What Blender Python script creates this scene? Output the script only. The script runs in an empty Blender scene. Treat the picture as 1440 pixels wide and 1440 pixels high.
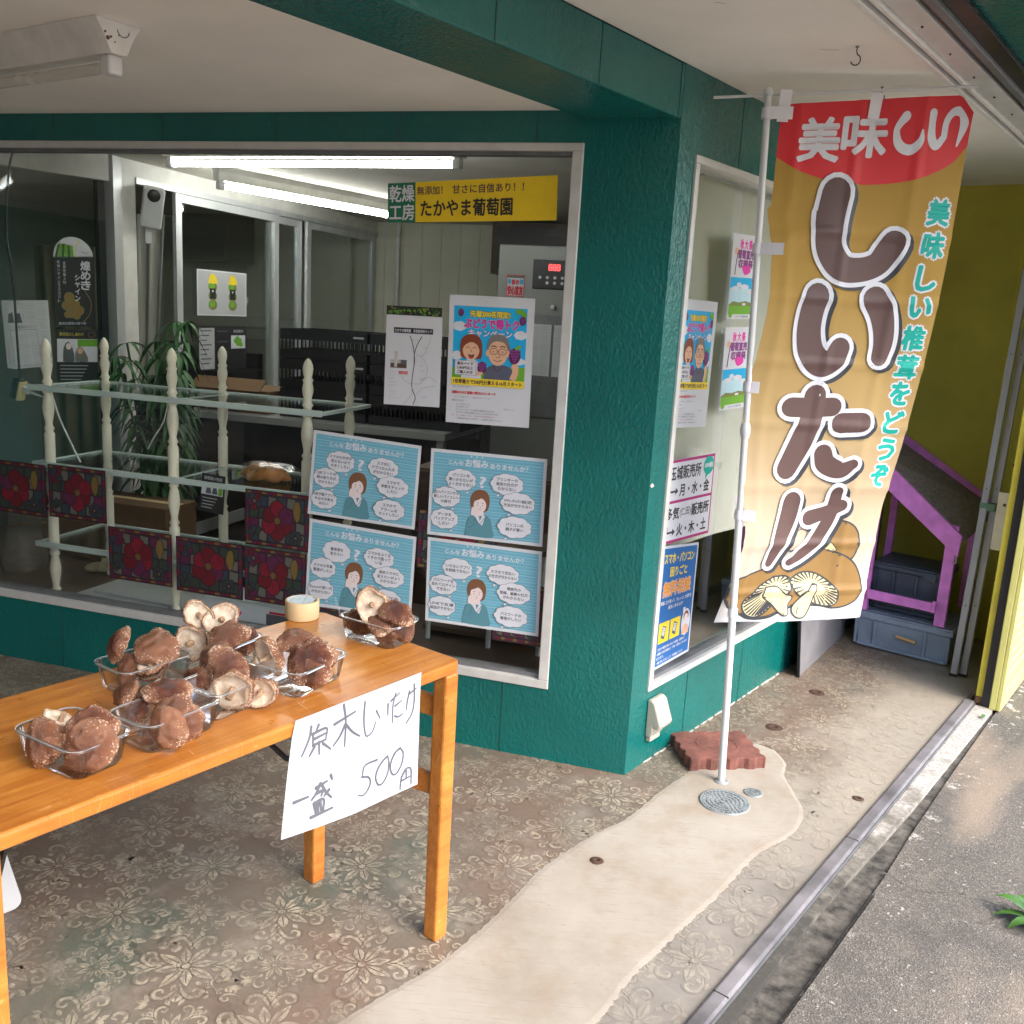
import bpy, bmesh, math, random
from mathutils import Vector, Matrix
from mathutils.geometry import tessellate_polygon
from mathutils.noise import noise as noise3_
def noise3(p): return noise3_(Vector(p))
random.seed(7)
SC = bpy.context.scene
COL = SC.collection
# ------------------------------------------------------------------ camera
cam = bpy.data.cameras.new("camera")
cam.sensor_width = 36.0
cam.lens = 33.2
cam.clip_end = 500
cam.clip_start = 0.05
camo = bpy.data.objects.new("camera", cam)
COL.objects.link(camo)
_r = Vector((0.954, 0.295, 0.056)).normalized()
_b = Vector((0.279, -0.938, 0.205)).normalized()
_u = _b.cross(_r).normalized()
_r = _u.cross(_b)
camo.matrix_world = Matrix(((_r.x, _u.x, _b.x, 0.442), (_r.y, _u.y, _b.y, -3.04), (_r.z, _u.z, _b.z, 1.55), (0, 0, 0, 1)))
SC.camera = camo
# ------------------------------------------------------------------ sky and sun
W = bpy.data.worlds.new("World")
SC.world = W
W.use_nodes = True
wn = W.node_tree.nodes
bg = wn['Background']
sky = wn.new('ShaderNodeTexSky')
sky.sky_type = 'NISHITA'
sky.sun_disc = False
SUNV = Vector((0.86, -0.42, 0.98)).normalized()
sky.sun_elevation = math.asin(SUNV.z)
sky.sun_rotation = math.atan2(SUNV.x, SUNV.y)
sky.air_density = 1.0
sky.dust_density = 3.0
sky.ozone_density = 1.0
W.node_tree.links.new(sky.outputs[0], bg.inputs[0])
bg.inputs[1].default_value = 0.15
sl = bpy.data.lights.new("sun", 'SUN')
sl.energy = 0.42
sl.angle = math.radians(28)
sl.color = (1.0, 0.96, 0.9)
so = bpy.data.objects.new("sun", sl)
COL.objects.link(so)
so.rotation_euler = (-SUNV).to_track_quat('-Z', 'Y').to_euler()
so.location = (4, -4, 8)
SC.view_settings.view_transform = 'Standard'
SC.view_settings.look = 'None'
SC.view_settings.gamma = 1
SC.view_settings.exposure = 2.32
SC.render.engine = 'CYCLES'
SC.cycles.max_bounces = 10
SC.cycles.diffuse_bounces = 5
SC.cycles.transparent_max_bounces = 24
SC.cycles.use_denoising = True

# ------------------------------------------------------------------ frames
BA = math.radians(69.15)
BD = Vector((math.cos(BA), math.sin(BA), 0))       # along the side wall
BN = Vector((math.sin(BA), -math.cos(BA), 0))      # outward from the side wall
def BP(a, o, z=0.0):
    return BD * a + BN * o + Vector((0, 0, z))
# local frame used for things standing square to the side wall: local x = outward, local y = along
BROT = BA - math.pi / 2

def lin(c):
    if isinstance(c, str):
        c = [int(c[i:i + 2], 16) / 255 for i in (0, 2, 4)]
        c = [x / 12.92 if x < .04045 else ((x + .055) / 1.055) ** 2.4 for x in c]
    return (c[0], c[1], c[2], 1.0)

# ------------------------------------------------------------------ materials
MATS = {}
def newmat(name):
    m = bpy.data.materials.new(name)
    m.use_nodes = True
    MATS[name] = m
    nt = m.node_tree
    return m, nt, nt.nodes['Principled BSDF']
def N(nt, t, **kw):
    n = nt.nodes.new(t)
    for k, v in kw.items():
        if isinstance(k, str) and hasattr(n, k):
            setattr(n, k, v)
    return n
def coords(nt, scale=(1, 1, 1), kind='Object', rot=(0, 0, 0)):
    tc = N(nt, 'ShaderNodeTexCoord')
    mp = N(nt, 'ShaderNodeMapping')
    mp.inputs['Scale'].default_value = scale
    mp.inputs['Rotation'].default_value = rot
    nt.links.new(tc.outputs[kind], mp.inputs[0])
    return mp.outputs[0]
def coords2(nt, rot, scale):
    v = coords(nt, (1, 1, 1), 'Object', (0, 0, rot))
    mp = N(nt, 'ShaderNodeMapping'); mp.inputs['Scale'].default_value = scale
    nt.links.new(v, mp.inputs[0])
    return mp.outputs[0]
def noise(nt, vec, scale, detail=4, rough=.55, out='Fac'):
    n = N(nt, 'ShaderNodeTexNoise')
    n.inputs['Scale'].default_value = scale
    n.inputs['Detail'].default_value = detail
    n.inputs['Roughness'].default_value = rough
    nt.links.new(vec, n.inputs['Vector'])
    return n.outputs[0] if out == 'Fac' else n.outputs[1]
def ramp(nt, fac, stops, interp='LINEAR'):
    r = N(nt, 'ShaderNodeValToRGB')
    r.color_ramp.interpolation = interp
    while len(r.color_ramp.elements) < len(stops):
        r.color_ramp.elements.new(.5)
    for e, (p, c) in zip(r.color_ramp.elements, stops):
        e.position = p
        e.color = lin(c) if not isinstance(c, (int, float)) else (c, c, c, 1)
    nt.links.new(fac, r.inputs[0])
    return r.outputs[0]
def mix(nt, fac, a, b, mode='MIX'):
    m = N(nt, 'ShaderNodeMix', data_type='RGBA', blend_type=mode)
    for sock, v in ((m.inputs[0], fac), (m.inputs[6], a), (m.inputs[7], b)):
        if hasattr(v, 'links') or hasattr(v, 'is_linked'):
            nt.links.new(v, sock)
        elif isinstance(v, (int, float)):
            sock.default_value = v
        else:
            sock.default_value = lin(v)
    return m.outputs[2]
def math_(nt, op, a, b=None):
    m = N(nt, 'ShaderNodeMath', operation=op)
    for i, v in enumerate((a, b)):
        if v is None:
            continue
        if isinstance(v, (int, float)):
            m.inputs[i].default_value = v
        else:
            nt.links.new(v, m.inputs[i])
    return m.outputs[0]
def bump(nt, bs, h, strength=.3, dist=.002):
    b = N(nt, 'ShaderNodeBump')
    b.inputs['Strength'].default_value = strength
    b.inputs['Distance'].default_value = dist
    nt.links.new(h, b.inputs['Height'])
    nt.links.new(b.outputs[0], bs.inputs['Normal'])
def mat(name, col, rough=.6, metal=0.0, var=.12, vs=6, bs=0, bstr=.3, bdist=.001, coat=0, spec=.5, kind='Object', stretch=(1, 1, 1), emit=None, es=0, trans=0, sub=0):
    m, nt, p = newmat(name)
    c = lin(col)
    v = coords(nt, stretch, kind)
    if var > 0:
        f = noise(nt, v, vs, 5, .6)
        lo = tuple(x * (1 - var * 1.6) for x in c[:3])
        hi = tuple(min(1, x * (1 + var * 1.2)) for x in c[:3])
        cc = ramp(nt, f, [(.3, lo), (.7, hi)])
        nt.links.new(cc, p.inputs['Base Color'])
        rr = math_(nt, 'MULTIPLY_ADD', f, .25)
        rr.node.inputs[2].default_value = max(0.02, rough - .12)
        nt.links.new(rr, p.inputs['Roughness'])
    else:
        p.inputs['Base Color'].default_value = c
        p.inputs['Roughness'].default_value = rough
    p.inputs['Metallic'].default_value = metal
    p.inputs['Specular IOR Level'].default_value = spec
    p.inputs['Coat Weight'].default_value = coat
    if bs:
        bump(nt, p, noise(nt, v, bs, 3, .6), bstr, bdist)
    if emit:
        p.inputs['Emission Color'].default_value = lin(emit)
        p.inputs['Emission Strength'].default_value = es
    return m

def ink(name, col, rough=.55):
    return mat(name, col, rough, var=.03, vs=30)

# setting materials -------------------------------------------------
def green_paint(name, col, dark):
    m, nt, p = newmat(name)
    v = coords(nt, (1, 1, 1), 'Object')
    big = noise(nt, v, 2.2, 4)
    c = ramp(nt, big, [(.3, dark), (.7, col)])
    fine = noise(nt, v, 300, 2)
    c = mix(nt, math_(nt, 'MULTIPLY', fine, .16), c, (.02, .21, .19))
    nt.links.new(c, p.inputs['Base Color'])
    p.inputs['Roughness'].default_value = .24
    p.inputs['Specular IOR Level'].default_value = .6
    vo = N(nt, 'ShaderNodeTexVoronoi', feature='SMOOTH_F1')
    vo.inputs['Scale'].default_value = 120
    wv = coords(nt, (1, 1, .5), 'Object')
    wob = N(nt, 'ShaderNodeMix', data_type='VECTOR')
    wob.inputs[0].default_value = .02
    nt.links.new(wv, wob.inputs[4])
    nt.links.new(noise(nt, v, 30, 3, out='Color'), wob.inputs[5])
    nt.links.new(wob.outputs[1], vo.inputs['Vector'])
    h = math_(nt, 'ADD', math_(nt, 'MULTIPLY', math_(nt, 'MULTIPLY', vo.outputs['Distance'], -1.3), ramp(nt, noise(nt, v, 5, 3), [(.35, .35), (.65, 1.0)])), math_(nt, 'MULTIPLY', noise(nt, v, 50, 4), 1.1))
    bump(nt, p, h, .5, .004)
    return m
M_GREEN = green_paint('green_stucco', (.002, .128, .115), (.0, .088, .082))
M_GROOVE = mat('green_groove', (.001, .045, .04), .6, var=.05)
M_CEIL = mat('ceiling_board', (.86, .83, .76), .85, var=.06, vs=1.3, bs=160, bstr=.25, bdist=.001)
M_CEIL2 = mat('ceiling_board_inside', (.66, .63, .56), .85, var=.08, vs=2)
M_PLASTER = mat('interior_plaster', (.64, .64, .57), .8, var=.08, vs=2)
M_RIB = mat('ribbed_panel', (.66, .67, .54), .6, var=.06, vs=3)
M_ALU = mat('aluminium', (.62, .64, .65), .38, .35, var=.08, vs=9, stretch=(1, 1, .2))
M_ALUL = mat('aluminium_light', (.62, .62, .60), .45, .25, var=.06, vs=14)
M_ALUD = mat('aluminium_dull', (.20, .21, .22), .5, .5, var=.15, vs=9)
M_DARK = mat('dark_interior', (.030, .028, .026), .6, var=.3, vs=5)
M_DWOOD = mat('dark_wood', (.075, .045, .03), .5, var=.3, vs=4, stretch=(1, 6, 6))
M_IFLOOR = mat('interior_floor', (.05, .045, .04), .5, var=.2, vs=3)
M_BLACK = mat('black_plastic', (.012, .012, .013), .4, var=.1)
M_WHITE = mat('white_plastic', (.62, .63, .64), .4, var=.04)
M_WHITE2 = mat('white_enamel', (.74, .73, .69), .45, var=.08, vs=12)
M_OUT = mat('aged_ivory_plastic', (.42, .40, .34), .45, var=.08, vs=12)
M_RUST = mat('rust_spot', (.17, .085, .04), .8, var=.3, vs=60)
M_CREAMW = mat('cream_paint_wood', (.84, .78, .64), .45, var=.10, vs=8, bs=30, bstr=.15)
M_YWALL = mat('olive_yellow_wall', (.62, .55, .09), .7, var=.12, vs=2.2, bs=120, bstr=.2)
M_YDOOR = mat('yellow_paint', (.66, .62, .20), .45, var=.06, vs=5, bs=80, bstr=.08)
M_YEDGE = mat('bright_yellow_paint', (.72, .60, .06), .5, var=.1, vs=9)
M_PURPLE = mat('purple_paint', (.74, .24, .70), .6, var=.13, vs=14, bs=50, bstr=.15, stretch=(1, 1, 1))
M_ROOFB = mat('weathered_board', (.26, .21, .19), .75, var=.25, vs=9, stretch=(1, 8, 8), bs=60, bstr=.2)
M_CRATE = mat('slate_blue_plastic', (.24, .30, .39), .45, var=.14, vs=7)
M_CRATED = mat('dark_blue_plastic', (.06, .078, .115), .4, var=.18, vs=7)
M_GREY = mat('grey_metal_bar', (.42, .43, .47), .5, .3, var=.12, vs=7, stretch=(1, 1, .3))
M_MACH = mat('grey_cabinet', (.26, .27, .26), .45, .2, var=.05, vs=4)
M_PAPER = mat('white_paper', (.62, .64, .68), .75, var=.03, vs=7, bs=7, bstr=.12, bdist=.004)
M_INKK = ink('black_ink', (.02, .02, .022))
M_INKG = ink('grey_ink', (.10, .105, .12))
M_LGREY = ink('light_grey_ink', (.42, .43, .45))
M_INKW = ink('white_ink', (.66, .68, .74))
M_RED = ink('red_ink', (.62, .02, .03))
M_YEL = ink('yellow_ink', (.84, .64, .03))
M_BLUE = ink('poster_blue', (.15, .42, .55))
M_BLUEL = ink('poster_blue_line', (.46, .68, .78))
M_SKYB = ink('sky_blue_ink', (.01, .42, .78))
M_DBLUE = ink('deep_blue_ink', (.012, .13, .40))
M_HAIR = ink('brown_hair_ink', (.20, .09, .045))
M_HAIR2 = ink('auburn_ink', (.23, .05, .02))
M_SKIN = ink('skin_ink', (.75, .44, .28))
M_SKINP = ink('pale_skin_ink', (.76, .66, .66))
M_TEALC = ink('teal_cloth_ink', (.10, .27, .33))
M_GRASS = ink('grass_green_ink', (.16, .42, .03))
M_GRAPE = ink('grape_ink', (.12, .015, .10))
M_PINK = ink('pink_ink', (.72, .05, .38))
M_ORNG = ink('orange_ink', (.80, .30, .02))
M_GRYC = ink('slate_shirt_ink', (.10, .11, .16))
M_MAG = ink('magenta_ink', (.42, .015, .17))
M_TEAL = ink('teal_ink', (.0, .38, .31))
M_SIGNG = ink('sign_green_ink', (.015, .16, .09))
M_SIGNY = ink('sign_yellow_ink', (.80, .56, .015))
M_BROWNI = ink('dark_brown_ink', (.10, .055, .05))
M_CAPI = ink('flag_mushroom_brown', (.26, .15, .045))
M_GILLI = ink('flag_mushroom_cream', (.62, .55, .32))
M_SHADI = ink('flag_shadow_ink', (.035, .04, .05))
M_OLIVE = ink('olive_ink', (.20, .22, .05))
M_SGD = ink('film_dark', (.022, .012, .018))
M_SGR = ink('film_red', (.11, .006, .012))
M_SGR2 = ink('film_crimson', (.16, .007, .02))
M_SGP = ink('film_purple', (.08, .012, .045))
M_SGY = ink('film_amber', (.15, .10, .025))
M_SGB = ink('film_blue', (.02, .04, .055))
M_SGG = ink('film_green', (.025, .04, .03))
M_SGL = ink('film_pale', (.10, .10, .085))

# glass
def glass(name, tint=(.90, .95, .93), ior=1.45, gl=.0, bluish=1.0):
    m, nt, p = newmat(name)
    out = nt.nodes['Material Output']
    nt.nodes.remove(p)
    t = N(nt, 'ShaderNodeBsdfTransparent')
    t.inputs[0].default_value = lin(tint)
    g = N(nt, 'ShaderNodeBsdfGlossy')
    g.inputs['Roughness'].default_value = gl
    g.inputs['Color'].default_value = (.95, .97, 1, 1)
    fr = N(nt, 'ShaderNodeFresnel')
    fr.inputs['IOR'].default_value = ior
    f = math_(nt, 'MULTIPLY', fr.outputs[0], bluish)
    mx = N(nt, 'ShaderNodeMixShader')
    nt.links.new(f, mx.inputs[0])
    nt.links.new(t.outputs[0], mx.inputs[1])
    nt.links.new(g.outputs[0], mx.inputs[2])
    nt.links.new(mx.outputs[0], out.inputs[0])
    return m
M_GLASS = glass('window_glass', (.96, .98, .97), 1.42, .0, .42)
M_GLASSE = mat('glass_edge', (.60, .69, .67), .2, var=.05, spec=.8)
M_TRAY = glass('clear_plastic', (.95, .95, .95), 1.45, .12, .75)
M_BAG = glass('clear_film', (.95, .95, .95), 1.4, .14, .22)
M_TRIM = mat('clear_rim', (.80, .84, .86), .12, var=.04, spec=.8); MATS['clear_rim'].node_tree.nodes['Principled BSDF'].inputs['Alpha'].default_value = .4

# the flag cloth: gold at the top, printed paler towards the foot
def flagmat():
    m, nt, p = newmat('flag_cloth')
    tc = N(nt, 'ShaderNodeTexCoord')
    sx = N(nt, 'ShaderNodeSeparateXYZ')
    nt.links.new(tc.outputs['Object'], sx.inputs[0])
    mr = math_(nt, 'DIVIDE', sx.outputs[2], 2.25)
    c = ramp(nt, mr, [(.25, (.74, .74, .77)), (.31, (.72, .64, .55)), (.42, (.66, .52, .36)), (.58, (.58, .40, .17)), (.75, (.52, .32, .075)), (1, (.47, .28, .05))])
    nt.links.new(c, p.inputs['Base Color'])
    p.inputs['Roughness'].default_value = .7
    tr = N(nt, 'ShaderNodeBsdfTranslucent')
    nt.links.new(c, tr.inputs[0])
    mx = N(nt, 'ShaderNodeMixShader')
    mx.inputs[0].default_value = .38
    nt.links.new(p.outputs[0], mx.inputs[1])
    nt.links.new(tr.outputs[0], mx.inputs[2])
    nt.links.new(mx.outputs[0], nt.nodes['Material Output'].inputs[0])
    return m
M_FLAG = flagmat()

# wood of the table
def wood():
    m, nt, p = newmat('varnished_orange_wood')
    v = coords(nt, (34, 1.6, 20))
    g1 = noise(nt, v, 1.6, 6, .62)
    v2 = coords(nt, (150, 4, 90))
    g2 = noise(nt, v2, 1.4, 3, .6)
    f = math_(nt, 'ADD', math_(nt, 'MULTIPLY', g1, .75), math_(nt, 'MULTIPLY', g2, .25))
    c = ramp(nt, f, [(.34, (.38, .125, .016)), (.5, (.52, .205, .032)), (.66, (.62, .27, .05))])
    v3 = coords(nt, (1, 1, 1))
    sp = noise(nt, coords(nt, (9, 30, 9)), 3.2, 2, .5)
    sc = ramp(nt, sp, [(.70, 0.0), (.735, 1.0)])
    c = mix(nt, math_(nt, 'MULTIPLY', sc, .45), c, (.10, .035, .008))
    bl = noise(nt, coords(nt, (4, 2, 4)), 1.5, 5, .65)
    c = mix(nt, ramp(nt, bl, [(.42, .42), (.6, 0.0)]), c, (.30, .075, .010))
    pale = ramp(nt, noise(nt, coords(nt, (40, 12, 20)), 1.5, 3, .6), [(.66, 0.0), (.72, 1.0)])
    c = mix(nt, math_(nt, 'MULTIPLY', pale, .35), c, (.75, .42, .16))
    wv = N(nt, 'ShaderNodeTexWave', wave_type='BANDS')
    wv.inputs['Scale'].default_value = 3.0
    wv.inputs['Distortion'].default_value = 18
    wv.inputs['Detail'].default_value = 3
    nt.links.new(coords(nt, (1.3, 7, 1), rot=(0, 0, .9)), wv.inputs['Vector'])
    scr = ramp(nt, wv.outputs[0], [(.985, 0.0), (.998, 1.0)])
    gate = ramp(nt, noise(nt, v3, 9, 2), [(.52, 0.0), (.6, 1.0)])
    c = mix(nt, math_(nt, 'MULTIPLY', math_(nt, 'MULTIPLY', scr, gate), .25), c, (.72, .42, .2))
    nt.links.new(c, p.inputs['Base Color'])
    rr = math_(nt, 'MULTIPLY_ADD', noise(nt, v3, 14, 3), .35)
    rr.node.inputs[2].default_value = .16
    nt.links.new(rr, p.inputs['Roughness'])
    p.inputs['Coat Weight'].default_value = .25
    p.inputs['Coat Roughness'].default_value = .2
    bump(nt, p, g2, .12, .0006)
    return m
M_WOOD = wood()

# mushrooms
def capmat():
    m, nt, p = newmat('mushroom_cap_skin')
    tc = N(nt, 'ShaderNodeTexCoord')
    oi = N(nt, 'ShaderNodeObjectInfo')
    sx = N(nt, 'ShaderNodeSeparateXYZ')
    nt.links.new(tc.outputs['Object'], sx.inputs[0])
    r2 = math_(nt, 'SQRT', math_(nt, 'ADD', math_(nt, 'POWER', sx.outputs[0], 2), math_(nt, 'POWER', sx.outputs[1], 2)))
    add = N(nt, 'ShaderNodeVectorMath', operation='ADD')
    sc = N(nt, 'ShaderNodeVectorMath', operation='SCALE')
    sc.inputs[0].default_value = (7, 13, 5)
    nt.links.new(oi.outputs['Random'], sc.inputs['Scale'])
    nt.links.new(tc.outputs['Object'], add.inputs[0])
    nt.links.new(sc.outputs[0], add.inputs[1])
    vec = add.outputs[0]
    n1 = noise(nt, vec, 2.2, 5, .6)
    base = ramp(nt, math_(nt, 'ADD', math_(nt, 'MULTIPLY', r2, .42), math_(nt, 'MULTIPLY', n1, .6)),
                [(.24, (.042, .010, .006)), (.44, (.078, .020, .010)), (.60, (.15, .048, .022)), (.78, (.34, .17, .09))])
    dark = mix(nt, math_(nt, 'MULTIPLY', math_(nt, 'POWER', oi.outputs['Random'], 1.6), .75), base, (.33, .15, .08))
    vo = N(nt, 'ShaderNodeTexVoronoi', feature='F1')
    vo.inputs['Scale'].default_value = 9
    dis = N(nt, 'ShaderNodeMix', data_type='VECTOR'); dis.inputs[0].default_value = .10
    nt.links.new(vec, dis.inputs[4]); nt.links.new(noise(nt, vec, 6, 3, out='Color'), dis.inputs[5])
    nt.links.new(dis.outputs[1], vo.inputs['Vector'])
    dd = math_(nt, 'ADD', math_(nt, 'ADD', vo.outputs['Distance'], math_(nt, 'MULTIPLY', noise(nt, vec, 22, 4), .35)), math_(nt, 'MULTIPLY', math_(nt, 'SUBTRACT', .95, r2), .75))
    fl = ramp(nt, dd, [(.48, 1.0), (.60, 0.0)])
    mask = ramp(nt, noise(nt, vec, 1.1, 2), [(.40, .0), (.56, 1.0)])
    f = math_(nt, 'MULTIPLY', fl, mask)
    c = mix(nt, math_(nt, 'MULTIPLY', f, .9), dark, (.72, .54, .40))
    nt.links.new(c, p.inputs['Base Color'])
    rr = math_(nt, 'MULTIPLY_ADD', f, .4)
    rr.node.inputs[2].default_value = .26
    nt.links.new(rr, p.inputs['Roughness'])
    p.inputs['Coat Weight'].default_value = .16
    p.inputs['Coat Roughness'].default_value = .28
    h = math_(nt, 'ADD', math_(nt, 'MULTIPLY', f, .8), math_(nt, 'ADD', math_(nt, 'MULTIPLY', noise(nt, vec, 34, 5, .7), .55), math_(nt, 'MULTIPLY', noise(nt, vec, 9, 4), .4)))
    bump(nt, p, h, .5, .05)
    return m
def gillmat():
    m, nt, p = newmat('mushroom_gill_flesh')
    tc = N(nt, 'ShaderNodeTexCoord')
    gr = N(nt, 'ShaderNodeTexGradient', gradient_type='RADIAL')
    nt.links.new(tc.outputs['Object'], gr.inputs[0])
    s = math_(nt, 'SINE', math_(nt, 'MULTIPLY', gr.outputs[1], 6.2832 * 90))
    n1 = noise(nt, tc.outputs['Object'], 3, 4)
    c = ramp(nt, n1, [(.35, (.62, .48, .34)), (.6, (.80, .71, .58))])
    c = mix(nt, math_(nt, 'MULTIPLY', math_(nt, 'ADD', s, 1), .10), c, (.42, .27, .16))
    nt.links.new(c, p.inputs['Base Color'])
    p.inputs['Roughness'].default_value = .7
    bump(nt, p, s, .25, .02)
    return m
M_CAP = capmat()
M_GILL = gillmat()
M_STEM = mat('mushroom_stem', (.50, .33, .20), .75, var=.3, vs=7, bs=14, bstr=.5, bdist=.03)
M_TORN = mat('mushroom_rim', (.62, .45, .31), .75, var=.35, vs=9, bs=16, bstr=.5, bdist=.03)

# porch floor: stamped concrete, stained in greens and browns
def floor_base(nt):
    v = coords(nt, (1, 1, 1))
    n1 = noise(nt, v, 1.3, 4, .6)
    c = ramp(nt, n1, [(.33, (.065, .088, .068)), (.42, (.130, .108, .084)), (.54, (.155, .102, .076)), (.66, (.17, .150, .125))])
    f = noise(nt, v, 60, 4, .7)
    c = mix(nt, math_(nt, 'MULTIPLY', f, .35), c, (.25, .22, .18))
    sp = ramp(nt, noise(nt, v, 6, 5, .7), [(.50, 0.0), (.68, 1.0)])
    c = mix(nt, math_(nt, 'MULTIPLY', sp, .5), c, (.30, .27, .23))
    st = ramp(nt, noise(nt, v, 2.1, 6, .7), [(.56, 0.0), (.66, 1.0)])
    c = mix(nt, math_(nt, 'MULTIPLY', st, .45), c, (.075, .06, .045))
    # worn pale strip beside the shutter rail (local x = distance from the side wall)
    sx = N(nt, 'ShaderNodeSeparateXYZ')
    nt.links.new(v, sx.inputs[0])
    wob = math_(nt, 'MULTIPLY', noise(nt, v, 2.5, 5, .65), .9)
    wr = ramp(nt, math_(nt, 'ADD', sx.outputs[0], wob), [(.72, 0.0), (1.12, 1.0)])
    pw = ramp(nt, noise(nt, v, 4.5, 6, .7), [(.3, (.16, .150, .135)), (.6, (.25, .235, .21))])
    pw = mix(nt, ramp(nt, math_(nt, 'ADD', sx.outputs[1], wob), [(.15, 0.0), (.75, 1.0)]), pw, (.33, .30, .25))
    c = mix(nt, math_(nt, 'MULTIPLY', wr, .85), c, pw)
    return v, c, wr
def floormats():
    m, nt, p = newmat('stamped_concrete')
    v, c, wr = floor_base(nt)
    nt.links.new(c, p.inputs['Base Color'])
    rr = math_(nt, 'MULTIPLY_ADD', noise(nt, v, 3, 3), .4)
    rr.node.inputs[2].default_value = .22
    nt.links.new(rr, p.inputs['Roughness'])
    bump(nt, p, noise(nt, v, 45, 5, .7), .25, .002)
    out = [m]
    for nm, tgt in (('stamped_motif_light', (.46, .41, .31)), ('stamped_motif_dark', (.055, .055, .042))):
        m, nt, p = newmat(nm)
        v, c, wr = floor_base(nt)
        wear = ramp(nt, noise(nt, v, 3.3, 6, .72), [(.36, .10), (.58, .80)])
        fine = ramp(nt, noise(nt, v, 38, 5, .75), [(.40, .08), (.60, 1.0)])
        f = math_(nt, 'MULTIPLY', wear, fine)
        f = math_(nt, 'MULTIPLY', f, math_(nt, 'SUBTRACT', 1.0, math_(nt, 'MULTIPLY', wr, .84 if 'dark' in nm else .5)))
        c = mix(nt, f, c, tgt)
        nt.links.new(c, p.inputs['Base Color'])
        p.inputs['Roughness'].default_value = .42
        bump(nt, p, noise(nt, v, 45, 5, .7), .25, .002)
        out.append(m)
    return out
M_FLOOR, M_MOTL, M_MOTD = floormats()
def patchmat():
    m, nt, p = newmat('cream_mortar')
    v = coords(nt, (1, 1, 1))
    c = ramp(nt, noise(nt, v, 1.7, 6, .65), [(.3, (.23, .20, .16)), (.48, (.31, .28, .235)), (.7, (.37, .345, .305))])
    br = noise(nt, coords2(nt, -.61, (4, 75, 1)), 2, 5, .75)
    c = mix(nt, math_(nt, 'MULTIPLY', ramp(nt, br, [(.55, 0.0), (.68, 1.0)]), .5), c, (.20, .155, .11))
    pit = ramp(nt, noise(nt, v, 55, 3, .6), [(.68, 0.0), (.72, 1.0)])
    c = mix(nt, math_(nt, 'MULTIPLY', pit, .5), c, (.20, .16, .12))
    lo = ramp(nt, noise(nt, v, 5, 6, .7), [(.50, 0.0), (.68, 1.0)])
    c = mix(nt, math_(nt, 'MULTIPLY', lo, .4), c, (.24, .175, .11))
    at = N(nt, 'ShaderNodeVertexColor'); at.layer_name = 'fade'
    c = mix(nt, math_(nt, 'MULTIPLY', at.outputs[0], .25), c, (.36, .335, .29))
    al = ramp(nt, math_(nt, 'SUBTRACT', math_(nt, 'ADD', noise(nt, v, 26, 7, .72), .42), math_(nt, 'MULTIPLY', at.outputs[0], .75)), [(.30, 0.0), (.38, 1.0)])
    nt.links.new(al, p.inputs['Alpha'])
    nt.links.new(c, p.inputs['Base Color'])
    p.inputs['Roughness'].default_value = .85
    bump(nt, p, math_(nt, 'ADD', br, noise(nt, v, 90, 4)), .3, .002)
    return m
M_PATCH = patchmat()
M_LIMEW = mat('pale_grit', (.50, .48, .43), .9, var=.25, vs=60, bs=200)
def asphaltmat():
    m, nt, p = newmat('old_asphalt')
    v = coords(nt, (1, 1, 1), 'Object')
    n1 = noise(nt, v, 1.1, 5, .6)
    c = ramp(nt, n1, [(.35, (.075, .068, .057)), (.6, (.125, .110, .093)), (.75, (.165, .142, .115))])
    vo = N(nt, 'ShaderNodeTexVoronoi')
    vo.inputs['Scale'].default_value = 230
    nt.links.new(v, vo.inputs['Vector'])
    st = ramp(nt, vo.outputs['Color'], [(.3, (.05, .048, .042)), (.75, (.19, .175, .15)), (.97, (.42, .40, .36))])
    c = mix(nt, .38, c, st)
    li = ramp(nt, noise(nt, v, 13, 7, .78), [(.585, 0.0), (.615, 1.0)])
    sx = N(nt, 'ShaderNodeSeparateXYZ'); nt.links.new(v, sx.inputs[0])
    g = math_(nt, 'MULTIPLY', ramp(nt, sx.outputs[0], [(.90, 1.0), (1.18, 0.0)]), ramp(nt, sx.outputs[1], [(.0, .25), (.5, 1.0)]))
    c = mix(nt, math_(nt, 'MULTIPLY', math_(nt, 'MULTIPLY', li, g), .85), c, (.55, .53, .48))
    sp = ramp(nt, noise(nt, v, 60, 2, .5), [(.70, 0.0), (.73, 1.0)])
    c = mix(nt, math_(nt, 'MULTIPLY', sp, .6), c, (.5, .48, .42))
    tn = ramp(nt, noise(nt, coords(nt, (2.2, .6, 1), rot=(0, 0, .35)), 1.2, 3), [(.52, 0.0), (.66, 1.0)])  # tan stains that also paint a warm light streak into the asphalt
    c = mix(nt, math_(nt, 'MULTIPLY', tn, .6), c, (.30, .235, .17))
    wet = ramp(nt, noise(nt, v, 2.6, 5, .7), [(.52, 0.0), (.64, 1.0)])
    c = mix(nt, math_(nt, 'MULTIPLY', wet, .5), c, (.055, .052, .048))
    nt.links.new(c, p.inputs['Base Color'])
    rr = math_(nt, 'MULTIPLY_ADD', n1, .5)
    rr.node.inputs[2].default_value = .55
    nt.links.new(rr, p.inputs['Roughness'])
    bump(nt, p, math_(nt, 'ADD', vo.outputs['Distance'], math_(nt, 'MULTIPLY', noise(nt, v, 40, 4), .6)), .45, .004)
    return m
M_ASPH = asphaltmat()
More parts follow.
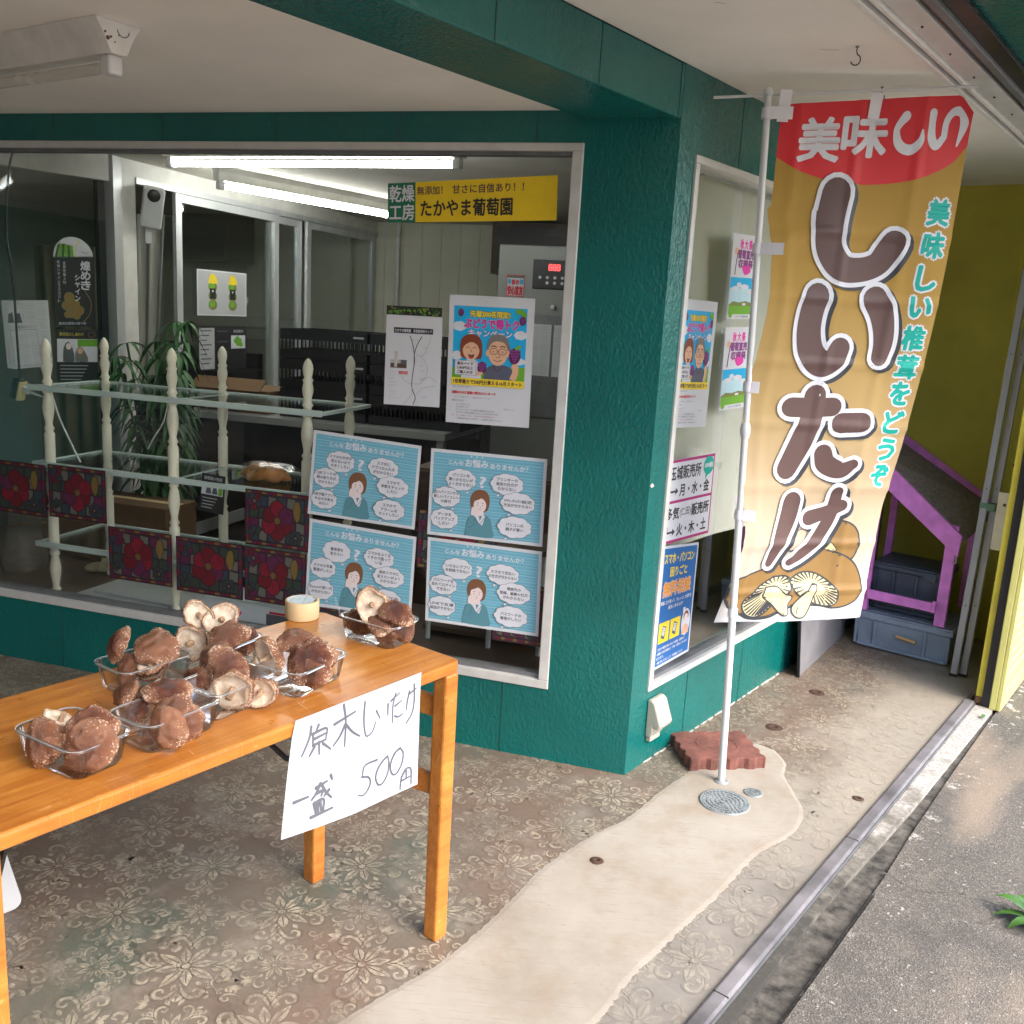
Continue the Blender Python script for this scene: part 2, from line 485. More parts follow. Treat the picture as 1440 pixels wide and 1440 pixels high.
def concmat():
    m, nt, p = newmat('gutter_concrete')
    v = coords(nt)
    sx = N(nt, 'ShaderNodeSeparateXYZ'); nt.links.new(v, sx.inputs[0])
    d = math_(nt, 'ADD', math_(nt, 'MULTIPLY', sx.outputs[1], .35), math_(nt, 'MULTIPLY', noise(nt, v, 9, 5, .7), 1.1))
    c = ramp(nt, d, [(.38, (.05, .047, .04)), (.62, (.20, .185, .155)), (.85, (.42, .40, .37))])
    f = noise(nt, v, 90, 3, .7)
    c = mix(nt, math_(nt, 'MULTIPLY', ramp(nt, f, [(.45, 0.0), (.6, 1.0)]), .4), c, (.07, .065, .055))
    nt.links.new(c, p.inputs['Base Color']); p.inputs['Roughness'].default_value = .8
    bump(nt, p, f, .5, .003)
    return m
M_CONC = concmat()
M_GUT = mat('damp_gutter_dirt', (.085, .078, .066), .75, var=.55, vs=26, bs=60, bstr=.6, bdist=.006)
M_RAIL = mat('worn_rail_metal', (.22, .21, .22), .5, .35, var=.3, vs=5, bs=60, bstr=.15)
M_PAVER = mat('red_brick_paver', (.17, .065, .05), .85, var=.3, vs=16, bs=110, bstr=.6, bdist=.003)
M_IRON = mat('cast_grey_metal', (.24, .27, .28), .5, .15, var=.2, vs=25)
M_LEAF = mat('leaf_green', (.035, .12, .03), .5, var=.35, vs=9)
M_LEAFB = mat('bright_leaf_green', (.055, .15, .025), .5, var=.25, vs=20)
M_TAPE = mat('cream_tape', (.72, .55, .30), .55, var=.04)
M_TAPEB = mat('pale_blue_film', (.40, .62, .68), .35, var=.25, vs=40)
M_BREAD = mat('glazed_bread', (.42, .17, .045), .35, var=.4, vs=14, bs=20, bstr=.4, bdist=.01)
M_STRAW = mat('straw_slipper', (.38, .33, .20), .7, var=.25, vs=30, bs=90, bstr=.5)
M_CLAY = mat('grey_brown_clay', (.14, .115, .09), .6, var=.25, vs=9)
M_CURT = mat('beige_cloth', (.42, .36, .25), .8, var=.1, vs=4)
M_BLIND = mat('ivory_blind', (.80, .78, .72), .75, var=.06, vs=2.5, bs=5, bstr=.25, bdist=.02)
M_TUBEOFF = mat('unlit_tube', (.62, .60, .54), .25, var=.02)
M_LIT = mat('lit_tube', (.9, .9, .9), .4, var=0, emit=(1.0, .98, .93), es=11.0)
M_LED = mat('red_led', (.4, .01, .01), .4, var=0, emit=(1, .05, .05), es=1.2)

# ------------------------------------------------------------------ mesh helpers
class G:
    def __init__(s):
        s.v = []; s.f = []; s.m = []; s.mats = []; s.smooth = []
    def mi(s, m):
        if m not in s.mats:
            s.mats.append(m)
        return s.mats.index(m)
    def add(s, vs, fs, m, smooth=False):
        o = len(s.v); k = s.mi(m)
        s.v += [Vector(v) for v in vs]
        for f in fs:
            s.f.append([o + i for i in f]); s.m.append(k); s.smooth.append(smooth)
    def box(s, x0, x1, y0, y1, z0, z1, m):
        vs = [(x, y, z) for z in (z0, z1) for y in (y0, y1) for x in (x0, x1)]
        s.add(vs, [(0, 2, 3, 1), (4, 5, 7, 6), (0, 1, 5, 4), (2, 6, 7, 3), (0, 4, 6, 2), (1, 3, 7, 5)], m)
    def prism(s, pts, z0, z1, m, axis='z'):
        n = len(pts)
        def P(p, h):
            return (p[0], p[1], h) if axis == 'z' else ((p[0], h, p[1]) if axis == 'y' else (h, p[0], p[1]))
        vs = [P(p, z0) for p in pts] + [P(p, z1) for p in pts]
        s.add(vs, [tuple(range(n))[::-1], tuple(range(n, 2 * n))] + [(i, (i + 1) % n, n + (i + 1) % n, n + i) for i in range(n)], m)
    def bar(s, a, b, w, d, m, up=(0, 0, 1)):
        a = Vector(a); b = Vector(b); t = (b - a).normalized()
        u = t.cross(Vector(up))
        if u.length < 1e-4:
            u = t.cross(Vector((1, 0, 0)))
        u.normalize(); w2 = u.cross(t).normalized()
        vs = []
        for p in (a, b):
            for (i, j) in ((-1, -1), (1, -1), (1, 1), (-1, 1)):
                vs.append(p + u * (w / 2 * i) + w2 * (d / 2 * j))
        s.add(vs, [(3, 2, 1, 0), (4, 5, 6, 7)] + [(i, (i + 1) % 4, 4 + (i + 1) % 4, 4 + i) for i in range(4)], m)
    def tube(s, pts, r, m, seg=10, cap=True):
        pts = [Vector(p) for p in pts]
        rs = r if isinstance(r, (list, tuple)) else [r] * len(pts)
        prev = None; rings = []
        for i, p in enumerate(pts):
            t = (pts[min(i + 1, len(pts) - 1)] - pts[max(i - 1, 0)]).normalized()
            if prev is None:
                u = t.cross(Vector((0, 0, 1)))
                if u.length < .05:
                    u = t.cross(Vector((1, 0, 0)))
            else:
                u = prev - t * prev.dot(t)
            u.normalize(); prev = u
            w = t.cross(u)
            rings.append([p + (u * math.cos(2 * math.pi * k / seg) + w * math.sin(2 * math.pi * k / seg)) * rs[i] for k in range(seg)])
        vs = [v for R in rings for v in R]
        fs = []
        for i in range(len(pts) - 1):
            for k in range(seg):
                a = i * seg + k; b = i * seg + (k + 1) % seg
                fs.append((a, b, b + seg, a + seg))
        s.add(vs, fs, m, True)
        if cap:
            s.add(rings[0], [tuple(range(seg))[::-1]], m)
            s.add(rings[-1], [tuple(range(seg))], m)
    def lathe(s, prof, m, seg=24, c=(0, 0), smooth=True, fn=None):
        vs = []
        for (r, z) in prof:
            for k in range(seg):
                a = 2 * math.pi * k / seg
                p = Vector((c[0] + r * math.cos(a), c[1] + r * math.sin(a), z))
                vs.append(fn(p, r, a) if fn else p)
        fs = []
        for i in range(len(prof) - 1):
            for k in range(seg):
                a = i * seg + k; b = i * seg + (k + 1) % seg
                fs.append((a, b, b + seg, a + seg))
        s.add(vs, fs, m, smooth)
    def build(s, name, parent=None, loc=None, rz=0, bevel=0, seg=2, weld=False):
        me = bpy.data.meshes.new(name)
        me.from_pydata([tuple(v) for v in s.v], [], s.f)
        for m in s.mats:
            me.materials.append(m)
        me.polygons.foreach_set('material_index', s.m)
        me.polygons.foreach_set('use_smooth', s.smooth)
        if weld:
            bm = bmesh.new(); bm.from_mesh(me)
            bmesh.ops.remove_doubles(bm, verts=bm.verts, dist=1e-5)
            bm.to_mesh(me); bm.free()
        me.update()
        o = bpy.data.objects.new(name, me)
        COL.objects.link(o)
        if parent:
            o.parent = parent
        if loc is not None:
            o.location = loc
        o.rotation_euler = (0, 0, rz)
        if bevel:
            b = o.modifiers.new('bevel', 'BEVEL')
            b.width = bevel; b.segments = seg; b.limit_method = 'ANGLE'
            b.angle_limit = math.radians(40)
        return o
def tag(o, label=None, cat=None, group=None, kind=None):
    if label: o['label'] = label
    if cat: o['category'] = cat
    if group: o['group'] = group
    if kind: o['kind'] = kind
    return o
def thing(name, label, cat, loc=(0, 0, 0), rz=0, group=None):
    o = bpy.data.objects.new(name, None)
    o.empty_display_size = .1
    COL.objects.link(o)
    o.location = loc; o.rotation_euler = (0, 0, rz)
    return tag(o, label, cat, group)
def crom(pts, n=8):
    """smooth a polyline whose points may be any-length tuples"""
    if len(pts) < 3:
        return [tuple(a + (b - a) * t / n for a, b in zip(pts[0], pts[1])) for t in range(n + 1)]
    P = [tuple(2 * a - b for a, b in zip(pts[0], pts[1]))] + list(pts) + [tuple(2 * a - b for a, b in zip(pts[-1], pts[-2]))]
    out = []
    for i in range(1, len(P) - 2):
        for k in range(n):
            t = k / n
            out.append(tuple(.5 * (2 * p1 + (p2 - p0) * t + (2 * p0 - 5 * p1 + 4 * p2 - p3) * t * t + (3 * p1 - p0 - 3 * p2 + p3) * t ** 3)
                             for p0, p1, p2, p3 in zip(P[i - 1], P[i], P[i + 1], P[i + 2])))
    out.append(tuple(pts[-1]))
    return out

# ------------------------------------------------------------------ flat printed art (u right, v down)
_tc = {}
def glyphs(s):
    if s in _tc:
        return _tc[s]
    c = bpy.data.curves.new('t', 'FONT')
    c.body = s
    c.resolution_u = 2
    o = bpy.data.objects.new('t', c)
    COL.objects.link(o)
    dg = bpy.context.evaluated_depsgraph_get()
    e = o.evaluated_get(dg)
    me = e.to_mesh()
    vs = [(v.co.x, v.co.y) for v in me.vertices]
    fs = [tuple(p.vertices) for p in me.polygons]
    e.to_mesh_clear()
    bpy.data.objects.remove(o); bpy.data.curves.remove(c)
    x0 = min(v[0] for v in vs); x1 = max(v[0] for v in vs); y0 = min(v[1] for v in vs); y1 = max(v[1] for v in vs)
    vs = [((x - x0) / max(1e-6, x1 - x0), 1 - (y - y0) / max(1e-6, y1 - y0)) for x, y in vs]
    _tc[s] = (vs, fs)
    return _tc[s]
class Art:
    def __init__(s, step=.00012):
        s.items = []; s.h = 0.0; s.step = step
    def up(s, k=1):
        s.h += s.step * k
    def add(s, m, pts, faces=None, hs=None):
        s.items.append((m, list(pts), faces or [tuple(range(len(pts)))], s.h, hs))
        return s
    def rect(s, m, x0, y0, x1, y1, up=True):
        if up: s.up()
        return s.add(m, [(x0, y0), (x1, y0), (x1, y1), (x0, y1)])
    def poly(s, m, pts, smooth=0, up=True):
        if up: s.up()
        if smooth:
            q = crom(list(pts) + [pts[0]], smooth)[:-1]
            pts = q
        tri = tessellate_polygon([[Vector((x, y, 0)) for x, y in pts]])
        return s.add(m, pts, [tuple(t) for t in tri])
    def ell(s, m, cx, cy, rx, ry, rot=0, n=20, up=True, bumps=0, amp=0):
        if up: s.up()
        pts = []
        for k in range(n):
            a = 2 * math.pi * k / n
            q = 1 + amp * abs(math.sin(a * bumps / 2)) if bumps else 1
            x = rx * q * math.cos(a); y = ry * q * math.sin(a)
            pts.append((cx + x * math.cos(rot) - y * math.sin(rot), cy + x * math.sin(rot) + y * math.cos(rot)))
        return s.add(m, pts)
    def stroke(s, m, pts, r, n=8, up=True, dx=0, dy=0, grow=0):
        if up: s.up()
        if not isinstance(r, (list, tuple)):
            r = [r] * len(pts)
        q = crom([(p[0] + dx, p[1] + dy, rr + grow) for p, rr in zip(pts, r)], n)
        L = []; Rr = []; hs = []
        vs = []; fs = []
        for i, (x, y, rad) in enumerate(q):
            a = q[max(0, i - 1)]; b = q[min(len(q) - 1, i + 1)]
            tx, ty = b[0] - a[0], b[1] - a[1]
            l = math.hypot(tx, ty) or 1
            nx, ny = -ty / l, tx / l
            vs += [(x + nx * rad, y + ny * rad), (x - nx * rad, y - ny * rad)]
            hs += [i * 1.5e-6] * 2
            if i:
                k = 2 * i
                fs.append((k - 2, k - 1, k + 1, k))
        for end, sgn in ((0, -1), (len(q) - 1, 1)):
            x, y, rad = q[end]
            a = q[max(0, end - 1)]; b = q[min(len(q) - 1, end + 1)]
            ang = math.atan2(b[1] - a[1], b[0] - a[0])
            o = len(vs)
            K = 8
            for k in range(K + 1):
                t = ang + (math.pi if sgn < 0 else 0) - math.pi / 2 + math.pi * k / K
                vs.append((x + rad * math.cos(t), y + rad * math.sin(t))); hs.append(end * 1.5e-6)
            fs.append(tuple(range(o, o + K + 1)))
        return s.add(m, vs, fs, hs)
    def text(s, m, t, x0, y0, x1, y1, bold=0, rot=0, up=True):
        vs, fs = glyphs(t)
        offs = [(0, 0)]
        if bold:
            offs = [(bold * math.cos(a), bold * math.sin(a)) for a in [2 * math.pi * k / 8 for k in range(8)]] + [(0, 0)]
        cx, cy = (x0 + x1) / 2, (y0 + y1) / 2
        if up: s.up()
        for dx, dy in offs:
            if bold: s.h += s.step * .15
            P = []
            for u, v in vs:
                x = x0 + (x1 - x0) * u + dx - cx; y = y0 + (y1 - y0) * v + dy - cy
                P.append((cx + x * math.cos(rot) - y * math.sin(rot), cy + x * math.sin(rot) + y * math.cos(rot)))
            s.add(m, P, fs)
        return s
    def build(s, name, fn, parent=None, cut=0, back=None, size=None, smooth=False):
        """fn(u, v, h) -> world point; back=(material, thickness) gives the sheet its thickness"""
        bm = bmesh.new(); mats = []
        for m, pts, faces, h, hs in s.items:
            if m not in mats: mats.append(m)
            k = mats.index(m)
            vs = [bm.verts.new((x, y, h + (hs[i] if hs else 0))) for i, (x, y) in enumerate(pts)]
            for f in faces:
                try:
                    F = bm.faces.new([vs[i] for i in f]); F.material_index = k; F.smooth = smooth
                except ValueError:
                    pass
        if cut:
            for ax, lim in ((0, size[0]), (1, size[1])):
                n = int(lim / cut) + 1
                for i in range(-1, n + 1):
                    c = [0, 0, 0]; c[ax] = i * cut + .0007
                    nn = [0, 0, 0]; nn[ax] = 1
                    bmesh.ops.bisect_plane(bm, geom=bm.verts[:] + bm.edges[:] + bm.faces[:], plane_co=c, plane_no=nn, dist=2e-5)
            for i in range(-1, int((size[0] + size[1]) / cut) + 2):
                bmesh.ops.bisect_plane(bm, geom=bm.verts[:] + bm.edges[:] + bm.faces[:], plane_co=(i * cut + .0014, 0, 0), plane_no=Vector((1, 1, 0)).normalized(), dist=2e-5)
        for v in bm.verts:
            v.co = fn(v.co.x, v.co.y, v.co.z)
        me = bpy.data.meshes.new(name)
        bm.to_mesh(me); bm.free()
        for m in mats: me.materials.append(m)
        o = bpy.data.objects.new(name, me)
        COL.objects.link(o)
        if parent: o.parent = parent
        return o
def quadmap(c00, c10, c11, c01, w, h, nrm):
    """corners in order top-left, top-right, bottom-right, bottom-left for sheet coordinates (0..w, 0..h down)"""
    c00, c10, c11, c01, nrm = map(Vector, (c00, c10, c11, c01, nrm))
    def f(u, v, t):
        a = u / w; b = v / h
        return c00 * (1 - a) * (1 - b) + c10 * a * (1 - b) + c11 * a * b + c01 * (1 - a) * b + nrm * t
    return f
def sheet(art, name, corners, w, h, nrm, label, cat, group=None, base=None, thick=.0006):
    """a printed sheet: paper body plus its printing, one mesh"""
    a = Art(art.step)
    a.items = [(base or M_PAPER, [(0, 0), (w, 0), (w, h), (0, h)], [(0, 1, 2, 3)], -thick, None),
               (base or M_PAPER, [(0, 0), (w, 0), (w, h), (0, h)], [(0, 1, 2, 3)], 0, None)] + art.items
    f = quadmap(*corners, w, h, nrm)
    o = a.build(name, f)
    # move origin to the sheet
    ctr = f(w / 2, h / 2, 0)
    o.data.transform(Matrix.Translation(-ctr)); o.location = ctr
    return tag(o, label, cat, group)
def onA(p, y):
    return (p[0], y, p[1])
def rectA(x0, z1, x1, z0, y):
    return [(x0, y, z1), (x1, y, z1), (x1, y, z0), (x0, y, z0)]
FRONT = (0, -1, 0)
def rectB(a0, z1, a1, z0, o):
    return [BP(a0, o, z1), BP(a1, o, z1), BP(a1, o, z0), BP(a0, o, z0)]

# =================================================================== SETTING
gr = G()
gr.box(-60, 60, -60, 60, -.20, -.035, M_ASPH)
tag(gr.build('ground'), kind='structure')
# street slab beside the rail, with its cracks (local frame: x = outward, y = along)
rd = G()
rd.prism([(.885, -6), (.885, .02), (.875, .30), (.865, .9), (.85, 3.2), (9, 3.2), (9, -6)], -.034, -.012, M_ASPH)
cr = crom([(.87, .045, .004), (.98, .02, .003), (1.08, .09, .0035), (1.2, .10, .003), (1.31, .05, .003), (1.36, .10, .003), (1.5, .06, .004)], 6)
for a, b in zip(cr, cr[1:]):
    rd.add([(a[0], a[1] - a[2], -.0115), (b[0], b[1] - b[2], -.0115), (b[0], b[1] + b[2], -.0115), (a[0], a[1] + a[2], -.0115)], [(0, 1, 2, 3)], M_GUT)
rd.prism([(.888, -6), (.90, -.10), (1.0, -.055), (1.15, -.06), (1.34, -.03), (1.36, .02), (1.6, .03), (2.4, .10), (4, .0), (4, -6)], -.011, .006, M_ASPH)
ed = crom([(.889, -.115, .006), (1.0, -.062, .004), (1.15, -.066, .005), (1.34, -.036, .006), (1.36, .014, .006), (1.6, .024, .005), (2.4, .094, .005)], 6)
for a, b in zip(ed, ed[1:]):
    rd.add([(a[0], a[1], -.0112), (b[0], b[1], -.0112), (b[0], b[1] + b[2] * 1.6, -.0112), (a[0], a[1] + a[2] * 1.6, -.0112)], [(0, 1, 2, 3)], M_GUT)
sd = crom([(1.215, .10, .006), (1.19, .05, .009), (1.165, .0, .004), (1.15, -.05, .012)], 5)
for a, b in zip(sd, sd[1:]):
    rd.add([(a[0] - a[2], a[1], -.0113), (a[0] + a[2], a[1], -.0113), (b[0] + b[2], b[1], -.0113), (b[0] - b[2], b[1], -.0113)], [(0, 1, 2, 3)], M_GUT)
rd.add([(1.22, .10, -.0114), (1.36, .12, -.0114), (1.45, .04, -.0114), (1.33, -.03, -.0114), (1.19, -.01, -.0114)], [(0, 1, 2, 3, 4)], M_GUT)
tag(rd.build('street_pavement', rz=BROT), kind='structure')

# porch floor with stamped damask pattern
def leafpts(cx, cy, a, L, Wd, base=.0):
    out = []
    for t, w in ((0, .05), (.25, .75), (.5, 1.0), (.75, .62), (1, 0), (.75, -.62), (.5, -1.0), (.25, -.75)):
        x = base + L * t; y = Wd * w
        out.append((cx + x * math.cos(a) - y * math.sin(a), cy + x * math.sin(a) + y * math.cos(a)))
    return out
fl = G()
fl.prism([(-6.2, -6.5), (.73, -6.5), (.73, 2.66), (-6.2, 2.66)], -.03, 0.0, M_FLOOR)
class MotG:
    def __init__(s): s.k = 0
    def poly(s, pts, m, z):
        s.k = (s.k + 1) % 7
        z = z + s.k * 3e-5
        if max(p[0] for p in pts) > .726: return
        n = len(pts)
        c = (sum(p[0] for p in pts) / n, sum(p[1] for p in pts) / n)
        fl.add([(c[0], c[1], z)] + [(x, y, z) for x, y in pts], [(0, 1 + i, 1 + (i + 1) % n) for i in range(n)], m)
    def rib(s, pts, r, m, z):
        s.k = (s.k + 1) % 7
        z = z + s.k * 3e-5
        if max(p[0] for p in pts) > .722: return
        q = crom([(p[0], p[1], rr) for p, rr in zip(pts, r)], 4)
        vs = []; fs = []
        for i, (x, y, rad) in enumerate(q):
            a = q[max(0, i - 1)]; b = q[min(len(q) - 1, i + 1)]
            l = math.hypot(b[0] - a[0], b[1] - a[1]) or 1
            nx, ny = -(b[1] - a[1]) / l, (b[0] - a[0]) / l
            vs += [(x + nx * rad, y + ny * rad, z), (x - nx * rad, y - ny * rad, z)]
            if i: fs.append((2 * i - 2, 2 * i - 1, 2 * i + 1, 2 * i))
        fl.add(vs, fs, m)
MG = MotG()
def medallion(cx, cy, R, rot, seedv):
    rnd = random.Random(seedv)
    for k in range(8):
        a = rot + k * math.pi / 4
        L = R * (.62 if k % 2 == 0 else .50)
        MG.poly(leafpts(cx, cy, a, L * 1.06, R * .135, R * .08), M_MOTD, .0003)
        MG.poly(leafpts(cx, cy, a, L, R * .115, R * .10), M_MOTL, .0007)
        MG.rib([(cx + math.cos(a) * R * .16, cy + math.sin(a) * R * .16), (cx + math.cos(a) * R * .4, cy + math.sin(a) * R * .4), (cx + math.cos(a) * L, cy + math.sin(a) * L)], [R * .014, R * .012, R * .004], M_MOTD, .0011)
        # small leaves between
        a2 = a + math.pi / 8
        MG.poly(leafpts(cx, cy, a2, R * .20, R * .055, R * .52), M_MOTL, .0007)
    pts = [(cx + R * .11 * math.cos(t), cy + R * .11 * math.sin(t)) for t in [i * math.pi / 5 for i in range(10)]]
    MG.poly(pts, M_MOTD, .0013)
    pts = [(cx + R * .08 * math.cos(t), cy + R * .08 * math.sin(t)) for t in [i * math.pi / 5 for i in range(10)]]
    MG.poly(pts, M_MOTL, .0016)
def scroll(cx, cy, a, s, flip):
    def T(x, y):
        y *= flip
        return (cx + s * (x * math.cos(a) - y * math.sin(a)), cy + s * (x * math.sin(a) + y * math.cos(a)))
    P = [T(0, 0), T(.3, .12), T(.55, .36), T(.5, .62), T(.27, .66), T(.2, .48), T(.33, .42)]
    MG.rib(P, [s * w for w in (.02, .045, .06, .06, .05, .04, .03)], M_MOTL, .0007)
    MG.rib([T(0, -.05), T(.34, .05), T(.64, .32), T(.60, .70), T(.25, .78), T(.1, .55)], [s * .012] * 6, M_MOTD, .0011)
    for t, w in ((.25, 1), (.55, 1), (.8, 1)):
        x, y = (.1 + .6 * t, .02 + .3 * t)
        b = T(x, y)
        MG.poly(leafpts(b[0], b[1], a + flip * (-.8 + t * .5), s * .34, s * .075, 0), M_MOTL, .0005)
PX, PY = .300, .281
def on_floor(cx, cy):
    p = BP(cy, cx)
    return cx < .72 and not (p.y > .02 and cx < -.02) and cy < 2.5
for i in range(-11, 4):
    for j in range(-10, 14):
        cx = .045 + i * PX; cy = -1.28 + j * PY
        if on_floor(cx, cy):
            medallion(cx, cy, .118, .2, i * 31 + j)
            for k in range(4):
                a = math.pi / 4 + k * math.pi / 2
                for fpl in (1, -1): scroll(cx + .062 * math.cos(a), cy + .062 * math.sin(a), a, .078, fpl)
        cx += PX / 2; cy += PY / 2
        if on_floor(cx, cy):
            medallion(cx, cy, .072, .5, i * 17 + j)
            for k in range(4):
                a = k * math.pi / 2
                for fpl in (1, -1): scroll(cx + .045 * math.cos(a), cy + .045 * math.sin(a), a, .052, fpl)
rnd = random.Random(77)
for k in range(4200):
    cx = rnd.uniform(-3.2, .70); cy = rnd.uniform(-3.3, 2.5)
    p = BP(cy, cx)
    if p.y > .02 and cx < -.02: continue
    a = rnd.uniform(0, 6.28); s_ = rnd.uniform(.020, .042)
    if k % 3 == 0:
        scroll(cx, cy, a, s_ * 1.3, rnd.choice((1, -1)))
    else:
        for q in range(3):
            MG.poly(leafpts(cx, cy, a + (q - 1) * .75, s_, s_ * .24, s_ * .15), M_MOTL if (k + q) % 4 else M_MOTD, .0002)
tag(fl.build('porch_floor', rz=BROT), kind='structure')

M_LIME = mat('lime_edge', (.56, .53, .47), .85, var=.2, vs=20)
# pale mortar patch, in local frame of side wall (x = outward, y = along)
pt = G()
left_e = [(.14, -5.5), (.16, -4.2), (.13, -3.0), (.15, -2.1), (.143, -1.452), (.176, -1.139), (.150, -.85), (.121, -.654), (.131, -.41), (.156, -.243), (.147, .003), (.156, .303), (.17, .48), (.228, .577)]
right_e = [(.31, .575), (.385, .50), (.425, .40), (.50, .30), (.566, .21), (.60, .10), (.599, .005), (.575, -.10), (.566, -.186), (.572, -.468), (.563, -.852), (.58, -1.061), (.565, -1.6), (.59, -2.4), (.57, -3.4), (.585, -5.5)]
def rough_edge(pts, amp, seedv):
    rnd = random.Random(seedv); out = []
    q = crom(pts, 7)
    for x, y in q:
        out.append((x + rnd.uniform(-amp, amp), y + rnd.uniform(-amp, amp)))
    return out
Ls = rough_edge(left_e, .001, 3); Rs = rough_edge(right_e, .001, 4)
outline = Ls + Rs
cen = [(min(max(x, .30), .44), y) if y < .35 else (.36, .35) for x, y in outline]
def inset(x, y, c, d):
    l = math.hypot(c[0] - x, c[1] - y) or 1
    return (x + (c[0] - x) / l * d, y + (c[1] - y) / l * d)
inn = [inset(x, y, c, .020) for (x, y), c in zip(outline, cen)]
tri = tessellate_polygon([[Vector((x, y, 0)) for x, y in inn]])
pt.add([(x, y, .0040) for x, y in inn], [tuple(t) for t in tri], M_PATCH)
n = len(outline)
nin = n
pt.add([(x, y, .0040) for x, y in inn] + [(x, y, .0016) for x, y in outline], [(i, (i + 1) % n, n + (i + 1) % n, n + i) for i in range(n)], M_PATCH)
po = pt.build('mortar_path', rz=BROT)
at_ = po.data.color_attributes.new('fade', 'FLOAT_COLOR', 'POINT')
for k in range(len(po.data.vertices)):
    e_ = 1.0 if k >= 2 * nin else 0.0
    at_.data[k].color = (e_, e_, e_, 1)
tag(po, kind='structure')

# shutter floor rail, ledge and gutter
th = thing('floor_rail', 'worn grey metal shutter rail set along the edge of the porch floor', 'rail', (0, 0, 0), BROT)
g = G(); g.box(.732, .772, -6.5, 1.66, -.03, .014, M_RAIL); g.build('rail_top', th, bevel=.006)
for y in (-4.2, -2.5, -.8, .12):
    g = G(); g.box(.7325, .7715, y, y + .003, .010, .0146, M_BLACK); g.build('joint', th)
g = G(); g.box(.7735, .7765, -6.5, 1.66, -.03, .004, M_ALUD); g.build('rail_edge', th)
lg = G(); lg.prism([(.778, -6.5), (.800, -6.5), (.803, -.3), (.832, .5), (.846, 1.66), (.778, 1.66)], -.03, -.004, M_CONC)
tag(lg.build('kerb_ledge', rz=BROT), kind='structure')
gt = G(); gt.prism([(.800, -6.5), (.886, -6.5), (.886, .3), (.866, .9), (.85, 2.0), (.846, 1.66), (.832, .5), (.803, -.3)], -.04, -.022, M_GUT)
tag(gt.build('gutter', rz=BROT), kind='structure')

# =================================================================== THE SHOP
shop = thing('shop_building', 'green stuccoed corner shop with large windows and a covered porch', 'building')
g = G()
XL = -3.60
g.box(-6.0, XL, 0, .12, 0, 2.31, M_GREEN)
g.box(XL, -.294, 0, .12, 0, .267, M_GREEN)
g.box(XL, -.294, 0, .12, 2.084, 2.31, M_GREEN)
c1 = BP(.108, 0); c2 = BP(.108, -.12)
g.prism([(-.294, 0), (0, 0), (c1.x, c1.y), (c2.x, c2.y), (-.294, .12)], 0, 2.31, M_GREEN)
g.build('front_wall', shop)
g = G()
for (a0, a1, z0, z1) in ((.108, 1.37, 0, .278), (.108, 1.37, 2.07, 2.31), (1.37, 2.66, 0, 2.31)):
    g.prism([tuple(BP(a0, 0)[:2]), tuple(BP(a1, 0)[:2]), tuple(BP(a1, -.12)[:2]), tuple(BP(a0, -.12)[:2])], z0, z1, M_GREEN)
g.build('side_wall', shop)
g = G()
g.prism([tuple(BP(-6.5, 0)[:2]), (0, 0), (-.2997, 0), tuple(BP(-6.5, -.28)[:2])], 2.154, 2.31, M_GREEN)
g.build('porch_beam', shop, bevel=.004)
# panel joints in the stucco
def joint(box=None, along=None, z0=0, z1=1):
    g = G()
    if box: g.box(*box, M_GROOVE)
    else: g.prism([tuple(BP(along - .0015, .0012)[:2]), tuple(BP(along + .0015, .0012)[:2]), tuple(BP(along + .0015, -.001)[:2]), tuple(BP(along - .0015, -.001)[:2])], z0, z1, M_GROOVE)
    g.build('panel_joint', shop)
for x in (-2.318, -1.843, -1.385, -.922, -.451): joint((x - .0015, x + .0015, -.0012, .001, 2.086, 2.18))
for x in (-2.377, -1.892, -1.42, -.94, -.46): joint((x - .0015, x + .0015, -.0012, .001, 0, .264))
for a in (-1.82, -1.36, -.895, -.458, -.021): joint(along=a, z0=2.156, z1=2.309)
for a, z0, z1 in ((.418, 2.07, 2.309), (.418, 0, .275), (.91, 0, .275), (1.37, 0, 2.309), (1.82, 0, 2.309)): joint(along=a, z0=z0, z1=z1)
rnd = random.Random(9)
a = .13
while a < 1.36:
    l = rnd.uniform(.03, .09); w = rnd.uniform(.003, .007)
    g = G(); g.prism([tuple(BP(a, .0005)[:2]), tuple(BP(a + l, .0005)[:2]), tuple(BP(a + l * .8, w)[:2]), tuple(BP(a + l * .3, w * 1.2)[:2])], .0005, rnd.uniform(.003, .007), M_LIMEW); g.build('mortar_bead', shop)
    a += l + rnd.uniform(.0, .02)
g = G(); g.add([BP(.0005, .0016, 1.028), BP(.018, .0016, 1.034), BP(.030, .0016, 1.022), BP(.012, .0016, 1.018)], [(0, 1, 2, 3)], M_LIMEW); g.build('paint_chip', shop)
# porch ceilings
g = G()
q0 = BP(-6.5, -.28)
g.prism([(-6.0, -.001), (-.3005, -.001), (q0.x, q0.y), (-6.0, q0.y)], 2.18, 2.30, M_CEIL)
g.build('porch_ceiling', shop)
g = G()
g.prism([tuple(BP(-6.5, .001)[:2]), tuple(BP(2.66, .001)[:2]), tuple(BP(2.66, .80)[:2]), tuple(BP(-6.5, .80)[:2])], 2.3105, 2.40, M_CEIL)
g.build('porch_ceiling', shop)
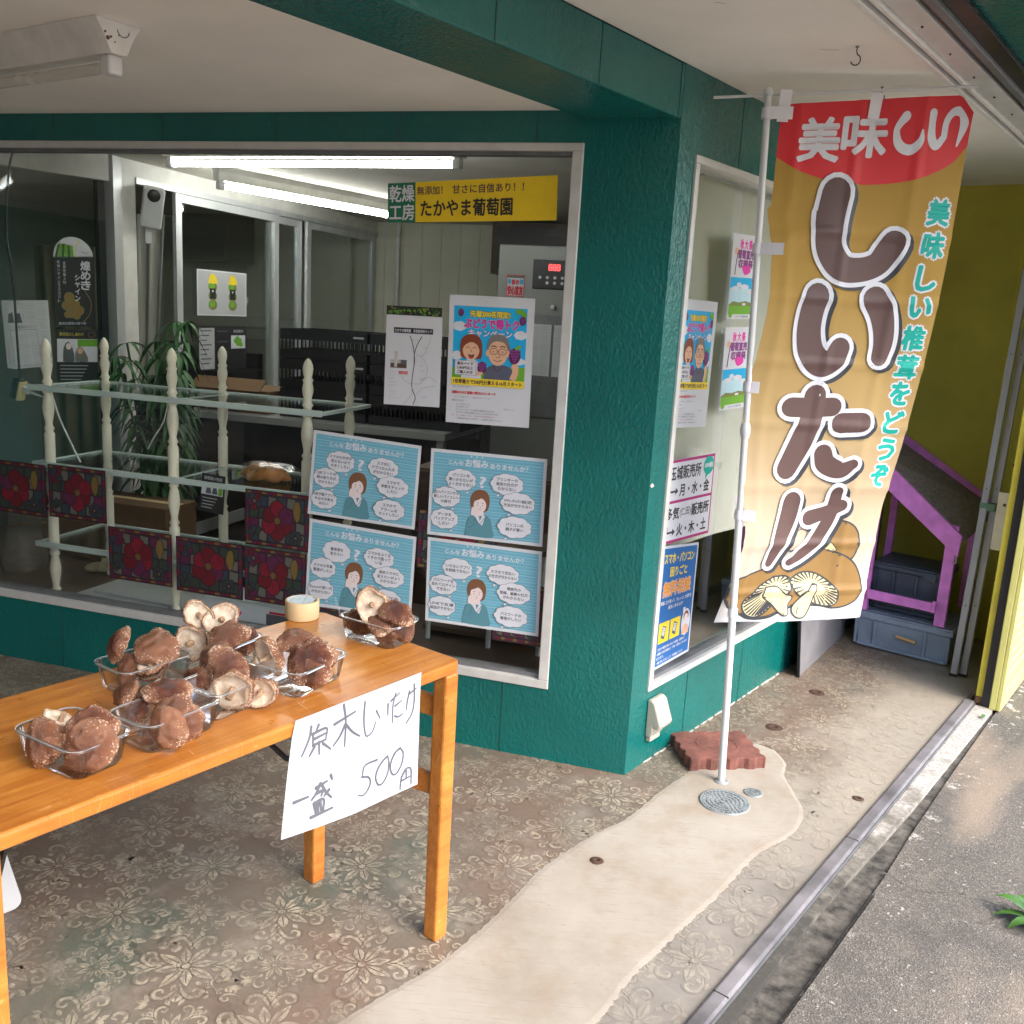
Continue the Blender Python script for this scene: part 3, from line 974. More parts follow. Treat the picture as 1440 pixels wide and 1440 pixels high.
# faint scuffs and a joint on the ceiling
for (a, o, l, w, r) in ((.04, .42, .05, .004, .3), (.52, .31, .03, .003, .1), (.52, .50, .10, .003, .0), (-.45, .33, .03, .004, .5), (.66, .52, .08, .002, .1)):
    p = BP(a, o, 2.3095); d = Vector((math.cos(r), math.sin(r), 0)) * l; e = Vector((-d.y, d.x, 0)).normalized() * w
    g2 = G()
    g2.add([p - d / 2 - e * .2, p + d / 2 - e * .3, p + d / 2 + e * .3, p - d / 2 + e * .5], [(0, 1, 2, 3)], M_OLIVE)
    g2.build('ceiling_scuff', shop)
# eave and roof
g = G()
g.prism([tuple(BP(-6.5, .83)[:2]), tuple(BP(2.66, .83)[:2]), tuple(BP(2.66, 1.55)[:2]), tuple(BP(-6.5, 1.55)[:2])], 2.318, 2.40, M_GREEN)
g.build('eave', shop)
g = G()
g.prism([tuple(BP(-6.5, 1.56)[:2]), tuple(BP(5.4, 1.56)[:2]), tuple(BP(5.4, -8)[:2]), tuple(BP(-6.5, -8)[:2])], 2.42, 2.62, M_ALUD)
g.build('roof', shop)
# inner shell
g = G(); g.box(-6.0, -5.9, -4.6, -.001, 0, 2.179, M_GREEN); g.build('reflection_block_wall', shop)  # unseen wall added to keep bright sky out of the window's reflection
g = G()
g.box(-6.0, 1.62, 4.6, 4.7, 0, 2.42, M_RIB)
x = -3.1
while x < 1.4:
    g.box(x, x + .012, 4.594, 4.6, 0, 2.25, M_PLASTER); x += .17
g.build('back_wall', shop)
g = G()
g.box(-6.1, -6.0, .0, 4.7, 0, 2.42, M_PLASTER)
g.build('end_wall', shop)
g = G()
p = BP(2.66, 0); p2 = BP(2.66, -.12)
g.prism([(p.x, p.y), (1.70, 4.7), (1.58, 4.7), (p2.x, p2.y)], 0, 2.42, M_PLASTER)
g.build('side_wall', shop)
g = G()
cc = BP(.13, -.12)
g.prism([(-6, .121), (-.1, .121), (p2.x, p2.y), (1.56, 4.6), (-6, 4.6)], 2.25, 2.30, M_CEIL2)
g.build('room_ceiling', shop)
g = G()
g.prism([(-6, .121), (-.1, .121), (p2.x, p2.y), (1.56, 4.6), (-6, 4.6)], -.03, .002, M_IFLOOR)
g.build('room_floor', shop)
g = G()
g.box(-3.35, -.16, .121, .72, .0, .262, M_DWOOD)
g.build('window_ledge', shop)
# glazed partition inside
par = thing('sliding_partition', 'aluminium framed sliding glass doors dividing the shop from the back room', 'partition', (-3.19, 0, 0))
g = G(); g.box(-.03, .03, 1.335, 1.40, .002, 2.249, M_ALU); g.build('post', par)
g = G(); g.box(-.025, .025, 1.40, 1.515, .002, 2.249, M_WHITE2); g.build('post', par)
g = G(); g.box(-.025, .025, 1.515, 4.59, 2.165, 2.249, M_WHITE2); g.build('header', par)
g = G(); g.box(-.03, .035, 1.515, 4.59, 2.13, 2.163, M_ALU); g.build('top_rail', par)
def sliding(y0, y1, x):
    fr = G()
    for ya, yb in ((y0, y0 + .055), (y1 - .055, y1)):
        fr.box(x - .012, x + .012, ya, yb, .05, 2.128, M_ALU)
    for za, zb in ((.05, .13), (.80, .84), (2.08, 2.128)):
        fr.box(x - .012, x + .012, y0 + .055, y1 - .055, za, zb, M_ALU)
    d = fr.build('sliding_door', par)
    gg = G(); gg.box(x - .002, x + .002, y0 + .055, y1 - .055, .84, 2.08, M_GLASS)
    gg.build('pane', d)
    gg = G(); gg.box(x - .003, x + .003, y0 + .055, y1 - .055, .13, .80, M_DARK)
    gg.build('kick_panel', d)
sliding(1.86, 3.0, .018)
sliding(2.93, 3.38, -.018)
sliding(3.40, 4.55, .018)
# angled glazed screen at the left
ang = thing('glass_screen', 'dark glazed screen with a pale lintel at the far left inside the window', 'partition', (-3.19, 1.33, 0), BROT)
g = G(); g.box(-.03, .03, -1.28, -.01, 2.115, 2.249, M_WHITE2); g.build('lintel', ang)
g = G(); g.box(-.02, .02, -.07, -.032, .002, 2.113, M_BLACK); g.box(-.02, .02, -1.28, -.07, .002, .06, M_BLACK); g.build('frame', ang)
g = G(); g.box(-.002, .002, -1.28, -.07, .06, 2.113, M_GLASS); g.build('pane', ang)

# windows
wa = G()
F0, F1 = -.006, .06
wa.box(XL, -.294, F0, F1, .267, .299, M_ALUL)
wa.box(XL, -.294, F0, F1, 2.060, 2.084, M_ALUL)
wa.box(-.330, -.294, F0 - .001, F1, .299, 2.060, M_ALUL)
wa.box(XL, XL + .04, F0, F1, .299, 2.060, M_ALUL)
wf = wa.build('window', shop, bevel=.003)
g = G(); g.box(XL + .04, -.330, .012, .05, .299, .313, M_ALUD); g.build('bead', wf)
g = G(); g.box(XL + .04, -.330, .012, .05, 2.048, 2.060, M_ALUD); g.build('bead', wf)
g = G(); g.box(XL + .04, -.330, .034, .039, .313, 2.048, M_GLASS); g.build('pane', wf)
wb = G()
def bprism(gg, a0, a1, o0, o1, z0, z1, m):
    gg.prism([tuple(BP(a0, o0)[:2]), tuple(BP(a1, o0)[:2]), tuple(BP(a1, o1)[:2]), tuple(BP(a0, o1)[:2])], z0, z1, m)
bprism(wb, .108, 1.37, -.06, .008, .278, .302, M_ALUL)
bprism(wb, .108, 1.37, -.06, .008, 2.045, 2.07, M_ALUL)
bprism(wb, .108, .134, -.06, .009, .302, 2.045, M_ALUL)
bprism(wb, 1.34, 1.37, -.06, .009, .302, 2.045, M_ALUL)
wfb = wb.build('window', shop, bevel=.003)
g = G(); bprism(g, .134, 1.34, -.052, -.012, .302, .316, M_ALUD); g.build('bead', wfb)
g = G(); bprism(g, .134, 1.34, -.040, -.035, .316, 2.045, M_GLASS); g.build('pane', wfb)

# end wall of the porch alley and the folded shutters
ew = thing('end_wall', 'olive yellow painted wall closing the far end of the porch', 'wall', tuple(BP(2.65, .4)), BROT)
g = G(); g.box(-.40, .42, 0, .08, 0, 2.31, M_YWALL); g.build('wall_face', ew)
g = G(); g.box(.085, .10, -.012, -.0005, .65, 2.31, M_YEDGE); g.build('corner_strip', ew)
sh = thing('yellow_shutter', 'pale yellow ribbed metal shutter door folded back at the right edge', 'shutter', tuple(BP(1.65, .83)), BROT)
g = G(); g.box(0, .028, 0, 1.3, -.005, 2.30, M_YDOOR); g.build('door_leaf', sh, bevel=.004)
g = G()
z = .12
while z < 2.2:
    g.box(.027, .040, .075, 1.24, z, z + .022, M_YDOOR); z += .052
g.build('rib', sh, bevel=.005)
g = G(); g.box(.028, .046, .0, .06, -.004, 2.30, M_YDOOR); g.box(.028, .046, .06, 1.3, -.004, .075, M_YDOOR); g.build('door_frame', sh, bevel=.003)
g = G(); g.box(-.034, -.002, .012, .05, -.003, 2.30, M_BLACK); g.build('seal', sh)
g = G(); g.box(-.062, -.036, .03, .055, .015, 2.30, M_YEDGE); g.build('guide_strip', sh)
g = G(); g.box(-.064, -.030, .022, .056, -.002, .03, M_RUST); g.build('rusty_foot', sh, bevel=.004)
for z in (.55, 1.05, 1.6):
    g = G(); g.tube([(-.063, .042, z), (-.068, .042, z)], .006, M_RUST, 8); g.build('rivet', sh)
for k, (a, o, lab) in enumerate(((1.955, .615, 'left one of two tall grey metal bars leaning beside the yellow shutter'), (1.985, .650, 'right one of two tall grey metal bars, next to the yellow shutter'))):
    t = thing('metal_bar', lab, 'metal bar', tuple(BP(a, o)), BROT, 'grey bars leaning by the shutter')
    g = G(); g.bar((0, 0, .012), (.036, .02, 2.29), .030, .022, M_GREY, up=(0, 1, 0)); g.build('bar', t, bevel=.003)
    for z in (.35, .9, 1.5):
        g = G(); g.tube([(z * .0158 - .001, -.011 + z * .009, z), (z * .0158 - .001, -.0145 + z * .009, z)], .003, M_BLACK, 6); g.build('screw', t)
    g = G(); g.box(-.017, .017, -.013, .013, 0, .014, M_BLACK); g.build('foot', t)
    if k == 0:
        g = G(); g.box(-.005, .060, -.004, .034, .80, .835, mat('faded_green_tape', (.13, .24, .17), .6)); tp = g.build('tape_band', t)
t = thing('panel_offcut', 'small stained white panel hanging between the grey bars and the yellow shutter', 'panel', tuple(BP(1.90, .72, .64)), BROT)
g = G(); g.box(-.03, .045, 0, .012, 0, .26, M_CREAMW); g.build('board', t)
g = G(); g.tube([(0, -.001, .2), (0, .004, .21)], .007, M_RUST, 8); g.build('stain', t)

# shutter head track
tr = thing('shutter_track', 'long grey and white metal shutter track under the porch ceiling edge', 'track', (0, 0, 0), BROT)
g = G(); g.box(.628, .646, -6.5, 2.64, 2.285, 2.309, M_WHITE2); g.build('inner_lip', tr, bevel=.003)
g = G(); g.box(.648, .660, -6.5, 2.64, 2.300, 2.309, M_ALUD); g.build('channel', tr)
g = G(); g.box(.661, .676, -6.5, 2.64, 2.287, 2.309, M_WHITE2); g.build('outer_lip', tr, bevel=.003)
g = G(); g.box(.677, .742, -6.5, 2.64, 2.296, 2.309, M_ALUL); g.build('plate', tr, bevel=.002)
g = G(); g.box(.745, .760, -6.5, 2.64, 2.302, 2.309, M_BLACK); g.box(.786, .83, -6.5, 2.64, 2.303, 2.309, M_BLACK); g.build('rubber_seal', tr)
g = G(); g.box(.761, .785, -6.5, 2.64, 2.292, 2.309, M_ALUD); g.build('edge_strip', tr, bevel=.003)
y = -2.0
while y < 2.4:
    g = G(); g.tube([(.706, y, 2.2955), (.706, y, 2.292)], .0032, M_BLACK, 8); g.build('screw', tr); y += .27

# =================================================================== LAMPS
def batten(name, label, p, rz, L, lit, group, wide=.11):
    t = thing(name, label, 'ceiling light', p, rz, group)
    g = G()
    g.prism([(-wide / 2, 0), (wide / 2, 0), (wide / 2 - .018, -.026), (.022, -.072), (-.022, -.072), (-wide / 2 + .018, -.026)], 0, L, M_WHITE2, axis='y')
    # fix orientation: prism with axis y puts (x, z) pairs at y
    g.build('housing', t, bevel=.002)
    for y0 in (.012, L - .05):
        g = G(); g.box(-.020, .020, y0, y0 + .038, -.118, -.0725, M_WHITE); g.build('socket', t, bevel=.008, seg=3)
    g = G(); g.tube([(0, .051, -.098), (0, L - .051, -.098)], .0135, M_LIT if lit else M_TUBEOFF, 16); g.build('tube', t)
    return t
d = Vector((-.96, .27, 0))
rz = math.atan2(d.y, d.x) - math.pi / 2
f = batten('fluorescent_light', 'unlit fluorescent light with rust spots under the porch ceiling', (-1.217, -.99, 2.1795), rz, 1.25, False, None, .125)
g = G()
for x, z, r in ((-.037, -.030, .003), (-.030, -.042, .005), (-.022, -.038, .003), (-.012, -.048, .002), (.0, -.03, .002)):
    g.tube([(x, .001, z), (x, -.0012, z)], r, M_RUST, 7)
g.build('rust_spot', f)
g = G()
g.tube([(.012 + .016 * math.cos(a), -.0006, -.018 + .014 * math.sin(a)) for a in [math.pi + i * math.pi / 8 for i in range(9)]], .0012, M_ALUD, 5)
g.build('knockout', f)
batten('fluorescent_light', 'lit fluorescent light nearest the front window, running along it', (-2.54, .944, 2.2495), -math.pi / 2 - .038, 1.52, True, 'lit fluorescent lights inside the shop', .09)
a = math.atan2(1.32, .382)
batten('fluorescent_light', 'lit fluorescent light deeper in the shop, slanting to the back room', (-2.76, 1.67, 2.2495), a - math.pi / 2, 1.47, True, 'lit fluorescent lights inside the shop', .09)

# ceiling hooks
def hook(p, rz, lab, swing):
    t = thing('ceiling_hook', lab, 'hook', p, rz, 'hooks in the porch ceiling')
    g = G()
    pts = [(0, 0, .001), (0, 0, -.014), (.004, 0, -.022)] + [(.0 + .013 * math.cos(q) - .001, 0, -.034 + .014 * math.sin(q)) for q in [math.radians(50 - i * 26) for i in range(9)]]
    g.tube(crom(pts, 3), .0016, M_BLACK, 7)
    g.build('hook', t)
    g = G(); g.tube([(0, 0, 0), (0, 0, -.003)], .005, M_ALUD, 10); g.build('collar', t)
hook((.478, -.141, 2.3095), .2, 'small dark ceiling hook nearer the camera, clear of the banner', 0)
hook((.572, .316, 2.3095), .5, 'small dark ceiling hook seen just above the banner strap', 0)

# =================================================================== FOLDING TABLE
TH = .74
tb = thing('folding_table', 'long orange varnished wooden table set out on the porch', 'table', tuple(BP(-1.66, -.125)), BROT)
# local: x outward (front edge +.245), y along (+.60 right end)
def rrect(hx, hy, r, n=6):
    out = []
    for cx, cy, a0 in ((hx - r, hy - r, 0), (-hx + r, hy - r, 90), (-hx + r, -hy + r, 180), (hx - r, -hy + r, 270)):
        for i in range(n + 1):
            a = math.radians(a0 + 90 * i / n)
            out.append((cx + r * math.cos(a), cy + r * math.sin(a)))
    return out
g = G(); g.prism(rrect(.250, .603, .020), TH - .030, TH, M_WOOD); g.build('tabletop', tb, bevel=.006, seg=3)
g = G()
g.box(.165, .185, -.52, .50, TH - .062, TH - .0305, M_WOOD); g.box(-.19, -.17, -.52, .50, TH - .062, TH - .0305, M_WOOD)
g.build('apron', tb)
for (x0, x1, y0, y1) in ((.204, .2475, .556, .600), (-.205, -.161, .511, .553), (.204, .2475, -.500, -.453), (-.205, -.161, -.515, -.470)):
    g = G(); g.box(x0, x1, y0, y1, 0, TH - .0305, M_WOOD); g.build('leg', tb, bevel=.006)
for ys, x0, x1 in ((.553, -.1865, .1915), (-.482, -.1865, .1915)):
    for z in (.59, .385):
        if ys > 0:
            g = G(); a = Vector((-.160, .532, z + .025)); b = Vector((.203, .578, z + .025))
            g.bar(a, b, .02, .052, M_WOOD); g.build('cross_rail', tb, bevel=.003)
        else:
            g = G(); g.bar((-.160, -.494, z + .025), (.203, -.478, z + .025), .02, .052, M_WOOD); g.build('cross_rail', tb, bevel=.003)
for sx in (.150, -.150):
    g = G(); g.bar((sx, -.40, TH - .06), (sx, -.475, .42), .012, .006, M_BLACK); g.build('folding_stay', tb)
    g = G(); g.bar((sx, .42, TH - .06), (sx, .535, .40), .012, .006, M_BLACK); g.build('folding_stay', tb)
g = G(); g.tube([(.12, .50, .43), (-.02, .30, .50), (-.10, .20, .64)], .007, M_BLACK, 8); g.build('folding_stay', tb)

rnd = random.Random(31)
M_SCR = mat('pale_scratch', (.70, .42, .20), .5, var=.1); M_NICK = mat('dark_nick', (.12, .045, .012), .6, var=.2)
for k in range(22):
    x = rnd.uniform(-.22, .23); y = rnd.uniform(-.55, .56); a_ = rnd.uniform(-.5, .9) + (1.3 if k % 3 else 0); l = rnd.uniform(.012, .07); w = rnd.uniform(.0004, .0011)
    if k % 5 == 0: l *= .35; w *= 2.6
    pts = crom([(x, y), (x + l * .5 * math.cos(a_) + rnd.uniform(-.004, .004), y + l * .5 * math.sin(a_)), (x + l * math.cos(a_), y + l * math.sin(a_))], 4)
    vs = []
    for i, (px, py) in enumerate(pts):
        ww = w * math.sin(math.pi * (i + .5) / len(pts))
        vs += [(px - ww * math.sin(a_), py + ww * math.cos(a_), TH + .0002), (px + ww * math.sin(a_), py - ww * math.cos(a_), TH + .0002)]
    g = G(); g.add(vs, [(2 * i, 2 * i + 1, 2 * i + 3, 2 * i + 2) for i in range(len(pts) - 1)], M_NICK if k % 5 == 0 else M_SCR); g.build('scratch', tb)
# white board under the table at the left
t = thing('white_board', 'rounded white plastic board standing on the floor behind the left end of the table', 'board', (-1.30, -1.33, 0), math.radians(46))
g = G(); g.prism([(p[0] - .17, p[1] + .215) for p in rrect(.17, .205, .025)], -.007, .007, M_WHITE, axis='y'); o = g.build('board', t, bevel=.003); o.rotation_euler = (-.10, -.22, 0)
g = G(); g.box(-.30, -.05, .03, .09, 0, .02, M_BLACK); g.bar((-.10, .06, .02), (-.14, .03, .30), .02, .012, M_BLACK); g.build('stand', t)

# price sign, handwritten
ST = [[(0.027, -0.013), (0.078, -0.007)], [(0.033, -0.021), (0.029, -0.038), (0.019, -0.056), (0.006, -0.074)], [(0.052, -0.023), (0.043, -0.037)], [(0.037, -0.038), (0.035, -0.061)], [(0.035, -0.037), (0.072, -0.036), (0.069, -0.057)], [(0.038, -0.049), (0.069, -0.046)], [(0.035, -0.061), (0.069, -0.059)], [(0.051, -0.059), (0.05, -0.084)], [(0.039, -0.065), (0.025, -0.08)], [(0.061, -0.065), (0.08, -0.083)], [(0.093, -0.035), (0.151, -0.025)], [(0.12, -0.001), (0.124, -0.039), (0.118, -0.09)], [(0.122, -0.044), (0.107, -0.064), (0.088, -0.079)], [(0.124, -0.045), (0.142, -0.067), (0.161, -0.082)], [(0.179, -0.012), (0.175, -0.05), (0.177, -0.079), (0.183, -0.09), (0.199, -0.084), (0.209, -0.067)], [(0.212, -0.042), (0.222, -0.062)], [(0.247, -0.037), (0.246, -0.062)], [(0.256, -0.033), (0.283, -0.022)], [(0.271, -0.02), (0.262, -0.044), (0.26, -0.084)], [(0.268, -0.048), (0.289, -0.042)], [(0.267, -0.071), (0.277, -0.076), (0.291, -0.074)], [(0.314, -0.027), (0.307, -0.049), (0.304, -0.068)], [(0.312, -0.034), (0.336, -0.026)], [(0.329, -0.015), (0.329, -0.055), (0.321, -0.082), (0.302, -0.1)], [(-0.02, -0.161), (0.016, -0.162)], [(0.037, -0.151), (0.066, -0.147)], [(0.048, -0.146), (0.037, -0.162), (0.024, -0.172)], [(0.037, -0.163), (0.053, -0.163), (0.049, -0.172)], [(0.051, -0.148), (0.062, -0.169), (0.075, -0.185)], [(0.07, -0.167), (0.057, -0.175)], [(0.077, -0.138), (0.08, -0.148)], [(0.029, -0.181), (0.033, -0.207)], [(0.029, -0.181), (0.054, -0.181), (0.052, -0.204)], [(0.037, -0.181), (0.039, -0.206)], [(0.045, -0.182), (0.047, -0.206)], [(0.019, -0.207), (0.076, -0.208)], [(0.209, -0.152), (0.173, -0.152), (0.163, -0.174)], [(0.163, -0.174), (0.181, -0.181), (0.187, -0.194), (0.178, -0.208), (0.164, -0.215), (0.149, -0.21)], [(0.242, -0.155), (0.228, -0.16), (0.21, -0.174), (0.203, -0.192), (0.211, -0.21), (0.226, -0.209), (0.24, -0.194), (0.245, -0.172), (0.242, -0.155)], [(0.282, -0.15), (0.265, -0.156), (0.251, -0.174), (0.25, -0.192), (0.258, -0.204), (0.271, -0.203), (0.286, -0.187), (0.291, -0.165), (0.282, -0.15)], [(0.284, -0.219), (0.28, -0.23), (0.277, -0.247)], [(0.284, -0.219), (0.297, -0.206), (0.309, -0.206), (0.315, -0.216), (0.313, -0.247)], [(0.282, -0.228), (0.314, -0.227)], [(0.299, -0.21), (0.298, -0.226)]]
art = Art(.00004)
M_SIGNP = mat('sign_card', (.43, .45, .52), .75, var=.03, vs=7)
art.poly(M_SIGNP, [(-.006, -.004), (.352, -.007), (.345, .12), (.335, .256), (.14, .246), (-.055, .225), (-.035, .12), (-.016, .03)], up=False)
for k, s_ in enumerate(ST):
    w = .0038 if k >= 24 and k < 36 else (.0034 if k < 14 else .0025)
    rs = [w * (1.0 - .35 * i / max(1, len(s_) - 1)) for i in range(len(s_))]
    art.stroke(M_INKG, [(x, -y) for x, y in s_], rs, 5)
def signmap(u, v, h):
    # hangs from the table edge; the foot swings a little forward and the sheet bows
    o = .1275 + .020 * (max(0, v) / .25) ** 1.3 + .004 * math.sin(u * 11 + 1) * (v / .25) + h
    return BP(-1.55 + u, o, TH + .001 - v)
o = art.build('price_sign', signmap, cut=.03, size=(.36, .26), smooth=True)
c = signmap(.15, .1, 0); o.data.transform(Matrix.Translation(-c)); o.location = c
tag(o, 'handwritten white price sign hanging from the front edge of the table', 'sign')

# =================================================================== TRAYS AND MUSHROOMS
def traymesh(L, Wd, hgt):
    g = G()
    def ring(hx, hy, r, z, wob=0):
        pts = []
        base = rrect(hx, hy, r, 5)
        # densify straight sides for the moulded ribs
        q = []
        for i in range(len(base)):
            a = base[i]; b = base[(i + 1) % len(base)]
            l = math.hypot(b[0] - a[0], b[1] - a[1])
            k = max(1, int(round(l / .0035)))
            for j in range(k):
                q.append((a[0] + (b[0] - a[0]) * j / k, a[1] + (b[1] - a[1]) * j / k))
        n = len(q)
        for i, (x, y) in enumerate(q):
            l = math.hypot(x, y)
            w = wob * (1 if i % 2 else -1)
            pts.append((x * (1 + w / l), y * (1 + w / l), z))
        return pts
    hx, hy = L / 2, Wd / 2
    spec = [(hx - .020, hy - .020, .012, .002, 0), (hx - .014, hy - .014, .018, .0, 0), (hx - .011, hy - .011, .02, .004, 0), (hx - .009, hy - .009, .021, .009, .0006), (hx - .003, hy - .003, .022, hgt - .008, .0006), (hx - .0025, hy - .0025, .022, hgt - .003, 0), (hx - .002, hy - .002, .022, hgt, 0)]
    rings = [ring(a, b, r, z, w) for a, b, r, z, w in spec]
    n = min(len(r) for r in rings)
    # resample all rings to the same count by angle index
    def resamp(r, n):
        m = len(r)
        return [r[int(i * m / n)] for i in range(n)]
    n = 96
    def byang(hx, hy, r, z, wob):
        pts = []
        base = rrect(hx, hy, r, 5)
        per = [0]
        for i in range(len(base)):
            a = base[i]; b = base[(i + 1) % len(base)]
            per.append(per[-1] + math.hypot(b[0] - a[0], b[1] - a[1]))
        for k in range(n):
            s = per[-1] * k / n
            i = max(j for j in range(len(base)) if per[j] <= s + 1e-9)
            a = base[i]; b = base[(i + 1) % len(base)]
            d = per[i + 1] - per[i]
            t = (s - per[i]) / d if d > 1e-9 else 0
            x = a[0] + (b[0] - a[0]) * t; y = a[1] + (b[1] - a[1]) * t
            l = math.hypot(x, y); w = wob * (1 if k % 2 else -1)
            pts.append((x * (1 + w / l), y * (1 + w / l), z))
        return pts
    rings = [byang(*s_) for s_ in spec]
    vs = [p for r in rings for p in r]
    fs = []
    for i in range(len(rings) - 1):
        for k in range(n):
            a = i * n + k; b = i * n + (k + 1) % n
            fs.append((a, b, b + n, a + n))
    vs.append((0, 0, .002)); c = len(vs) - 1
    for k in range(n):
        fs.append((c, (k + 1) % n, k))
    g.add(vs, fs, M_TRAY, True)
    body = g
    g = G()
    rr = rrect(hx + .002, hy + .002, .026, 6)
    ri = rrect(hx - .0045, hy - .0045, .021, 6)
    m = len(rr)
    vs = [(x, y, hgt) for x, y in ri] + [(x, y, hgt + .0008) for x, y in rr] + [(x * 1.012, y * 1.012, hgt - .003) for x, y in rr]
    fs = []
    for q in (0, m):
        for k in range(m):
            a = q + k; b = q + (k + 1) % m
            fs.append((a, b, b + m, a + m))
    g.add(vs, fs, M_TRAY, True)
    g2 = G()
    g2.tube([(x * 1.004, y * 1.004, hgt + .0006) for x, y in rr] + [(rr[0][0] * 1.004, rr[0][1] * 1.004, hgt + .0006)], .00055, M_TRIM, 6, cap=False)
    return body, g, g2
TB, TR, TE = traymesh(.172, .118, .058)
TRAYS = {}
def tray(key, x, y, rz, lab):
    t = thing('plastic_tray', lab, 'plastic tray', (x, y, TH + .0012), rz, 'clear plastic trays of mushrooms on the table')
    if not TRAYS:
        a = TB.build('tray_body', t); b = TR.build('rim', t); c = TE.build('rim_edge', t)
    else:
        s = next(iter(TRAYS.values()))
        for ch in s.children:
            c = ch.copy(); COL.objects.link(c); c.parent = t
    TRAYS[key] = t
tray('P1', -.706, -1.789, math.radians(-13), 'clear plastic tray of mushrooms at the near left end of the table')
tray('P2', -.625, -1.640, math.radians(76), 'clear plastic tray of mushrooms just behind the near left tray, by the table edge')
tray('P3', -.818, -1.455, math.radians(72), 'clear plastic tray of mushrooms at the back left edge of the table')
tray('P4', -.742, -1.300, math.radians(80), 'clear plastic tray with the tallest heap, back centre beside the window')
tray('P5', -.602, -1.480, math.radians(77), 'clear plastic tray in the middle with white mushroom gills facing out')
tray('P6', -.520, -1.318, math.radians(80), 'clear plastic tray right of the middle, behind the price sign')
tray('P7', -.495, -.990, math.radians(-14), 'clear plastic tray standing alone at the right end of the table')

def shroom_mesh(seedv):
    rnd = random.Random(seedv)
    ph = [rnd.uniform(0, 6.28) for _ in range(6)]
    A = rnd.uniform(.05, .14); B_ = rnd.uniform(-.22, .22)
    tilt = rnd.uniform(-.12, .12)
    flat = rnd.uniform(.8, 1.15)
    def warp(p, r, a):
        k = 1 + A * 1.4 * math.sin(2 * a + ph[0]) * min(1, r) + .03 * math.sin(5 * a + ph[5]) * r * r + .045 * math.sin(3 * a + ph[1]) * min(1, r) + .02 * math.sin(7 * a + ph[2]) * max(0, r - .4)
        z = p[2] * flat + .022 * math.sin(9 * p[0] + ph[5]) * math.sin(8 * p[1] + ph[1]) + .07 * math.sin(2 * a + ph[3]) * r * r + .045 * math.sin(4 * a + ph[4]) * r * r * r + tilt * p[0] + B_ * (p[0] * math.cos(ph[0]) + p[1] * math.sin(ph[0])) ** 2
        nz = noise3((p[0] * 2.1 + seedv * 3.1, p[1] * 2.1, p[2] * 2.1)); n2 = noise3((p[0] * 5 + seedv, p[1] * 5, p[2] * 5 + 9))
        w_ = min(1, r * 2)
        return Vector((p[0] * (k + .12 * nz * w_ + .03 * n2 * w_), p[1] * (k + .12 * nz * w_ + .03 * n2 * w_), z + .09 * nz + .028 * n2))
    S = 56
    cap = G()
    cap.lathe([(.0001, .40), (.09, .40), (.18, .397), (.27, .388), (.36, .372), (.45, .35), (.54, .322), (.63, .282), (.71, .236), (.79, .178), (.86, .108), (.92, .03), (.96, -.045), (.985, -.12), (.985, -.20), (.94, -.275), (.87, -.30), (.81, -.27)], M_CAP, S, fn=warp)
    rim = G()
    rim.lathe([(.93, -.272), (.875, -.315), (.80, -.285), (.77, -.235)], M_TORN, S, fn=warp)
    gil = G()
    gil.lathe([(.80, -.262), (.70, -.165), (.52, -.10), (.34, -.075), (.16, -.085), (.0001, -.10)], M_GILL, S, fn=warp)
    st = G()
    bx = rnd.uniform(-.18, .18)
    L = rnd.uniform(.45, .62)
    st.tube(crom([(0, 0, -.06), (bx * .4, .03, -.06 - L * .5), (bx, .05, -.06 - L)], 4), [.2, .175, .16, .15, .15, .15, .155, .16, .13][:9], M_STEM, 14)
    return cap, rim, gil, st
PROTO = []
def mk_mesh(g, nm):
    o = g.build(nm)
    me = o.data
    bpy.data.objects.remove(o)
    return me
for sd in range(9):
    PROTO.append([mk_mesh(g, nm) for g, nm in zip(shroom_mesh(sd + 3), ('cap', 'rim', 'gills', 'stem'))])
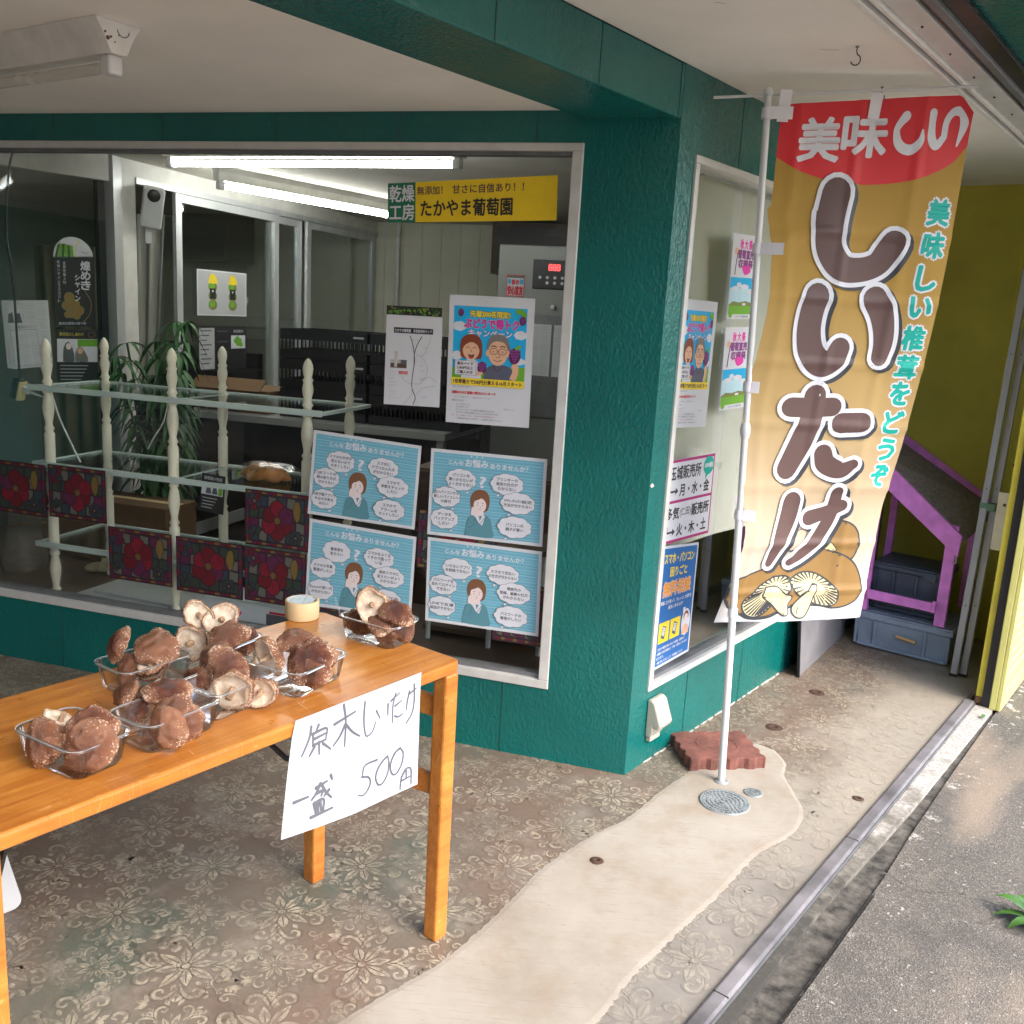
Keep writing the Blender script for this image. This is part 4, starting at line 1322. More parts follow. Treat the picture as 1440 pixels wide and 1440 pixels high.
MUSH = [
('P1', -0.655, -1.800, 0.815, 0.0378, (0.36, -0.75, 0.55), 'smooth pinkish brown mushroom on top of the near left tray'),
('P1', -0.647, -1.818, 0.768, 0.0437, (0.39, -0.91, 0.10), 'big speckled mushroom pressed to the front of the near left tray'),
('P1', -0.736, -1.829, 0.768, 0.0367, (-0.08, -0.92, 0.38), 'dark brown mushroom in the left corner of the near left tray'),
('P1', -0.744, -1.778, 0.800, 0.0302, (-0.29, -0.30, -0.90), 'upturned mushroom at the back of the near left tray'),
('P2', -0.600, -1.660, 0.800, 0.0354, (0.15, -0.45, 0.88), 'glossy dark cap on top at the front of the second tray from the left end'),
('P2', -0.585, -1.696, 0.768, 0.0373, (0.06, -0.96, 0.29), 'long brown cap pressed against the front wall of the second tray from the left end'),
('P2', -0.570, -1.648, 0.768, 0.0290, (0.73, -0.62, 0.31), 'small speckled cap in the right corner of the second tray from the left end'),
('P2', -0.729, -1.626, 0.800, 0.0327, (-0.54, -0.51, 0.67), 'speckled cap leaning out at the left of the second tray from the left end'),
('P2', -0.690, -1.642, 0.780, 0.0250, (0.23, -0.83, 0.50), 'smallest cap tucked in the middle of the second tray from the left end'),
('P2', -0.644, -1.616, 0.815, 0.0364, (0.35, -0.17, 0.92), 'broad flat cap lying at the top back of the second tray from the left end'),
('P3', -0.837, -1.516, 0.845, 0.0334, (-0.55, -0.72, 0.42), 'mushroom standing on edge at the far left of the back left tray'),
('P3', -0.801, -1.443, 0.820, 0.0450, (0.18, -0.50, 0.85), 'large dark domed mushroom on top of the back left tray'),
('P3', -0.790, -1.470, 0.785, 0.0310, (0.12, 0.24, -0.96), 'upside down mushroom with orange stem in the front of the back left tray'),
('P3', -0.848, -1.472, 0.765, 0.0300, (-0.20, -0.91, 0.37), 'speckled mushroom low in the left of the back left tray'),
('P3', -0.800, -1.447, 0.762, 0.0302, (0.10, 0.66, -0.74), 'pale mushroom underneath in the back left tray'),
('P4', -0.781, -1.322, 0.860, 0.0315, (-0.70, 0.66, -0.09), 'topmost mushroom of the tallest heap, its white gills facing right'),
('P4', -0.735, -1.300, 0.845, 0.0372, (-0.31, 0.73, -0.60), 'pale frilled mushroom on top right of the tallest heap'),
('P4', -0.689, -1.345, 0.832, 0.0370, (0.28, -0.67, 0.69), 'reddish brown folded cap at the front of the tallest heap'),
('P4', -0.787, -1.338, 0.800, 0.0378, (-0.40, 0.91, 0.02), 'torn mushroom with pale gills at the left of the tallest heap'),
('P4', -0.693, -1.260, 0.795, 0.0323, (0.87, -0.13, 0.48), 'small brown cap at the right of the tallest heap'),
('P5', -0.602, -1.476, 0.820, 0.0388, (0.32, -0.77, 0.55), 'round red brown cap on top of the middle tray'),
('P5', -0.660, -1.441, 0.830, 0.0368, (-0.50, -0.31, 0.81), 'white flecked cap at the upper left of the middle tray'),
('P5', -0.572, -1.500, 0.782, 0.0420, (-.22, .93, .28), 'mushroom showing its broad white gills at the front of the middle tray'),
('P5', -0.530, -1.470, 0.775, 0.0343, (-.15, .98, 0.10), 'mushroom showing its gills at the right of the middle tray'),
('P5', -0.676, -1.482, 0.772, 0.0320, (-0.10, -0.92, 0.39), 'pale brown cap low at the left of the middle tray'),
('P6', -0.585, -1.345, 0.803, 0.0383, (0.28, 0.92, 0.19), 'mushroom with round white gills at the left of the tray behind the price sign'),
('P6', -0.555, -1.290, 0.828, 0.0358, (0.21, -0.25, 0.94), 'flat speckled cap at the top back of the tray behind the price sign'),
('P6', -0.498, -1.327, 0.800, 0.0475, (0.30, -0.75, 0.59), 'big dark domed cap in the tray behind the price sign'),
('P6', -0.486, -1.345, 0.764, 0.0350, (0.28, -0.94, 0.21), 'speckled cap pressed low under the big dome in the tray behind the price sign'),
('P7', -0.500, -1.020, 0.838, 0.0400, (-0.20, 0.95, -.10), 'mushroom with a broad cream gill disc at the upper left of the right end tray'),
('P7', -0.435, -1.020, 0.828, 0.0360, (0.34, -0.55, 0.77), 'shiny dark round cap on top right of the right end tray'),
('P7', -0.476, -1.025, 0.800, 0.0370, (0.20, -0.44, 0.88), 'flecked cap wedged in the middle of the right end tray'),
('P7', -0.540, -1.005, 0.774, 0.0350, (0.05, -0.95, 0.29), 'dark cap low at the left of the right end tray'),
('P7', -0.462, -1.015, 0.768, 0.0320, (0.29, -0.95, 0.11), 'long brown cap low at the front of the right end tray'),
('P7', -0.428, -.995, 0.772, 0.0310, (0.76, -0.53, 0.39), 'small brown cap low at the right of the right end tray'),
]
for k, (tk, x, y, z, r, ax, lab) in enumerate(MUSH):
    t = thing('shiitake_mushroom', lab, 'mushroom', group='mushrooms heaped in the plastic trays')
    q = Vector(ax).normalized().to_track_quat('Z', 'Y')
    M = Matrix.Translation((x, y, z)) @ q.to_matrix().to_4x4() @ Matrix.Rotation(k * 1.37, 4, 'Z')
    # keep the heap above the tray floor
    low = r * (abs(Vector(ax).normalized().z) * .45 + math.sqrt(max(0, 1 - Vector(ax).normalized().z ** 2)))
    if z - low < TH + .004:
        M.translation.z = TH + .004 + low
    t.matrix_world = M @ Matrix.Scale(r * 1.08, 4)
    for me, nm in zip(PROTO[(k * 4 + k // 9) % 9], ('cap', 'rim', 'gills', 'stem')):
        c = bpy.data.objects.new(nm, me); COL.objects.link(c); c.parent = t

# tape roll and a scrap of clear film behind it
t = thing('tape_roll', 'wide roll of cream tape topped with pale blue film', 'tape roll', (-.745, -.925, TH + .001), .3)
g = G(); g.lathe([(.030, 0), (.043, 0), (.044, .002), (.044, .046), (.043, .048), (.038, .048)], M_TAPE, 40); g.build('tape', t)
g = G(); g.lathe([(.0375, .048), (.036, .0475), (.034, .03), (.030, .0)], M_PAPER, 40); g.build('core', t)
g = G()
for i in range(9):
    a = -.034 + i * .0076
    w = math.sqrt(max(0, .0360 ** 2 - a * a))
    g.bar((a, -w, .0455 + .001 * math.sin(i)), (a, w, .0462 + .0012 * math.cos(i * 2)), .0074, .001, M_TAPEB if i % 2 else M_PAPER)
g.build('film', t)
t = thing('film_scrap', 'crumpled piece of clear film standing behind the tape roll', 'plastic film', (-.672, -.872, TH + .001), .8)
g = G(); vs = []
for i in range(7):
    for j in range(4):
        vs.append((-.03 + i * .009, .010 * math.sin(i * 1.3 + j), j * .016))
g.add(vs, [(i * 4 + j, i * 4 + j + 1, i * 4 + j + 5, i * 4 + j + 4) for i in range(6) for j in range(3)], M_BAG, True)
g.build('film', t)

# =================================================================== BANNER
THT = [0.20, 0.235, 0.28, 0.35, 0.427, 0.505, 0.609, 0.659, 0.688]
FW, FH = .56, 1.65
def flagpos(u, v, h):
    vv = min(max(v / FH, 0), 1)
    k = min(7, int(vv * 8)); f_ = vv * 8 - k
    a = THT[k] * (1 - f_) + THT[k + 1] * f_
    # cloth: gentle waves, the left edge is held by loops
    us = u / FW
    wv = .012 * math.sin(us * 5.2 + v * 2.1) * (.3 + vv) + .006 * math.sin(us * 11 - v * 6 + .6) * us
    wv += .022 * math.exp(-((v - .42 + u * .35) / .04) ** 2) * max(0, 1 - us * 2.2)     # pulled fold at upper left
    wv += .010 * math.exp(-((v - 1.32 - u * .25) / .05) ** 2) * max(0, 1 - us * 1.6)
    # fold creases from packing
    for cz in (.36, .56, .76, .96, 1.17, 1.37, 1.54):
        wv += .0055 * max(0, 1 - abs(v - cz) / .022)
    for cu in (.055, .235, .42):
        wv += .0045 * max(0, 1 - abs(u - cu) / .022)
    wv -= .035 * max(0, vv - .86) / .14 * max(0, 1 - us * 3)
    edge = .022 * math.sin((v - .36) * 8.0) * max(0, 1 - us * 3) if v > .3 else 0
    x = .285 + u * math.cos(a) + edge
    y = .085 + u * math.sin(a)
    n = Vector((math.sin(a), -math.cos(a), 0))
    p = Vector((x, y, 2.21 - v)) + n * (wv + h)
    if v < .25:
        p.z += .050 * us * (1 - v / .25)
    if us > .93 and v < .07:     # folded-down corner
        t_ = (us - .93) / .07
        p.z -= .05 * t_ * (1 - v / .07)
    return p
art = Art(.00002)
art.add(M_FLAG, [(0, 0), (FW, 0), (FW, FH), (0, FH)])
art.h = .0005
art.poly(M_RED, [(0, .0)] + crom([(0, .150), (.067, .186), (.156, .211), (.265, .220), (.393, .208), (.475, .184), (.525, .158), (.56, .118)], 4) + [(.56, 0)])
art.h = .0010
art.text(M_INKW, '美', .062, .044, .180, .160, bold=.0042, rot=.0)
art.text(M_INKW, '味', .190, .034, .318, .146, bold=.0042, rot=.0)
for s_, r in (([(.367, .046), (.352, .064), (.345, .082), (.353, .110), (.372, .126), (.397, .128), (.418, .108), (.420, .082)], [.013, .010, .009, .012, .013, .013, .010, .003]),
              ([(.445, .040), (.446, .07), (.450, .100), (.466, .119), (.486, .098)], [.011, .010, .012, .011, .009]),
              ([(.486, .098), (.488, .060), (.506, .038), (.532, .042), (.540, .070), (.528, .118)], [.009, .009, .010, .012, .012, .003])):
    art.stroke(M_INKW, s_, r, 6)
BIG = [
 ([(0.19, 0.246), (0.182, 0.315), (0.182, 0.383), (0.201, 0.43), (0.242, 0.465), (0.299, 0.466), (0.347, 0.447), (0.371, 0.411), (0.386, 0.381)], [.043, .043, .042, .040, .039, .037, .037, .038, .037]),
 ([(0.17, 0.553), (0.159, 0.606), (0.16, 0.667), (0.18, 0.727), (0.22, 0.761), (0.258, 0.744), (0.272, 0.71)], [.041, .042, .042, .042, .042, .038, .035]),
 ([(0.361, 0.55), (0.39, 0.593), (0.408, 0.643), (0.415, 0.689), (0.412, 0.731)], [.038, .037, .034, .031, .027]),
 ([(0.219, 0.865), (0.22, 0.927), (0.203, 0.997), (0.178, 1.067), (0.161, 1.107)], [.037, .038, .039, .038, .037]),
 ([(0.147, 0.904), (0.219, 0.903), (0.285, 0.898)], [.032, .032, .031]),
 ([(0.326, 0.95), (0.394, 0.945)], [.034, .033]),
 ([(0.283, 1.054), (0.302, 1.089), (0.357, 1.109), (0.396, 1.087)], [.031, .033, .029, .017]),
 ([(0.202, 1.221), (0.194, 1.28), (0.173, 1.352), (0.142, 1.432)], [.034, .034, .030, .016]),
 ([(0.284, 1.279), (0.339, 1.259), (0.39, 1.233)], [.027, .023, .021]),
 ([(0.365, 1.187), (0.361, 1.251), (0.344, 1.309), (0.313, 1.367), (0.262, 1.413), (0.226, 1.435)], [.020, .022, .022, .021, .018, .012])]
cap1 = [(0.32, 1.303), (0.37, 1.289), (0.434, 1.297), (0.472, 1.328), (0.484, 1.376), (0.466, 1.428), (0.41, 1.448), (0.34, 1.402)]
cap2 = [(0.03, 1.489), (0.114, 1.464), (0.211, 1.439), (0.274, 1.416), (0.344, 1.397), (0.421, 1.409), (0.48, 1.442), (0.518, 1.497), (0.532, 1.550), (0.508, 1.585), (0.444, 1.604), (0.358, 1.592), (0.258, 1.596), (0.175, 1.632), (0.118, 1.636), (0.084, 1.620), (0.036, 1.594), (.004, 1.554), (0.006, 1.517)]
def outl(pts, m, fill, r=.006):
    art.stroke(m, crom(list(pts) + [pts[0]], 4)[::1], r, 2)
    art.poly(fill, pts, smooth=4)
art.step = .00014; art.h = .0005
outl(cap1, M_SHADI, M_CAPI)
outl(cap2, M_SHADI, M_CAPI)
outl([(0.345, 1.385), (0.365, 1.359), (0.405, 1.392), (.38, 1.394)], M_SHADI, M_GILLI, .003)
outl([(0.207, 1.389), (0.23, 1.335), (0.285, 1.324), (0.267, 1.378), (0.232, 1.394)], M_SHADI, M_FLAG, .003)
gl2 = [(0.18, 1.488), (0.136, 1.516), (0.102, 1.552), (0.083, 1.584), (0.103, 1.620), (0.135, 1.630), (0.161, 1.615), (0.19, 1.582), (0.247, 1.539), (0.234, 1.491)]
gl1 = [(0.245, 1.5), (0.286, 1.477), (0.336, 1.479), (0.392, 1.508), (0.436, 1.55), (0.438, 1.585), (0.399, 1.596), (0.339, 1.579), (0.278, 1.545)]
for pts, (cx, cy) in ((gl2, (.190, 1.520)), (gl1, (.335, 1.520))):
    outl(pts, M_SHADI, M_GILLI)
    q = crom(pts + [pts[0]], 3)
    art.up()
    for i, (x, y) in enumerate(q[:-1]):
        art.stroke(M_SHADI, [(x * .96 + cx * .04, y * .96 + cy * .04), (x * .5 + cx * .5, y * .5 + cy * .5)], [.0034, .0014], 2, up=False)
st2 = [(0.156, 1.525), (0.195, 1.523), (0.229, 1.551), (0.26, 1.561), (0.245, 1.586), (0.250, 1.622), (0.226, 1.620), (0.185, 1.582), (0.151, 1.555)]
st1 = [(0.338, 1.518), (0.318, 1.547), (0.275, 1.588), (0.269, 1.612), (0.29, 1.634), (0.315, 1.634), (0.332, 1.606), (0.349, 1.549), (0.352, 1.523)]
outl(st2, M_SHADI, M_GILLI, .005); outl(st1, M_SHADI, M_GILLI, .005)
art.stroke(M_SHADI, [(.290, 1.60), (.287, 1.617), (.29, 1.624)], .0018, 3)
art.step = .00002; art.h = .0048
for s_, r in BIG:
    art.stroke(M_SHADI, s_, [q + .013 for q in r], 8, dx=.014, dy=.010)
art.h = .0054
for s_, r in BIG:
    art.stroke(M_INKW, s_, [q + .014 for q in r], 8)
art.h = .0060
for s_, r in BIG:
    art.stroke(M_BROWNI, s_, r, 8)
for ch, v in zip('美味しい椎茸をどうぞ', (.286, .382, .481, .569, .665, .757, .844, .940, 1.034, 1.125)):
    w = .028 if ch in 'しうぞを' else .031
    hh = .036 if ch not in 'い' else .03
    art.h = .0005
    art.text(M_INKW, ch, .508 - w, v - hh, .508 + w, v + hh, bold=.0095)
    art.h = .0010
    art.text(M_TEAL, ch, .508 - w, v - hh, .508 + w, v + hh, bold=.0034)
ban = thing('banner_flag', 'tall gold and red shop banner with big brown lettering on a white pole', 'banner', (.325, .085, 0))
o = art.build('cloth', lambda u, v, h: flagpos(u, v, h) - Vector((.325, .085, 0)), ban, cut=.0125, size=(FW, FH), smooth=True)
g = G()
def polept(z): return (-.083 * z / 2.25, -.004 * z / 2.25, z)
g.tube([polept(0), polept(.95)], .0125, M_WHITE, 16); g.build('lower_pole', ban)
g = G(); g.tube([polept(.9), polept(1.18), polept(2.235)], .0105, M_WHITE, 16); g.build('upper_pole', ban)
g = G(); g.tube([polept(1.20), polept(1.215), polept(1.235), polept(1.25)], [.0125, .0165, .0165, .0125], M_WHITE, 16); g.build('clamp', ban, bevel=.001)
g = G(); g.tube([polept(.80), polept(.815)], [.0135, .0135], M_WHITE, 16); g.build('clamp', ban)
g = G(); g.tube([polept(2.236), polept(2.247), polept(2.256)], [.0135, .0145, .011], M_WHITE, 16); g.build('cap', ban)
g = G(); g.tube([(.08 - .325, .0, 2.232), (.83 - .325, .085, 2.275)], .0042, M_WHITE, 10); g.build('cross_arm', ban)
M_LOOP = mat('white_nylon_loop', (.74, .73, .78), .7, var=.04)
for z in (2.185, 1.79, 1.365, .95, .615):
    g = G(); px, py, _ = polept(z)
    g.lathe([(.0160, -.016), (.0168, 0), (.0160, .016)], M_LOOP, 16, c=(px, py))
    tgt = flagpos(.0, 2.21 - z, .002) - Vector((.325, .085, 0))
    w = .018
    a = Vector((px + .010, py - .014, 0)); b = Vector((tgt.x + .035, tgt.y - .006, 0))
    g.add([(a.x, a.y, -w), (b.x, b.y, -w), (b.x, b.y, w), (a.x, a.y, w), (a.x, a.y + .002, -w), (b.x, b.y + .002, -w), (b.x, b.y + .002, w), (a.x, a.y + .002, w)],
          [(0, 1, 2, 3), (7, 6, 5, 4), (0, 4, 5, 1), (3, 2, 6, 7), (1, 5, 6, 2)], M_LOOP)
    o = g.build('loop', ban); o.location = (0, 0, z)
for u in (.010, .275):
    p = flagpos(u, .0, .003) - Vector((.325, .085, 0)); p2 = flagpos(u, .05, .003) - Vector((.325, .085, 0))
    g = G()
    top = Vector((p.x, p.y - .004, 2.251))
    d = Vector((.017, .004, 0))
    g.add([top - d, top + d, p2 + d * .95 - Vector((.004, .002, 0)), p2 - d * .95 - Vector((.004, .002, 0)), top - d + Vector((0, .012, .001)), top + d + Vector((0, .012, .001))], [(0, 1, 2, 3), (0, 4, 5, 1)], M_LOOP)
    g.build('loop', ban)
g = G(); g.lathe([(.0126, .001), (.024, .001), (.026, .004), (.022, .008), (.0128, .008)], M_IRON, 24); g.build('ground_socket', ban)

# =================================================================== THINGS ON THE PORCH FLOOR
t = thing('paving_brick', 'thick wavy edged red paving brick lying by the foot of the banner pole', 'paving brick', (.288, .285, .0), math.radians(26))
out = []
hx, hy = .142, .112
def wav(a, b, n, amp):
    for i in range(n):
        tt = i / n
        x = a[0] + (b[0] - a[0]) * tt; y = a[1] + (b[1] - a[1]) * tt
        l = math.hypot(b[0] - a[0], b[1] - a[1]); nx, ny = (b[1] - a[1]) / l, -(b[0] - a[0]) / l
        k = amp * math.sin(tt * math.pi * 8)
        k = max(-amp * .8, min(amp * .8, k * 1.5))
        out.append((x + nx * k, y + ny * k))
wav((-hx, -hy), (hx, -hy), 40, .0055); wav((hx, -hy), (hx, hy), 32, .0055); wav((hx, hy), (-hx, hy), 40, .0055); wav((-hx, hy), (-hx, -hy), 32, .0055)
g = G(); g.prism(out, 0, .046, M_PAVER); g.build('paving_body', t, bevel=.004)
g = G(); g.lathe([(.078, .0463), (.074, .0484), (.070, .0463)], M_PAVER, 40); g.build('raised_ring', t)

def cover(p, r, lab, rings, group=None):
    t = thing('drain_cover', lab, 'drain cover', p, .4, group)
    g = G(); g.lathe([(r, -.002), (r, .0035), (r * .93, .0040), (r * .90, .0015), (.0001, .0015)], M_IRON, 48); g.build('cover_plate', t)
    g = G()
    for k in range(rings):
        rr_ = r * (.84 - k * .84 / rings)
        n = max(5, int(rr_ * 2 * math.pi / (r * .17)))
        for i in range(n):
            a0 = 2 * math.pi * (i + .12 + (k % 2) * .5) / n; a1 = 2 * math.pi * (i + .82 + (k % 2) * .5) / n
            w = r * .26 / rings
            pts = [(q * math.cos(a), q * math.sin(a)) for q, a in ((rr_ - w, a0), (rr_ - w, a1), (rr_ + w, a1), (rr_ + w, a0))]
            g.prism(pts, .0015, .0048, M_IRON)
    g.build('raised_studs', t)
cover((.349, -.063, .0045), .083, 'large round grey drain cover with rings of studs beside the pole foot', 5)
cover((.436, .041, .0045), .031, 'small round grey drain cap right of the large drain cover', 3)
# outlet box on the side wall
t = thing('outdoor_outlet', 'off white weatherproof outlet box low on the green side wall', 'outlet', tuple(BP(.165, .0, .0)), BROT)
g = G()
g.prism([(0.0005, .105), (.022, .105), (.030, .125), (.030, .150), (.052, .140), (.060, .158), (.030, .236), (.016, .246), (.0005, .246)], -.045, .045, M_OUT, axis='y')
g.build('hood', t, bevel=.006, seg=3)
g = G(); g.box(.0005, .020, -.036, .036,   .086, .1045, M_OUT); g.build('back_box', t, bevel=.003)
for (a, o, lab) in ((1.262, .216, 'rusty brown floor bolt nearer the leaning dark board'), (.769, .224, 'rusty brown floor bolt nearer the red paving brick'), (-.519, .223, 'rusty nub in the cream mortar strip near the wall corner'), (.422, .672, 'small oval metal eye beside the floor rail')):
    t = thing('floor_bolt', lab, 'floor bolt', tuple(BP(a, o, .0045 if a < 0 else 0)), BROT, 'bolts set in the porch floor')
    r = .022 if a > .6 else .013
    g = G(); g.lathe([(r * 1.6, .0004), (r, .003), (r * .55, .004), (r * .5, .001), (.0001, .001)], mat('dark_rust_%d' % int(a * 100), (.06, .03, .02), .8, var=.3, vs=60), 18)
    g.build('bolt', t)
# dark board leaning on the side wall
t = thing('leaning_board', 'dark edged grey board leaning against the green wall behind the banner', 'board', tuple(BP(1.38, .085, 0)), BROT)
g = G(); g.bar((.0, 0, .0), (-.058, 0, .62), .012, .010, M_BLACK); g.build('edge_strip', t)
g = G()
g.add([(0, .006, 0), (-.062, .80, 0), (-.100, .80, .60), (-.058, .006, .62), (-.010, .006, 0), (-.072, .80, 0), (-.110, .80, .60), (-.068, .006, .62)],
      [(0, 1, 2, 3), (7, 6, 5, 4), (0, 4, 5, 1), (1, 5, 6, 2), (2, 6, 7, 3), (3, 7, 4, 0)], mat('dull_grey_board', (.21, .21, .23), .45, var=.15))
g.build('sheet', t)

# storage crates and purple stand
def storage_crate(lab, a, o, z, L, D, H, m, name='storage_crate', clip=True):
    t = thing(name, lab, 'storage crate', tuple(BP(a, o, z)), BROT, 'lidded crates stacked at the end wall')
    g = G()
    tap = .018
    def ring(s, zz): return [(-L / 2 + s, s), (L / 2 - s, s), (L / 2 - s, D - s), (-L / 2 + s, D - s)]
    b, tp = ring(tap, 0), ring(0.006, 0)
    vs = [(x, y, 0) for x, y in b] + [(x, y, H - .035) for x, y in tp]
    g.add(vs, [(3, 2, 1, 0), (4, 5, 6, 7)] + [(i, (i + 1) % 4, 4 + (i + 1) % 4, 4 + i) for i in range(4)], m)
    g.build('body', t, bevel=.006)
    g = G(); g.box(-L / 2 - .004, L / 2 + .004, -.006, D + .004, H - .034, H - .008, m); g.build('rim', t, bevel=.004)
    g = G(); g.box(-L / 2 - .001, L / 2 + .001, -.003, D + .001, H - .0075, H, m); g.box(-L / 2 + .04, L / 2 - .04, .03, D - .03, H + .0002, H + .003, m); g.build('lid', t, bevel=.003)
    g = G()
    for x in (-L / 2 + .008, -L / 2 + .10, L / 2 - .12, L / 2 - .012):
        g.bar((x, .012, .012), (x, -.002, H - .036), .014, .010, m)
    g.box(-L / 2 + .02, L / 2 - .02, .003, .016, .008, .022, m)
    g.build('stiffening_rib', t, bevel=.002)
    if clip:
        g = G(); g.tube([(-.02, -.012, H * .52), (.075, -.016, H * .48)], .009, mat('tan_wood_grip', (.50, .33, .17), .6), 10); g.build('handle', t)
    else:
        g = G(); g.box(-.09, .09, -.012, -.0065, H - .03, H - .012, m); g.box(L / 2 - .09, L / 2 - .03, -.012, -.0065, H - .05, H - .01, m); g.build('latch', t, bevel=.002)
    return t
storage_crate('lower slate blue crate with a tan grip, standing on the porch floor', 2.05, .335, 0, .46, .34, .185, M_CRATE)
storage_crate('dark blue lidded crate stacked on the slate blue crate inside the purple stand', 2.13, .305, .1885, .33, .28, .245, M_CRATED, clip=False)
t = thing('purple_stand', 'purple painted wooden stand with a sloping weathered roof, set on the blue crate', 'stand', tuple(BP(2.07, .31, .1885)), BROT)
def pl(x, y, z): return (x, y, z)
# posts
for (x, y, h_, nm) in ((.185, .0, .50, 'post'), (-.185, .0, .62, 'post')):
    g = G(); g.box(x - .025, x + .025, y - .014, y + .012, 0, h_, M_PURPLE); g.build('post', t, bevel=.002)
for (x, h_) in ((.205, .55), (-.19, .64)):
    g = G(); g.box(x - .018, x + .018, .325, .35, .03, h_, M_PURPLE); g.build('post', t, bevel=.002)
g = G(); g.box(-.164, .159, -.032, -.015, .068, .114, M_PURPLE); g.build('lower_rail', t, bevel=.002)
g = G(); g.box(.150, .165, -.045, -.031, .07, .125, M_PURPLE); g.build('rail_block', t)
g = G(); g.bar((-.205, .0, .10), (-.205, .34, .16), .018, .038, M_PURPLE); g.build('side_rail', t, bevel=.002)
g = G(); g.bar((.226, .0, .28), (.226, .33, .30), .016, .04, M_PURPLE); 
# roof: falls from the left ridge to the right eave
def roofz(x): return .80 - (x + .25) * .73
g = G()
g.add([(-.26, -.035, roofz(-.26) - .085), (.226, -.035, roofz(.226) - .095), (.232, -.035, roofz(.232) + .012), (-.26, -.035, roofz(-.26) + .035),
       (-.26, -.016, roofz(-.26) - .085), (.226, -.016, roofz(.226) - .095), (.232, -.016, roofz(.232) + .012), (-.26, -.016, roofz(-.26) + .035)],
      [(0, 1, 2, 3), (7, 6, 5, 4), (0, 4, 5, 1), (1, 5, 6, 2), (2, 6, 7, 3), (3, 7, 4, 0)], M_PURPLE)
g.build('front_board', t, bevel=.002)
g = G()
g.add([(-.26, -.015, roofz(-.26)), (.24, -.015, roofz(.24)), (.285, .40, roofz(.24) + .10), (-.26, .40, roofz(-.26) + .04),
       (-.26, -.015, roofz(-.26) - .012), (.24, -.015, roofz(.24) - .012), (.285, .40, roofz(.24) + .088), (-.26, .40, roofz(-.26) + .028)],
      [(0, 1, 2, 3), (7, 6, 5, 4), (0, 4, 5, 1), (1, 5, 6, 2), (2, 6, 7, 3), (3, 7, 4, 0)], M_ROOFB)
g.build('roof_panel', t)
g = G()
g.add([(-.26, .401, roofz(-.26) + .02), (.29, .401, roofz(.24) + .08), (.29, .401, roofz(.24) + .125), (-.26, .401, roofz(-.26) + .085),
       (-.26, .418, roofz(-.26) + .02), (.29, .418, roofz(.24) + .08), (.29, .418, roofz(.24) + .125), (-.26, .418, roofz(-.26) + .085)],
      [(0, 1, 2, 3), (7, 6, 5, 4), (0, 4, 5, 1), (1, 5, 6, 2), (2, 6, 7, 3), (3, 7, 4, 0)], M_PURPLE)
g.build('back_board', t)
g = G(); g.tube([(.2075, .0, .36), (.214, -.002, .355), (.216, -.002, .325), (.209, -.002, .318)], .003, M_ALU, 6); g.build('hook', t)

# weed in the street crack
t = thing('weed', 'green broad leaved weed growing from the pavement crack at the right edge', 'plant', tuple(BP(.07, 1.285, -.02)), 0)
g = G()
rnd = random.Random(5)
for k in range(11):
    a = k * 2.4 + .3; L = rnd.uniform(.08, .125); up_ = rnd.uniform(.6, 1.2); w = rnd.uniform(.012, .019)
    pts = []
    for i in range(6):
        tt = i / 5
        r_ = L * tt; zz = L * up_ * tt - L * .75 * tt * tt
        pts.append((r_, zz + .012, w * max(0, math.sin(math.pi * min(1, tt * .93 + .07))) ** .8))
    vs = []
    for r_, zz, ww in pts:
        for sgn in (-1, 0, 1):
            x = r_ * math.cos(a) - sgn * ww * math.sin(a); y = r_ * math.sin(a) + sgn * ww * math.cos(a)
            vs.append((x, y, zz + abs(sgn) * ww * .35))
    g.add(vs, [(i * 3 + j, i * 3 + j + 1, i * 3 + j + 4, i * 3 + j + 3) for i in range(5) for j in range(2)], M_LEAFB, True)
g.build('leaf', t)
t = thing('leaf_scrap', 'tiny bright green leaf lying at the far end of the floor rail', 'leaf', tuple(BP(1.52, .835, .004)), 1.2)
g = G(); g.add([(-.022, 0, 0), (-.008, .007, .004), (.012, .006, .006), (.025, 0, .001), (.012, -.006, .002), (-.008, -.006, .0)], [(0, 1, 2, 3, 4, 5)], M_LEAFB); g.build('leaf', t)

